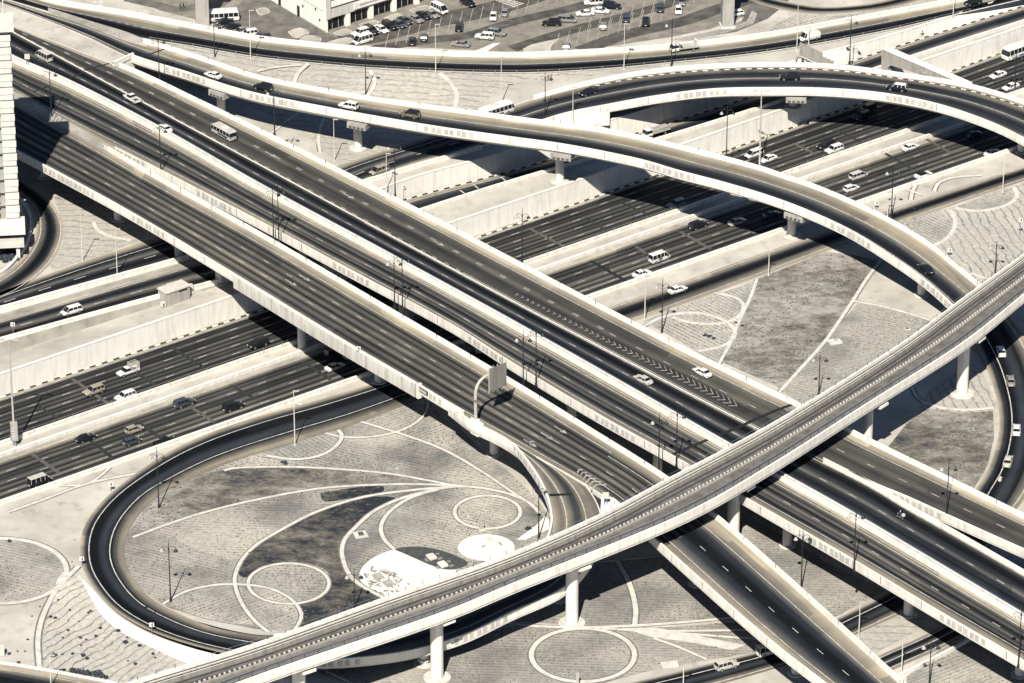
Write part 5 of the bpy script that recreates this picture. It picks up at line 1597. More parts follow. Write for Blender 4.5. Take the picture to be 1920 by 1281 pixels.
# ------------------------------------------------------------------ lamps
def mesh_of(bm, name, mat, smooth=True):
    o = bm.build(name, mat, smooth=smooth)
    me = o.data
    bpy.data.objects.remove(o)
    return me
LAMPM = {}
def lamp_meshes(kind, h):
    """meshes for a lamp of height h; kept per rounded height"""
    key = (kind, round(h*2)/2)
    if key in LAMPM: return LAMPM[key]
    h = key[1]; out = []
    if kind == 'dark':
        bm = MB(); bm.lathe([(.26, 0), (.26, .5), (.16, .8), (.14, 2.4), (.17, 2.5), (.13, 2.6), (.10, h*.6), (.08, h*.93), (.03, h)], n=10)
        bm.lathe([(.12, h*.84), (.2, h*.85), (.12, h*.86)], n=8); bm.lathe([(.02, h), (.1, h+.1), (.02, h+.25)], n=8)
        out.append(('pole', mesh_of(bm, 'lamp_pole', M['dark_pole'])))
        for s in (-1, 1):
            bm = MB(); bm.tube(smooth_line([Vector((0, 0, h*.86)), Vector((.5*s, 0, h*.90)), Vector((1.1*s, 0, h*.90)), Vector((1.35*s, 0, h*.86))], 8), .05, 6)
            bm.tube(smooth_line([Vector((0, 0, h*.80)), Vector((.5*s, 0, h*.82)), Vector((.9*s, 0, h*.88))], 6), .035, 6)
            out.append(('arm', mesh_of(bm, 'lamp_arm', M['dark_pole'])))
            bm = MB(); bm.lathe([(.05, .12), (.14, 0), (.42, -.35), (.44, -.5), (.3, -.55)], (1.35*s, 0, h*.86), 12)
            out.append(('lantern', mesh_of(bm, 'lantern', M['lamp_glass'] if s < 0 else M['dark_pole'])))
    elif kind == 'light':
        bm = MB(); bm.lathe([(.2, 0), (.2, .25), (.12, .3), (.10, h*.5), (.06, h)], n=10)
        out.append(('pole', mesh_of(bm, 'lamp_pole', M['white_pole'])))
        bm = MB(); bm.box((.45, 0, h-.02), 1.2, .34, .16); out.append(('lamp_head', mesh_of(bm, 'lamp_head', M['grey_pole'], False)))
    elif kind == 'tall':
        bm = MB(); bm.lathe([(.3, 0), (.3, .4), (.22, .5), (.2, h*.5), (.13, h)], n=12)
        out.append(('pole', mesh_of(bm, 'lamp_pole', M['grey_pole'])))
        bm = MB(); bm.tube([(-1.3, 0, h-.1), (1.3, 0, h-.1)], .07, 6); out.append(('cross_arm', mesh_of(bm, 'cross_arm', M['grey_pole'])))
        for s in (-1, 1):
            bm = MB(); bm.box((1.45*s, 0, h-.2), 1.2, .4, .18); out.append(('lamp_head', mesh_of(bm, 'lamp_head', M['grey_pole'], False)))
    LAMPM[key] = out
    return out
GRP = {'dark': 'ornate dark street lamps', 'light': 'slim pale lamp posts', 'tall': 'tall twin-headed lamp masts'}
def lamp(kind, tx, ty, bx, by, z, label, rz=.0):
    b_ = at(bx, by, z)
    h = (by-ty)/vpm(b_+Vector((0, 0, 6)))
    t = empty('street_lamp', b_, rz)
    tag(t, label, 'street lamp', GRP[kind])
    for nm, me in lamp_meshes(kind, h):
        o = link(bpy.data.objects.new(nm, me)); o.parent = t
    return t
DB = ZM-.5
for a in (
 ('dark', 94, 125, 97, 222, DB, 'ornate dark lamp nearest the tower block, on the wide viaduct'),
 ('dark', 294, 64, 299, 150, DB, 'ornate dark lamp where the wide viaduct meets the curved viaduct at the white wing wall'),
 ('dark', 400, 38, 403, 115, 4, 'ornate dark lamp between the top road and curved viaduct, near the left pylon'),
 ('light', 468, 19, 470, 110, 4, 'pale lamp post on a white foot, leftmost along the guard fence'),
 ('dark', 297, 230, 302, 326, DB, 'ornate dark lamp by the first pale panels in the slot of the wide viaduct'),
 ('dark', 683, 90, 686, 180, .4, 'ornate dark lamp behind the white off-road car on the curved viaduct'),
 ('light', 815, 47, 817, 136, 1, 'pale lamp post in front of the car park, at the head of a curved path'),
 ('light', 938, 108, 940, 195, 0, 'thin pale lamp post on the sand left of the shuttle bus'),
 ('dark', 510, 160, 515, 254, DB, 'ornate dark lamp on the far edge of the wide viaduct, beside the black off-road car'),
 ('light', 626, 225, 627, 302, 0, 'pale lamp post on the sand left of the beige minivan'),
 ('dark', 738, 262, 741, 369, DB, 'ornate dark lamp on the wide viaduct edge right of the beige minivan'),
 ('light', 724, 288, 725, 356, 0, 'thin pale lamp post directly right of the beige minivan'),
 ('dark', 1020, 132, 1022, 228, 0, 'ornate dark lamp rising left of the black saloon on the ramp'),
 ('light', 1071, 164, 1074, 237, 0, 'grey lamp post on the foot of the arched ramp below the black saloon'),
 ('dark', 1257, 32, 1259, 126, 0, 'ornate dark lamp beside the cab of the recovery truck'),
 ('light', 1169, 45, 1170, 131, 0, 'pale lamp post on the top road left of the recovery truck'),
 ('dark', 1362, 197, 1362, 296, 0, 'ornate dark lamp left of the white minibus with the highway wall behind'),
 ('tall', 1424, 169, 1424, 313, ZS, 'tall pale twin-headed mast by the white minibus on the highway'),
 ('light', 1494, 8, 1494, 96, 0, 'pale lamp post by the nose of the white panel van'),
 ('light', 1516, 30, 1516, 84, 0, 'thin pale post beside the body of the white panel van'),
 ('dark', 1594, 30, 1593, 121, 0, 'ornate dark lamp between white panel van and straddle frame'),
 ('light', 1788, -50, 1787, 31, 0, 'pale lamp post near the dark saloon on the top road, top right corner'),
 ('dark', 1902, 97, 1902, 178, ZS, 'ornate dark lamp between the two white saloons beneath the coach'),
 ('light', 1881, 290, 1880, 361, 0, 'pale lamp post on the side road kerb near the right edge'),
 ('light', 41, 374, 44, 455, 0, 'pale lamp post standing at the foot of the tower block'),
 ('light', 151, 397, 155, 490, 0, 'thin pale lamp post on sand inside the ring road curve'),
 ('light', 214, 430, 220, 518, 0, 'pale lamp post on the parapet above the white minivan at left'),
 ('dark', 510, 350, 513, 450, DB, 'left lamp of the dark pair in the viaduct slot below the bus'),
 ('dark', 520, 345, 523, 456, DB, 'right lamp of the dark pair in the viaduct slot below the bus'),
 ('dark', 737, 480, 740, 582, DB, 'left lamp of the dark pair in the viaduct slot at the picture middle'),
 ('dark', 754, 472, 755, 583, DB, 'right lamp of the dark pair in the viaduct slot at the picture middle'),
 ('dark', 977, 392, 979, 493, DB, 'ornate dark lamp on the far viaduct edge before the checkered highway kerb'),
 ('light', 1208, 520, 1209, 600, 0, 'thin pale lamp post left of the side road saloon and crossing garden rings'),
 ('dark', 1241, 522, 1241, 624, 0, 'ornate dark lamp on the crossing garden rings beside the wide viaduct'),
 ('light', 1440, 470, 1441, 517, 0, 'short pale post at the top of the dry lawn'),
 ('dark', 1671, 310, 1671, 411, 0, 'ornate dark lamp between the curved viaduct and X shaped paving'),
 ('light', 1664, 360, 1664, 406, 0, 'short pale post right beside the dark lamp near the X shaped paving'),
 ('dark', 1867, 454, 1866, 512, 0, 'ornate dark lamp on the sand with wavy drip lines, above the rail bridge at right'),
 ('tall', 16, 636, 28, 838, ZS, 'very tall grey mast with a sign box at its foot in the highway median'),
 ('dark', 291, 840, 298, 952, 0, 'ornate dark lamp on the upper inside of the loop road'),
 ('light', 549, 734, 553, 835, 0, 'pale lamp post between the loop road and the half ring garden path'),
 ('dark', 980, 620, 981, 727, DB, 'left lamp of the dark pair right of the curved sign gantry'),
 ('dark', 1003, 612, 1005, 724, DB, 'right lamp of the dark pair right of the curved sign gantry'),
 ('dark', 1234, 776, 1235, 884, DB, 'left lamp of the dark pair just above the rail bridge'),
 ('dark', 1269, 763, 1268, 876, DB, 'right lamp of the dark pair just above the rail bridge'),
 ('dark', 1010, 908, 1010, 1010, 0, 'ornate dark lamp between the small garden ring and the loop ramp'),
 ('dark', 1536, 661, 1535, 742, 0, 'ornate dark lamp on the striped bed between dry lawn and rail bridge'),
 ('dark', 1775, 860, 1774, 976, DB, 'ornate dark lamp on the wide viaduct in front of the round dry lawn'),
 ('dark', 313, 1014, 320, 1128, 0, 'ornate dark lamp on the beds inside the loop road at the lower left'),
 ('light', 94, 1229, 96, 1290, 0, 'thin pale lamp post by the bushes in the bottom left corner'),
 ('dark', 664, 1072, 665, 1142, 0, 'ornate dark lamp left of the white paved garden pad'),
 ('light', 1280, 1245, 1281, 1290, 0, 'pale lamp post at the bottom edge left of the white off-road car'),
 ('dark', 1607, 950, 1601, 1071, DB, 'ornate dark lamp on the viaduct edge left of the motorcycle'),
 ('dark', 1505, 991, 1502, 1106, 0, 'ornate dark lamp on the planted bed between the two lower viaducts'),
 ('light', 1611, 1130, 1610, 1198, 0, 'pale lamp post between the upper two roads at the lower right'),
 ('light', 1692, 1197, 1690, 1266, 0, 'pale lamp post beside the lowest road at the lower right'),
 ('dark', 1746, 1200, 1742, 1290, 0, 'ornate dark lamp on the bed at the bottom right edge'),
 ('dark', 1917, 1137, 1909, 1252, DB, 'ornate dark lamp on the viaduct edge in the bottom right corner'),
):
    lamp(*a)
# sign box at the foot of the tall mast
t = empty('sign_box', at(26, 825, ZS)); tag(t, 'upright grey advertising box round the foot of the very tall mast', 'sign')
p = at(28, 838, ZS)
bm = MB(); bm.box((p.x, p.y-.1, ZS+1.6), 1.45, .8, 4.2, .2); child(bm.build('casing', M['conc3']), t)
bm = MB()
for k, w_ in enumerate((.5, .75, .4, .7, .55)):
    bm.box((p.x-.05, p.y-.55, ZS+2.0+k*.6), w_, .04, .28, .2)
child(bm.build('white_marks', M['paint']), t)
bm = MB(); bm.box((p.x, p.y, ZS+.2), .6, .5, 1.4, .2); child(bm.build('foot', M['steel']), t)

# ------------------------------------------------------------------ small signs
def sign(kind, px, py, z, h, label, rz=0.0):
    b_ = at(px, py, z)
    nm = {'tri': 'warning_sign', 'chev': 'chevron_sign', 'board': 'road_sign', 'box': 'equipment_box', 'panel': 'advert_panel'}[kind]
    t = empty(nm, b_, rz); tag(t, label, 'sign' if kind != 'box' else 'box')
    bm = MB(); bm.tube([(0, 0, 0), (0, 0, h)], .06, 6); o = bm.build('post', M['steel']); o.parent = t
    if kind == 'tri':
        bm = MB(); bm.sweep([[Vector((-.55, y, h)), Vector((.55, y, h)), Vector((0, y, h+1.0))] for y in (-.1, -.07)]); o = bm.build('face', M['kerb_dark']); o.parent = t
        bm = MB(); bm.sweep([[Vector((-.36, y, h+.11)), Vector((.36, y, h+.11)), Vector((0, y, h+.74))] for y in (-.12, -.1001)]); o = bm.build('panel', M['paint']); o.parent = t
    elif kind == 'chev':
        bm = MB(); bm.box((0, -.1, h-.1), .9, .05, .9); o = bm.build('face', M['kerb_white']); o.parent = t
        bm = MB()
        for s in (-1, 1):
            bm.sweep([[Vector((-.1, y, h+.35)), Vector((.15, y, h+.35)), Vector((.15-.0+.2*1, y, h+.35+.33*s)), Vector((.1, y, h+.35+.33*s))] for y in (-.15, -.127)])
        o = bm.build('arrow', M['black']); o.parent = t
    elif kind == 'board':
        bm = MB(); bm.box((.25, -.1, h-.9), 1.25, .08, 1.3); o = bm.build('face', M['tan']); o.parent = t
        bm = MB(); bm.tube([(.5, 0, 0), (.5, 0, h)], .05, 6); o = bm.build('post', M['steel']); o.parent = t
    elif kind == 'panel':
        bm = MB(); bm.box((0, 0, .3), .5, .25, h*.8); o = bm.build('face', M['conc3']); o.parent = t
    return t
sign('tri', 879, 443, ZS, 2.3, 'small triangular warning sign before the highway retaining wall')
sign('chev', 208, 922, 0, 1.4, 'white chevron sign on the sand outside the top of the loop road')
sign('chev', 154, 1062, 0, 1.4, 'small chevron sign at the left bend of the loop road')
sign('chev', 285, 1186, 1.0, 1.4, 'small chevron sign above the long white paved slope')
sign('chev', 1643, 393, 0, 1.4, 'white chevron sign beside the X shaped paving')
sign('chev', 1780, 482, 0, 1.4, 'small chevron sign behind the curved viaduct parapet near the rail bridge')
sign('board', 50, 126, ZM, 3.0, 'pale two-legged road sign on the viaduct beside the tower')
sign('chev', 25, 628, 1.2, 2.2, 'slim sign on the left parapet before the slip road')
sign('chev', 1728, 72, -3.0, 1.6, 'white arrow sign on the wall beside the checkered kerb, top right')
sign('chev', 757, 372, -4.3, 2.6, 'small square sign at the viaduct end of the narrow slip road')
sign('board', 1133, 948, ZM, 2.6, 'pale sign board standing on the white gore nose above the rail bridge')
patch('paved_pad', [(1128, 930), (1146, 932), (1182, 962), (1150, 975), (1125, 965)], M['white_slope'], z=ZM+.03, sm=False)
sign('chev', 672, 660, ZM+1.0, .5, 'tiny sign on a post on the noise barrier')
sign('chev', 1912, 445, 0, 4, 'upright banner post by the right edge above the rail bridge')
sign('panel', 1083, 1287, 0, 3.4, 'narrow dark upright board on the big ring at the bottom edge')

# small things in the gardens
def junk(name, px, py, parts, label, cat, z=0, rz=0.3, group=None):
    b_ = at(px, py, z); t = empty(name, b_, rz); tag(t, label, cat, group)
    for nm, mat, boxes in parts:
        bm = MB()
        for (x, y, zz, a, b2, c) in boxes: bm.box((x, y, zz), a, b2, c)
        o = bm.build(nm, M[mat]); o.parent = t
    return t
for px, py, lab in ((709, 1083, 'upper of two stone blocks with dug soil on the white garden pad'), (729, 1096, 'lower of two stone blocks with dug soil on the white garden pad')):
    t = junk('garden_block', px, py, [('slab', 'conc3', [(0, 0, 0, 1.7, 2.2, .45)]), ('rim', 'conc3', [(0, 0, .45, 1.3, 1.8, .12)])], lab, 'planter', rz=.5)
    bm = MB(); rnd = random.Random(px)
    for k in range(34):
        a = rnd.random()*6.28; r = rnd.uniform(1.6, 3.4)
        bm.box((r*1.1*math.cos(a), r*1.4*math.sin(a), 0), rnd.uniform(.3, 1.3), rnd.uniform(.12, .4), rnd.uniform(.1, .3), rnd.random()*3)
    o = bm.build('dug_soil', M['soil']); o.parent = t; o['kind'] = 'stuff'
for px, py, lab in ((809, 1046, 'left stone block on the dark gravel lens'), (830, 1060, 'right stone block on the dark gravel lens')):
    junk('garden_block', px, py, [('slab', 'conc2', [(0, 0, 0, 1.5, 1.9, .45)]), ('rim', 'kerb', [(0, 0, .45, 1.1, 1.5, .12)]), ('stones', 'soil', [(1.6, .6, 0, .7, .5, .2), (-1.4, -.5, 0, .5, .9, .2), (1.3, -1.2, 0, .9, .4, .25)])], lab, 'planter', rz=.5)
junk('garden_block', 918, 1017, [('slab', 'conc2', [(0, 0, 0, 1.7, 2.3, .7)]), ('rim', 'kerb', [(0, 0, .7, 1.3, 1.8, .12)]), ('stones', 'soil', [(-1.8, -.9, 0, .9, .3, .15), (1.5, -1.6, 0, .3, 1.4, .15), (.9, 1.4, 0, .8, .4, .2)])], 'stone block on the round white pad beside the small ring', 'planter', rz=.5)
junk('valve_chamber', 676, 1003, [('slab', 'path', [(0, 0, 0, 2.6, 2.6, .12)]), ('cover', 'track_dark', [(.1, .1, .12, 1.0, 1.3, .15)])], 'square white valve chamber with dark cover between two curved paths', 'chamber')
junk('valve_chamber', 1565, 642, [('slab', 'path', [(0, 0, 0, 2.8, 2.2, .3)]), ('pipe', 'conc3', [(1.2, .8, 0, .3, .3, 1.5), (.4, .2, .3, .6, .6, .4)])], 'white valve chamber with a pipe at the edge of the dry lawn', 'chamber')
junk('valve_chamber', 1255, 1248, [('slab', 'path', [(0, 0, 0, 3.2, 1.6, .5)]), ('ramp', 'conc3', [(-2.6, -.5, 0, 2.2, 1.4, .35)])], 'white box and grey ramp at the roadside right of the big ring', 'chamber', rz=.2)
junk('utility_box', 903, 994, [('casing', 'conc3', [(0, 0, .3, .8, .5, 1.4)]), ('plinth', 'path', [(0, 0, 0, 1.2, .9, .3)])], 'small utility box between the garden ring and the round white pad', 'box')
junk('utility_box', 2, 1230, [('casing', 'white_pole', [(0, 0, .2, 1.2, .9, 2.0)]), ('plinth', 'conc3', [(0, 0, 0, 1.5, 1.2, .2)])], 'white utility box on the sand at the left edge', 'box')
junk('rubble_pile', 1028, 150, [('heap', 'conc3', [(0, 0, 0, 1.6, 1.2, .5), (.4, .3, .5, .8, .7, .4)]), ('legs', 'dark_pole', [(-.3, -.8, 0, .1, .1, 1.8), (.6, -.8, 0, .1, .1, 1.8)])], 'small dark frame standing on the sand behind the ramp viaduct', 'frame')
# irrigation manholes, ground drains along path
for i, (px, py) in enumerate(((1701, 617),)):
    junk('manhole', px, py, [('ring', 'path', [(0, 0, 0, 1.1, 1.1, .15)]), ('cover', 'track_dark', [(0, 0, .15, .7, .7, .06)])], 'small round manhole on the striped bed above the rail bridge', 'manhole')

# ------------------------------------------------------------------ shrubs
SHR = []
def shrub_mesh(seed, n=70):
    rnd = random.Random(seed); bm = MB()
    for k in range(n):
        a, b_, r = rnd.random()*6.283, rnd.uniform(.1, 1.5), rnd.uniform(.3, 1)
        c = Vector((r*math.cos(a)*math.cos(b_*.8), r*math.sin(a)*math.cos(b_*.8), .15+.8*math.sin(b_)*r))
        u = Vector((rnd.uniform(-1, 1), rnd.uniform(-1, 1), rnd.uniform(-1, 1))).normalized()*.34
        w = u.cross(Vector((rnd.uniform(-1, 1), rnd.uniform(-1, 1), rnd.uniform(-1, 1)))).normalized()*.2
        bm.face([c-u, c-w, c+u, c+w])
    o = bm.build('foliage', M['leaf'], merge=False, recalc=False); me = o.data; bpy.data.objects.remove(o)
    bm = MB(); bm.tube([(0, 0, 0), (0, 0, .5)], [.08, .04], 5); o = bm.build('stem', M['soil']); ms = o.data; bpy.data.objects.remove(o)
    return me, ms
for k in range(4): SHR.append(shrub_mesh(k))
def shrub(px, py, s, label, group='small dark shrubs on the sand', z=0):
    s *= .6; t = empty('shrub', at(px, py, z), random.random()*6); t.scale = (s, s, s*.9)
    tag(t, label, 'shrub', group)
    me, ms = random.choice(SHR)
    for nm, m_ in (('foliage', me), ('stem', ms)):
        o = link(bpy.data.objects.new(nm, m_)); o.parent = t
DS = 'small dark shrub dotted over the drip-lined sand slope at the bottom left'
for px, py, s in ((95, 1158, .7), (104, 1160, .7), (166, 1150, .6), (170, 1147, .6), (188, 1179, .7), (128, 1183, .6), (180, 1194, .7), (222, 1184, .9), (235, 1206, 1.0), (262, 1212, .8), (151, 1197, .6), (162, 1200, .5), (136, 1227, .7), (117, 1228, .5), (156, 1230, 1.0), (163, 1236, .8), (254, 1246, .8), (287, 1227, .7), (291, 1234, .5), (131, 1145, .5), (152, 1211, .5), (118, 1197, .5), (240, 1240, .4), (148, 1166, .4), (109, 1126, .5), (238, 1196, .5)):
    shrub(px, py, s, DS)
DS2 = 'dark shrub in the hedge-like clump beside the bottom left road'
for px, py, s in ((120, 1258, .8), (137, 1260, 1.4), (146, 1262, 1.5), (155, 1264, 1.5), (164, 1265, 1.5), (171, 1266, 1.3), (183, 1267, 1.9), (192, 1270, 1.2), (198, 1272, 1.0)):
    shrub(px, py, s, DS2, 'clump of dark shrubs by the corner road')
shrub(101, 1231, 1.2, 'single dark shrub beside the thin lamp post at the bottom left', None)
shrub(18, 1016, .9, 'lone shrub inside the big half ring at the left edge', None)
shrub(990, 993, 1.2, 'lone dark shrub on the white strip beside the loop ramp', None)
DS3 = 'tiny dark shrub on the open smooth sand at the left'
for px, py, s in ((52, 1200, .5), (60, 1156, .4), (75, 1138, .4), (17, 1227, .7), (35, 1243, .7), (47, 1222, .4), (33, 1222, .4), (135, 1054, .3), (140, 1013, .3), (70, 1040, .35)):
    shrub(px, py, s, DS3, 'tiny shrubs on smooth sand')
DS4 = 'leafy bush in the planting at the foot of the tower block'
rnd = random.Random(3)
for k in range(26):
    x = rnd.uniform(2, 38); y = rnd.uniform(462, 492)-max(0, x-28)*.6
    shrub(x, y, rnd.uniform(.9, 1.7), DS4, 'bushes below the tower')
DS5 = 'low scrub at the edge of a dry lawn'
for px, py, s in ((1520, 640, .5), (1655, 860, .7), (535, 867, .7), (536, 871, .9), (530, 868, .8), (720, 893, .4), (1392, 612, .8), (1380, 606, .7), (1330, 632, 1.0), (1322, 630, .9), (1338, 636, .8)):
    shrub(px, py, s, DS5, 'scrub by the lawns')

# ------------------------------------------------------------------ vehicles
def paint(name, c, rough=.3, metal=.0):
    m, nt, b = newmat(name)
    v = pos_nodes(nt)
    n1 = noise(nt, v, .8, 3)
    nt.links.new(mix(nt, tuple(x*.85 for x in c), tuple(min(.9, x*1.05) for x in c), maprange(nt, n1, .3, .7)), b.inputs['Base Color'])
    b.inputs['Roughness'].default_value = rough
    b.inputs['Metallic'].default_value = metal
    b.inputs['Coat Weight'].default_value = .25
    b.inputs['Coat Roughness'].default_value = .15
    return m
PAINT = {'white': paint('white_car_paint', g(.74, .4)), 'cream': paint('cream_car_paint', g(.52)), 'silver': paint('silver_car_paint', g(.36, .5), .3, .4),
         'beige': paint('beige_car_paint', (.33, .29, .23)), 'grey': paint('dark_grey_car_paint', cool(.06)), 'black': paint('black_car_paint', cool(.014)),
         'brown': paint('brown_car_paint', (.16, .135, .105))}

def loft(bm, st, mi=0):
    """st: (x, z_low, z_top, half width at sill, half width at belt)"""
    S = []
    for x, zl, zt, hw, hb in st:
        S.append([Vector((x, -hw*.9, zl)), Vector((x, -hw, zl+.18)), Vector((x, -hw, zl+(zt-zl)*.62)), Vector((x, -hb, zt-.03)), Vector((x, -hb*.86, zt)),
                  Vector((x, hb*.86, zt)), Vector((x, hb, zt-.03)), Vector((x, hw, zl+(zt-zl)*.62)), Vector((x, hw, zl+.18)), Vector((x, hw*.9, zl))])
    bm.sweep(S, mi=mi)

def frustum(bm, xb0, xb1, wb, zb, xr0, xr1, wr, zr):
    S = [[Vector((xb0, -wb, zb)), Vector((xb1, -wb, zb)), Vector((xb1, wb, zb)), Vector((xb0, wb, zb))],
         [Vector((xr0, -wr, zr)), Vector((xr1, -wr, zr)), Vector((xr1, wr, zr)), Vector((xr0, wr, zr))]]
    bm.sweep(S)

SPEC = {
 # name, L, W, belt, roof, body stations, greenhouse (xb0,xb1,xr0,xr1), wheel r, axle x, pillars
 'sedan_car': dict(L=4.7, st=[(-2.35, .42, .78, .70, .62), (-2.25, .30, .98, .82, .74), (-1.6, .24, 1.02, .89, .80), (-.9, .22, .98, .90, .82), (.7, .22, .95, .90, .82), (1.5, .24, .92, .88, .76), (2.15, .30, .78, .82, .68), (2.35, .42, .62, .66, .55)],
                  gh=(-1.75, 1.15, -1.0, .25, .80, .62, .95, 1.44), r=.33, ax=(-1.4, 1.42), pil=(-.35,)),
 'hatchback_car': dict(L=4.1, st=[(-2.0, .42, .85, .70, .62), (-1.92, .30, 1.02, .82, .76), (-1.2, .24, 1.02, .88, .80), (.5, .22, .98, .88, .80), (1.25, .24, .95, .86, .74), (1.85, .30, .80, .78, .66), (2.05, .42, .64, .64, .55)],
                  gh=(-1.92, 1.05, -1.55, .25, .79, .64, .97, 1.50), r=.32, ax=(-1.25, 1.25), pil=(-.75,)),
 'off_road_car': dict(L=4.8, st=[(-2.35, .50, 1.0, .78, .72), (-2.28, .40, 1.16, .90, .84), (-1.5, .36, 1.18, .95, .88), (.8, .34, 1.15, .95, .88), (1.7, .36, 1.12, .93, .84), (2.25, .42, .98, .88, .78), (2.42, .55, .80, .74, .66)],
                  gh=(-2.28, 1.15, -2.0, .45, .87, .72, 1.14, 1.82), r=.39, ax=(-1.42, 1.45), pil=(-1.2, -.3)),
 'minivan': dict(L=4.9, st=[(-2.4, .45, .95, .76, .72), (-2.35, .35, 1.10, .88, .84), (-1.2, .28, 1.12, .93, .87), (.9, .28, 1.10, .93, .86), (1.7, .30, 1.0, .90, .80), (2.3, .36, .80, .82, .70), (2.45, .46, .64, .66, .58)],
                  gh=(-2.34, 1.75, -2.05, .75, .86, .72, 1.08, 1.76), r=.34, ax=(-1.45, 1.5), pil=(-1.1, -.1)),
 'minibus': dict(L=5.2, st=[(-2.55, .42, 1.05, .82, .82), (-2.5, .32, 1.20, .93, .92), (-1.0, .3, 1.22, .95, .93), (1.3, .3, 1.22, .95, .92), (2.0, .32, 1.12, .93, .86), (2.5, .38, .92, .86, .78), (2.62, .48, .72, .76, .68)],
                  gh=(-2.52, 2.2, -2.38, 1.25, .92, .78, 1.18, 2.22), r=.35, ax=(-1.5, 1.65), pil=(-1.3, -.2, .8)),
 'delivery_van': dict(L=5.6, st=[(-2.75, .45, 1.4, .9, .9), (-2.7, .35, 1.9, .98, .97), (-1.0, .32, 2.05, 1.0, .98), (1.0, .32, 2.0, 1.0, .96), (1.15, .32, 1.25, .99, .9), (2.0, .34, 1.12, .97, .84), (2.65, .4, .95, .88, .76), (2.8, .52, .72, .76, .66)],
                  gh=(.9, 2.05, .7, 1.25, .92, .74, 1.2, 2.2), r=.37, ax=(-1.6, 1.7), pil=()),
}
VEH = {}
def vehicle_parts(kind):
    """list of (part name, mesh, paint?, children) built once per kind"""
    if kind in VEH: return VEH[kind]
    out = []
    def add(nm, bm, mat, smooth=True, painted=False, sub=()):
        out.append((nm, mesh_of(bm, kind+'_'+nm, mat, smooth), painted, list(sub)))
    def wheels(r, axs, hw, w=.24):
        for x in axs:
            for s in (-1, 1):
                bm = MB(); bm.tube([(x, s*(hw-w), r), (x, s*hw, r)], r, 14)
                rb = MB(); rb.tube([(x, s*(hw-.03), r), (x, s*(hw+.015), r)], r*.62, 10)
                rm = mesh_of(rb, 'rim', M['rim'], False)
                add('wheel', bm, M['rubber'], False, False, [('rim', rm)])
    if kind in SPEC:
        sp = SPEC[kind]
        bm = MB(); loft(bm, sp['st']); add('body', bm, PAINT['white'], True, True)
        xb0, xb1, xr0, xr1, wb, wr, zb, zr = sp['gh']
        bm = MB(); frustum(bm, xb0, xb1, wb, zb-.06, xr0, xr1, wr, zr-.04); add('windows', bm, M['glass'], False)
        bm = MB()
        frustum(bm, xr0-.06, xr1+.08, wr+.03, zr-.07, xr0+.06, xr1-.06, wr-.12, zr+.03)
        def pl(xa, xb):   # window pillars, each leaning with the glass
            for s in (-1, 1):
                S = [[Vector((x+dx, s*(w_+.012-.03*k), z)) for dx, k in ((-.05, 0), (.05, 0), (.05, 1), (-.05, 1))] for x, w_, z in ((xa, wb, zb-.02), (xb, wr, zr-.05))]
                bm.sweep(S)
        pl(xb0+.03, xr0+.0); pl(xb1-.03, xr1+.02)
        for x in sp['pil']:
            f = (x-xr0)/(xr1-xr0); pl(x if f < .3 else x+.03, x)
        add('roof', bm, PAINT['white'], False, True)
        hw = max(s[3] for s in sp['st'])
        wheels(sp['r'], sp['ax'], hw+.005)
        xf = sp['st'][-2][0]; xr = sp['st'][1][0]; zf = sp['st'][-2][2]; zrr = sp['st'][1][2]
        for s in (-1, 1):
            bm = MB(); bm.box((xf+.06, s*.58, zf-.22), .22, .34, .15); add('headlight', bm, M['headlight'], False)
            bm = MB(); bm.box((xr-.04, s*.66, zrr-.30), .16, .22, .2); add('tail_lamp', bm, M['taillight'], False)
            bm = MB(); bm.box((xb1-.45, s*(wb+.16), zb-.02), .14, .22, .14); add('wing_mirror', bm, M['black'], False)
        bm = MB(); bm.box((xf+.13, 0, zf-.30), .2, .7, .14); add('grille', bm, M['black'], False)
        bm = MB(); bm.box((xr-.09, 0, .55), .08, .52, .12); add('number_plate', bm, M['kerb_white'], False)
    elif kind == 'pickup_truck':
        bm = MB(); loft(bm, [(-.55, .4, 1.08, .88, .82), (.9, .38, 1.08, .9, .83), (1.7, .4, 1.05, .88, .78), (2.35, .44, .92, .82, .7), (2.5, .55, .75, .7, .6)]); add('body', bm, PAINT['white'], True, True)
        bm = MB(); frustum(bm, -.5, 1.2, .82, 1.04, -.3, .5, .66, 1.70); add('windows', bm, M['glass'], False)
        bm = MB(); frustum(bm, -.38, .6, .69, 1.66, -.25, .45, .56, 1.76); add('roof', bm, PAINT['white'], False, True)
        bm = MB()
        bm.box((-1.6, 0, .5), 2.05, 1.78, .1); bm.box((-1.6, .86, .601), 2.05, .08, .5); bm.box((-1.6, -.86, .601), 2.05, .08, .5); bm.box((-2.58, 0, .601), .08, 1.63, .5); bm.box((-.61, 0, .601), .08, 1.63, .5)
        add('load_bed', bm, PAINT['white'], False, True)
        bm = MB(); bm.box((-1.6, 0, .605), 1.88, 1.6, .04); add('bed_liner', bm, M['black'], False)
        wheels(.38, (-1.7, 1.55), .9)
        for s in (-1, 1):
            bm = MB(); bm.box((2.4, s*.58, .72), .2, .3, .15); add('headlight', bm, M['headlight'], False)
            bm = MB(); bm.box((-2.62, s*.78, .8), .1, .14, .24); add('tail_lamp', bm, M['taillight'], False)
    elif kind == 'caged_pickup_truck':
        for e in vehicle_parts('pickup_truck'): out.append(e)
        bm = MB()
        for k in range(6):
            for s in (-1, 1): bm.tube([(-2.55+k*.38, s*.86, 1.1), (-2.55+k*.38, s*.86, 2.35)], .035, 5)
        for k in range(1, 4):
            for x in (-2.55, -.65): bm.tube([(x, -.86+k*.43, 1.1), (x, -.86+k*.43, 2.35)], .035, 5)
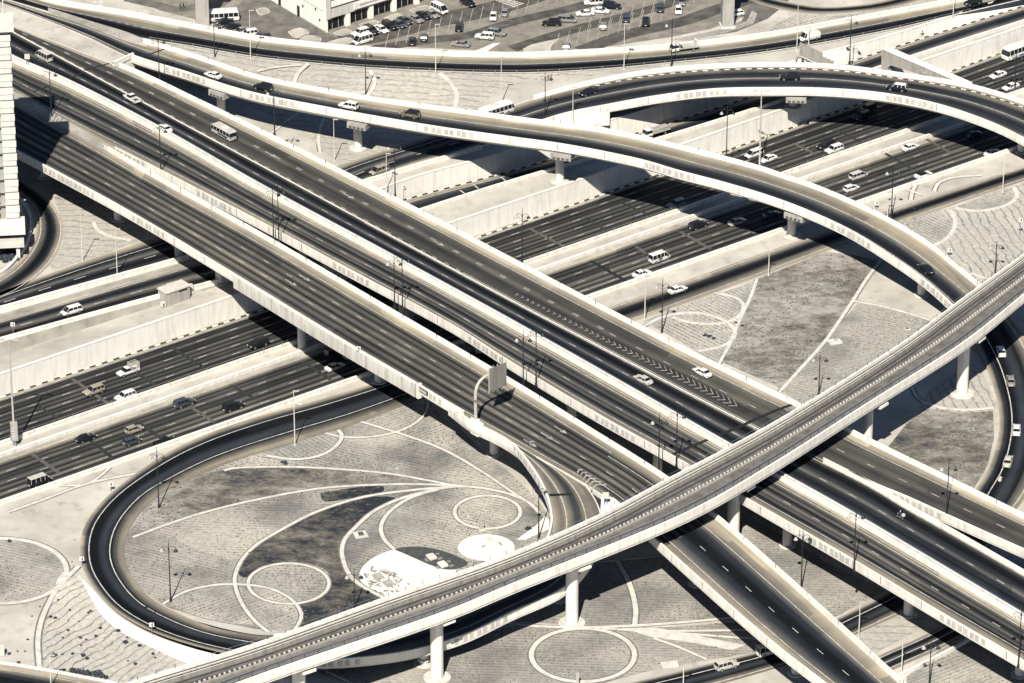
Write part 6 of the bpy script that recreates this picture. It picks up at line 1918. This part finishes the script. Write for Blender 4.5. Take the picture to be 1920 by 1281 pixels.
        for z in (1.5, 1.95, 2.35):
            bm.tube([(-2.55, -.86, z), (-.65, -.86, z), (-.65, .86, z), (-2.55, .86, z), (-2.55, -.86, z)], .035, 5)
        add('cargo_cage', bm, M['white_pole'], False)
    elif kind in ('small_bus', 'coach_bus', 'shuttle_bus'):
        L, H, W = {'small_bus': (7.2, 2.65, 1.06), 'coach_bus': (11.5, 3.5, 1.26), 'shuttle_bus': (9.5, 3.0, 1.2)}[kind]
        bm = MB(); loft(bm, [(-L/2, .5, H*.44, W*.92, W*.92), (-L/2+.1, .35, H*.47, W, W*.99), (L/2-.6, .35, H*.47, W, W*.99), (L/2-.1, .38, H*.44, W*.96, W*.94), (L/2, .5, H*.40, W*.86, W*.84)]); add('body', bm, PAINT['white'], True, True)
        bm = MB(); frustum(bm, -L/2+.1, L/2-.05, W*.975, H*.45, -L/2+.22, L/2-.45, W*.93, H*.86); add('windows', bm, M['glass'], False)
        bm = MB(); frustum(bm, -L/2+.14, L/2-.35, W*.965, H*.82, -L/2+.4, L/2-.75, W*.78, H)
        nw = int(L/1.3)
        for k in range(nw+1):
            x = -L/2+.25+k*(L-1.1)/nw
            for s in (-1, 1):
                bm.sweep([[Vector((x+dx, s*(w_+.02-.04*q), z)) for dx, q in ((-.06, 0), (.06, 0), (.06, 1), (-.06, 1))] for w_, z in ((W*.975, H*.46), (W*.93, H*.84))])
        add('roof', bm, PAINT['white'], False, True)
        bm = MB(); bm.box((-.6, 0, H), L*.25, W*1.1, .16); add('air_conditioner', bm, M['white_pole'], False)
        wheels(.46 if L > 8 else .38, (-L*.28, L*.30), W)
        for s in (-1, 1):
            bm = MB(); bm.box((L/2-.06, s*W*.7, .7), .16, .3, .2); add('headlight', bm, M['headlight'], False)
            bm = MB(); bm.box((-L/2-.02, s*W*.8, .9), .08, .2, .5); add('tail_lamp', bm, M['taillight'], False)
        bm = MB()
        for s in (-1, 1): bm.box((-L*.1, s*(W+.006), .75), L*.5, .02, .35)
        add('side_stripe', bm, M['black'], False)
        bm = MB(); bm.box((-L/2-.03, 0, H*.5), .06, W*1.3, H*.3); add('rear_window', bm, M['glass'], False)
    elif kind == 'recovery_truck':
        bm = MB(); loft(bm, [(1.5, .5, 1.4, .98, .96), (3.0, .5, 1.35, 1.0, .95), (3.35, .55, 1.2, .95, .9), (3.45, .6, 1.0, .85, .8)]); add('cab', bm, PAINT['white'], True, True)
        bm = MB(); frustum(bm, 1.55, 3.35, .95, 1.3, 1.65, 2.85, .82, 2.15); add('windows', bm, M['glass'], False)
        bm = MB(); frustum(bm, 1.5, 2.95, .86, 2.1, 1.6, 2.75, .7, 2.28); bm.box((2.0, 0, 2.28), .3, 1.2, .16); add('roof', bm, PAINT['white'], False, True)
        bm = MB(); bm.box((-1.1, 0, .95), 5.1, 2.1, .18); bm.box((-1.1, 1.02, 1.131), 5.1, .08, .3); bm.box((-1.1, -1.02, 1.131), 5.1, .08, .3); add('flat_bed', bm, M['grey_pole'], False)
        bm = MB(); bm.box((-3.2, 0, 1.131), .5, 1.9, 1.5); bm.box((.9, 0, 1.131), .4, 1.6, .9); add('rear_frame', bm, M['white_pole'], False)
        bm = MB(); bm.box((-.6, 0, .5), 5.6, .9, .44); add('chassis', bm, M['black'], False)
        wheels(.42, (-2.2, 2.3), 1.0)
        for s in (-1, 1):
            bm = MB(); bm.box((3.42, s*.7, .75), .1, .3, .2); add('headlight', bm, M['headlight'], False)
            bm = MB(); bm.box((-3.68, s*.8, .85), .08, .3, .18); add('tail_lamp', bm, M['taillight'], False)
    elif kind == 'lorry':
        for e in vehicle_parts('recovery_truck'):
            if e[0] not in ('rear_frame',): out.append(e)
        bm = MB(); bm.box((-1.1, 0, 1.131), 4.9, 1.9, .7); add('load', bm, M['conc3'], False)
    elif kind == 'motorcycle':
        for x in (-.7, .7):
            bm = MB(); bm.tube([(x, -.07, .31), (x, .07, .31)], .31, 14)
            rb = MB(); rb.tube([(x, -.08, .31), (x, .08, .31)], .2, 10)
            add('wheel', bm, M['rubber'], False, False, [('rim', mesh_of(rb, 'rim', M['rim'], False))])
        bm = MB(); bm.tube(smooth_line([Vector((.62, 0, .9)), Vector((.2, 0, .78)), Vector((-.3, 0, .72)), Vector((-.8, 0, .8))], 10), [.09, .14, .17, .19, .18, .16, .15, .15, .13, .08], 8); add('body', bm, PAINT['white'], True, True)
        bm = MB(); bm.tube([(.7, 0, .31), (.5, 0, 1.0)], .05, 6); bm.tube([(.5, -.36, 1.02), (.5, .36, 1.02)], .03, 6); add('fork', bm, M['steel'], False)
        bm = MB(); bm.box((-.35, 0, .82), .7, .28, .1); add('saddle', bm, M['black'], False)
        bm = MB(); bm.box((.05, 0, .3), .5, .3, .38); add('engine', bm, M['steel'], False)
        bm = MB(); bm.box((-.85, 0, .92), .5, .5, .5); add('top_box', bm, M['white_pole'], False)
        bm = MB(); bm.lathe([(.1, 0), (.12, .1), (.05, .16)], (.62, 0, .86), 8); add('headlight', bm, M['headlight'], False)
    VEH[kind] = out
    return out
HT = {'sedan_car': .72, 'hatchback_car': .75, 'off_road_car': .9, 'minivan': .88, 'minibus': 1.1, 'delivery_van': 1.1, 'pickup_truck': .85, 'caged_pickup_truck': 1.0, 'small_bus': 1.3, 'coach_bus': 1.75, 'shuttle_bus': 1.5, 'recovery_truck': 1.1, 'lorry': 1.1, 'motorcycle': .7}
CATN = {'sedan_car': 'car', 'hatchback_car': 'car', 'off_road_car': 'off-road car', 'minivan': 'minivan', 'minibus': 'minibus', 'delivery_van': 'van', 'pickup_truck': 'pickup', 'caged_pickup_truck': 'pickup', 'small_bus': 'bus', 'coach_bus': 'bus', 'shuttle_bus': 'bus', 'recovery_truck': 'truck', 'lorry': 'truck', 'motorcycle': 'motorcycle'}
def vehicle(kind, colour, px, py, z, d, label, group=None, roof=None):
    zz = z+HT[kind]
    a = at(px, py, zz); b_ = at(px+d[0]*10, py+d[1]*10, zz)
    t = empty(kind, (a.x, a.y, z+.02), math.atan2(b_.y-a.y, b_.x-a.x))
    tag(t, label, CATN[kind], group)
    for nm, me, painted, subs in vehicle_parts(kind):
        o = link(bpy.data.objects.new(nm, me)); o.parent = t
        if painted:
            o.material_slots[0].link = 'OBJECT'
            o.material_slots[0].material = PAINT[roof if roof and nm == 'roof' else colour]
        for sn, sm in subs:
            c = link(bpy.data.objects.new(sn, sm)); c.parent = o
    return t
SU, SD = (1, -.348), (-1, .348)      # along the highway, up right / down left
MU, MDn = (-1, -.545), (1, .545)
G1, G2, G3, G4, G5 = 'vehicles on the sunken highway', 'vehicles on the wide viaduct', 'vehicles on the curved viaduct and ramps', 'vehicles on the side and loop roads', 'vehicles in the car park'
ZA = ZM+.02
V = vehicle
# sunken highway, carriageway under the far wall (towards the lower left)
V('minivan', 'white', 1414, 287, ZS, SD, 'white van left of the white saloon at the mast on the highway', G1)
V('sedan_car', 'white', 1440, 297, ZS, SD, 'white saloon right beside the white van near the tall mast', G1)
V('off_road_car', 'black', 1626, 203, ZS, SD, 'dark off-road car deep in the shadow of the arched ramp, upper of two', G1)
V('off_road_car', 'black', 1617, 217, ZS, SD, 'black off-road car at the shadow edge of the arched ramp, lower of two', G1)
V('off_road_car', 'black', 1549, 271, ZS, SD, 'black off-road car half hidden behind a white off-road car on the highway', G1)
V('off_road_car', 'white', 1564, 279, ZS, SD, 'white off-road car in front of a black one on the highway', G1)
V('sedan_car', 'white', 1871, 140, ZS, SD, 'upper white saloon behind the coach near the right edge', G1)
V('sedan_car', 'white', 1895, 162, ZS, SD, 'lower white saloon cut by a dark lamp near the right edge', G1)
V('coach_bus', 'white', 1915, 92, ZS, SD, 'white coach with dark windows entering at the right edge', G1)
V('off_road_car', 'silver', 1269, 382, ZS, SD, 'silver off-road car at the shadow edge of the curved viaduct', G1)
V('caged_pickup_truck', 'white', 239, 694, ZS, SD, 'white pickup with a tall cargo cage on the highway', G1)
V('off_road_car', 'beige', 176, 731, ZS, SD, 'beige off-road car left of the caged pickup', G1)
V('off_road_car', 'white', 235, 742, ZS, SD, 'white off-road car below the caged pickup', G1)
V('off_road_car', 'black', 484, 643, ZS, SD, 'black off-road car near the shadow of the wide viaduct on the upper carriageway', G1)
V('off_road_car', 'grey', 627, 659, ZS, SU, 'dark car in the shadow just behind the white saloon under the wide viaduct', G1)
# near carriageway
V('sedan_car', 'white', 628, 687, ZS, SU, 'white saloon driving into the shadow under the noise barrier', G1)
V('off_road_car', 'grey', 345, 754, ZS, SU, 'dark grey off-road car left of the black one on the lower carriageway', G1)
V('off_road_car', 'black', 437, 761, ZS, SU, 'black off-road car in the middle lanes of the lower carriageway', G1)
V('sedan_car', 'black', 161, 820, ZS, SU, 'black saloon alone in the inner lane above the cream van', G1)
V('hatchback_car', 'beige', 251, 804, ZS, SU, 'beige hatchback just above a grey hatchback', G1)
V('hatchback_car', 'grey', 247, 826, ZS, SU, 'grey hatchback just below the beige one', G1)
V('pickup_truck', 'black', 310, 827, ZS, SU, 'black pickup half hidden by the highway parapet', G1)
V('minibus', 'black', 74, 900, ZS, SU, 'two-tone van with cream roof and black sides near the left edge', G1, roof='cream')
lv = V('minibus', 'white', 1236, 481, ZS, SU, 'white van with a round dark logo on its side', G1)
bm = MB()
ro, ri = .50, .30
for k in range(24):
    a0, a1 = 2*math.pi*k/24, 2*math.pi*(k+1)/24
    bm.face([(-.3+ri*math.cos(a0), -.962, 1.0+ri*math.sin(a0)), (-.3+ro*math.cos(a0), -.962, 1.0+ro*math.sin(a0)), (-.3+ro*math.cos(a1), -.962, 1.0+ro*math.sin(a1)), (-.3+ri*math.cos(a1), -.962, 1.0+ri*math.sin(a1))])
bm.box((-.3, -.965, .9), .56, .01, .2)
lo_ = bm.build('side_logo', M['black']); lo_.parent = lv
V('sedan_car', 'white', 1203, 512, ZS, SU, 'white saloon partly behind the parapet below the logo van', G1)
V('off_road_car', 'black', 1309, 421, ZS, SU, 'black boxy off-road car left of the taxi on the highway', G1)
V('sedan_car', 'cream', 1382, 415, ZS, SU, 'cream taxi just outside the shadow of the curved viaduct', G1)
V('sedan_car', 'grey', 1447, 402, ZS, SU, 'grey car inside the shadow of the curved viaduct', G1)
V('sedan_car', 'white', 1707, 275, ZS, SU, 'white saloon alone in the lane beside the highway median', G1)
V('minivan', 'cream', 1609, 328, ZS, SU, 'cream people carrier above the white hatchback', G1)
V('hatchback_car', 'white', 1596, 352, ZS, SU, 'white hatchback next to the curved viaduct parapet', G1)
V('sedan_car', 'white', 1731, 327, ZS, SU, 'white and black patrol saloon near the lower parapet', G1, roof='black')
V('hatchback_car', 'grey', 1827, 251, ZS, SU, 'grey car in the shadow of the arched ramp on the lower carriageway', G1)
V('sedan_car', 'white', 1861, 286, ZS, SU, 'white saloon at the shadow edge beside the lower parapet, right', G1)
# wide viaduct
V('minibus', 'cream', 82, 104, ZA, MU, 'cream minibus on the wide viaduct nearest the tower block', G2)
V('pickup_truck', 'white', 247, 183, ZA, MU, 'white pickup with an open dark load bed on the wide viaduct', G2)
V('sedan_car', 'white', 308, 240, ZA, MU, 'white taxi saloon beside the median of the wide viaduct', G2)
V('small_bus', 'cream', 420, 247, ZA, MU, 'cream small bus with dark stripes on the wide viaduct', G2)
V('sedan_car', 'cream', 1206, 711, ZA, MU, 'cream coupe left of the chevron strip', G2)
V('sedan_car', 'white', 1317, 697, ZA, MU, 'white saloon right of the chevron strip', G2)
m1 = V('motorcycle', 'black', 1688, 967, ZA, MU, 'motorcycle with a white top box on the wide viaduct', G2)
# curved viaduct and ramp
V('sedan_car', 'white', 400, 140, ZA, (-1, -.33), 'white saloon first on the curved viaduct from the left', G3)
V('off_road_car', 'black', 493, 162, 10.65, (-1, -.25), 'black off-road car behind a lamp on the curved viaduct', G3)
V('off_road_car', 'white', 654, 197, 10.9, (-1, -.2), 'white off-road car on the curved viaduct', G3)
V('off_road_car', 'brown', 769, 213, 11.1, (-1, -.18), 'brown off-road car on the curved viaduct', G3, roof='black')
V('sedan_car', 'black', 1736, 503, 6.8, (-1, -.72), 'black saloon on the curved viaduct near the rail bridge', G3)
V('sedan_car', 'black', 1103, 172, 3.2, (-1, .3), 'black saloon at the foot of the arched ramp', G3)
V('off_road_car', 'black', 1481, 143, 7.35, (-1, .0), 'black off-road car with roof rails on top of the arched ramp', G3)
V('off_road_car', 'black', 1682, 163, 7.6, (-1, -.12), 'black boxy off-road car with a white roof on the arched ramp', G3, roof='white')
V('shuttle_bus', 'white', 930, 207, .5, (1, -.33), 'white shuttle bus half hidden behind the curved viaduct', G3)
# other roads
V('minivan', 'beige', 711, 318, .05, (-1, .36), 'beige minivan on the road beneath the curved viaduct', G4)
V('lorry', 'white', 1229, 246, -4.5, (-1, .3), 'small white lorry in the narrow sunken slip road', G4)
V('recovery_truck', 'white', 1282, 88, .15, (-1, .13), 'white flatbed recovery truck on the top road', G4)
V('delivery_van', 'white', 1517, 67, .15, (-1, .22), 'white panel van on the top road', G4)
V('sedan_car', 'black', 1824, 3, .15, (-1, .2), 'black saloon on the top road in the top right corner', G4)
V('minivan', 'white', 134, 581, .9, (-1, .29), 'white minivan on the slip road left of the hut', G4)
V('sedan_car', 'white', 1270, 542, .05, (1, -.33), 'white saloon on the side road above the crossing garden rings', G4)
V('sedan_car', 'white', 1877, 658, .35, (-.3, -1), 'topmost of the four white saloons on the right loop road', G4)
V('sedan_car', 'silver', 1895, 713, .05, (-.15, -1), 'silver saloon with dark glass roof, second of four on the right loop road', G4)
V('sedan_car', 'white', 1906, 805, .05, (.05, -1), 'white saloon with a broad roof, third of four on the right loop road', G4)
V('sedan_car', 'cream', 1890, 864, .05, (.3, -1), 'cream saloon just above the motorcycle on the right loop road', G4)
m2 = V('motorcycle', 'black', 1876, 900, .05, (.5, -1), 'motorcycle on the lane line of the right loop road', G4)
V('off_road_car', 'cream', 1362, 1246, .05, (1, -.28), 'cream off-road car on the road at the bottom edge', G4)
V('minibus', 'white', 1442, 1217, .05, (1, -.3), 'white van half hidden under the branch viaduct at the bottom', G4)

# car park
PK = 'parked '
for a in (
 ('minibus', 'white', 680, 73, (-1, .28), 'white minibus at the parapet end of the row by the shop building'),
 ('off_road_car', 'white', 676, 60, (-1, .3), 'white off-road car behind the minibus by the shop building'),
 ('off_road_car', 'black', 696, 56, (1, .55), 'black off-road car between two white cars by the shop building'),
 ('sedan_car', 'white', 715, 54, (1, .5), 'white saloon between two black cars by the shop building'),
 ('off_road_car', 'black', 731, 47, (1, .5), 'large black off-road car right of the white saloon by the shop building'),
 ('hatchback_car', 'grey', 749, 45, (1, .5), 'small grey hatchback in the middle of the row by the shop building'),
 ('sedan_car', 'grey', 759, 38, (1, .5), 'dark grey saloon left of the silver one by the shop building'),
 ('sedan_car', 'silver', 780, 35, (1, .5), 'silver saloon between grey and black cars by the shop building'),
 ('sedan_car', 'black', 794, 28, (1, .5), 'black saloon left of the silver car next to the white van'),
 ('sedan_car', 'silver', 810, 26, (1, .5), 'silver saloon directly left of the white van by the shops'),
 ('minibus', 'white', 824, 15, (1, .5), 'white van at the far end of the row by the shop building'),
 ('off_road_car', 'black', 877, 4, (1, .5), 'black off-road car at the top edge left of the zebra crossing'),
 ('sedan_car', 'white', 925, 30, (-.12, 1), 'white saloon just below the zebra crossing'),
 ('sedan_car', 'silver', 947, 22, (.2, -1), 'silver saloon right of the white one below the zebra crossing'),
 ('off_road_car', 'black', 861, 49, (.15, -1), 'black off-road car alone in the middle of the left car park rows'),
 ('sedan_car', 'black', 773, 76, (.1, -1), 'black saloon left of the pair near the top road parapet'),
 ('hatchback_car', 'grey', 795, 69, (.1, -1), 'dark grey hatchback right of the pair near the top road parapet'),
 ('sedan_car', 'silver', 864, 82, (-1, -.12), 'silver saloon parked lengthways close to the top road parapet'),
 ('off_road_car', 'white', 909, 67, (-1, -.08), 'white off-road car with dark roof panel in front of a silver one'),
 ('off_road_car', 'silver', 931, 60, (1, .12), 'silver off-road car behind the white one in the car park'),
 ('off_road_car', 'black', 1034, 42, (-1, 0), 'black off-road car parked lengthways left of the silver estate'),
 ('minivan', 'silver', 1063, 35, (1, .05), 'silver estate right of the black off-road car'),
 ('sedan_car', 'white', 1097, 24, (-1, .05), 'left one of two white saloons nose to tail in the car park'),
 ('sedan_car', 'white', 1126, 19, (1, .1), 'right one of two white saloons nose to tail in the car park'),
 ('off_road_car', 'white', 1113, 3, (-1, .05), 'white off-road car cut by the top edge of the picture'),
 ('off_road_car', 'black', 1147, 10, (1, .05), 'black off-road car right of the two white saloons'),
 ('hatchback_car', 'silver', 1131, 48, (.06, -1), 'silver hatchback alone below the two white saloons'),
 ('off_road_car', 'grey', 1174, 32, (.08, -1), 'dark grey off-road car above the pale lamp post in the car park'),
 ('off_road_car', 'black', 1211, 39, (.05, -1), 'black off-road car nose-in, right of the dark grey one'),
 ('off_road_car', 'grey', 1238, 13, (.02, -1), 'dark off-road car near the top edge left of the white saloon'),
 ('sedan_car', 'white', 1272, 18, (.05, 1), 'white saloon nose-out at the right end of the car park'),
 ('sedan_car', 'silver', 1278, 2, (.05, 1), 'silver saloon at the top edge above the white saloon'),
 ('hatchback_car', 'silver', 1062, 86, (.1, -1), 'lone silver hatchback in the front row by the parapet'),
 ('hatchback_car', 'white', 1380, 24, (-1, .1), 'white hatchback half hidden behind the right concrete pylon'),
 ('sedan_car', 'black', 420, 40, (-1, .15), 'upper black saloon beside the left concrete pylon'),
 ('sedan_car', 'black', 434, 49, (-1, .15), 'lower black saloon beside the left concrete pylon'),
 ('sedan_car', 'silver', 451, 57, (-1, .2), 'silver saloon between black cars and the white off-road car, top left'),
 ('off_road_car', 'white', 466, 62, (-1, .15), 'white off-road car just above the top road parapet, top left'),
 ('pickup_truck', 'grey', 488, 68, (-1, .1), 'grey pickup peeping over the top road parapet'),
 ('shuttle_bus', 'white', 412, 29, (-1, .06), 'white bus with a row of dark windows behind the left pylon'),
):
    k, c, px, py, d, lab = a
    V(k, c, px, py, .03, d, lab, G5)

# riders and two walkers
def person(name, loc, rz, joints, edges, radii, mat, label, head, extra=()):
    t = None
    me = bpy.data.meshes.new('body'); me.from_pydata(joints, edges, []); me.materials.append(M[mat])
    o = link(bpy.data.objects.new('person', me)); o.location = loc; o.rotation_euler = (0, 0, rz)
    sk = o.modifiers.new('skin', 'SKIN')
    for i, r in enumerate(radii): me.skin_vertices[0].data[i].radius = (r, r)
    me.skin_vertices[0].data[0].use_root = True
    sub = o.modifiers.new('sub', 'SUBSURF'); sub.levels = 1; sub.render_levels = 1
    tag(o, label, 'person')
    bm = MB(); bm.lathe([(.04, -.12), (.085, -.06), (.10, .02), (.09, .08), (.04, .13)], head, 12)
    h = bm.build('head', M['skin'], smooth=True); h.parent = o
    bm = MB(); bm.lathe([(.112, -.01), (.118, .06), (.09, .13), (.03, .16)], (head[0]-.01, head[1], head[2]), 12)
    h = bm.build('helmet' if 'motorcycle' in label else 'hair', M[extra[0]] if extra else M['black'], smooth=True); h.parent = o
    return o
def fingers(): return 0
for mt, lab, mat, hel in ((m1, 'person in dark clothes with white helmet riding the motorcycle on the wide viaduct', 'cloth_dark', 'kerb_white'), (m2, 'person in pale shirt riding the motorcycle on the right loop road', 'cloth', 'black')):
    J = [(-.25, 0, .95), (-.2, 0, 1.15), (-.1, 0, 1.38), (-.02, 0, 1.48), (-.1, -.2, 1.36), (.15, -.27, 1.18), (.45, -.30, 1.06), (-.1, .2, 1.36), (.15, .27, 1.18), (.45, .30, 1.06), (.18, -.18, .88), (.05, -.2, .45), (.2, -.2, .38), (.18, .18, .88), (.05, .2, .45), (.2, .2, .38), (-.22, -.11, .93), (-.22, .11, .93)]
    E = [(0, 1), (1, 2), (2, 3), (2, 4), (4, 5), (5, 6), (2, 7), (7, 8), (8, 9), (0, 16), (16, 10), (10, 11), (11, 12), (0, 17), (17, 13), (13, 14), (14, 15)]
    R_ = [.15, .15, .15, .06, .07, .055, .045, .07, .055, .045, .08, .06, .05, .08, .06, .05, .1, .1]
    person('person', mt.location, mt.rotation_euler.z, J, E, R_, mat, lab, (.02, 0, 1.62), (hel,))
for px, py, lab in ((338, 18, 'left one of two people walking in dark clothes near the left pylon'), (344, 17, 'right one of two people walking in dark clothes near the left pylon')):
    J = [(0, 0, .95), (0, 0, 1.15), (0, 0, 1.38), (0, 0, 1.5), (0, -.19, 1.38), (.04, -.23, 1.1), (.12, -.24, .85), (0, .19, 1.38), (-.04, .23, 1.1), (.02, .24, .85), (0, -.1, .9), (.12, -.1, .5), (.12, -.1, .06), (.24, -.1, .04), (0, .1, .9), (-.05, .1, .5), (-.22, .1, .08), (-.1, .1, .04)]
    E = [(0, 1), (1, 2), (2, 3), (2, 4), (4, 5), (5, 6), (2, 7), (7, 8), (8, 9), (0, 10), (10, 11), (11, 12), (12, 13), (0, 14), (14, 15), (15, 16), (16, 17)]
    R_ = [.14, .13, .15, .06, .07, .05, .04, .07, .05, .04, .1, .07, .05, .04, .1, .07, .05, .04]
    person('person', at(px, py), 2.5, J, E, R_, 'cloth_dark', lab, (.02, 0, 1.63))

# logo on the side of the van
t = bpy.data.objects
# ------------------------------------------------------------------ light
EL, AZ = math.radians(47), math.radians(9)      # light travels away from the camera, a little to the right
sd = bpy.data.lights.new('sun', 'SUN'); sd.energy = 5.0; sd.angle = math.radians(.5); sd.color = (1, .95, .845)
so = link(bpy.data.objects.new('sun', sd))
dirv = Vector((math.sin(AZ)*math.cos(EL), math.cos(AZ)*math.cos(EL), -math.sin(EL)))
so.rotation_euler = dirv.to_track_quat('-Z', 'Y').to_euler()
so.location = (0, 0, 600)
w = bpy.data.worlds.new('World'); SC.world = w; w.use_nodes = True
nt = w.node_tree
sky = nt.nodes.new('ShaderNodeTexSky'); sky.sky_type = 'NISHITA'; sky.sun_disc = False
sky.sun_elevation = EL
sky.sun_rotation = math.pi+AZ
sky.altitude = 450
sky.air_density = .75
sky.dust_density = .6
nt.links.new(sky.outputs[0], nt.nodes['Background'].inputs['Color'])
nt.nodes['Background'].inputs['Strength'].default_value = .05
SC.view_settings.view_transform = 'Standard'
SC.view_settings.look = 'None'
SC.view_settings.exposure = .53
SC.view_settings.gamma = 1
SC.cycles.diffuse_bounces = 1
SC.cycles.max_bounces = 6
bpy.context.view_layer.update()
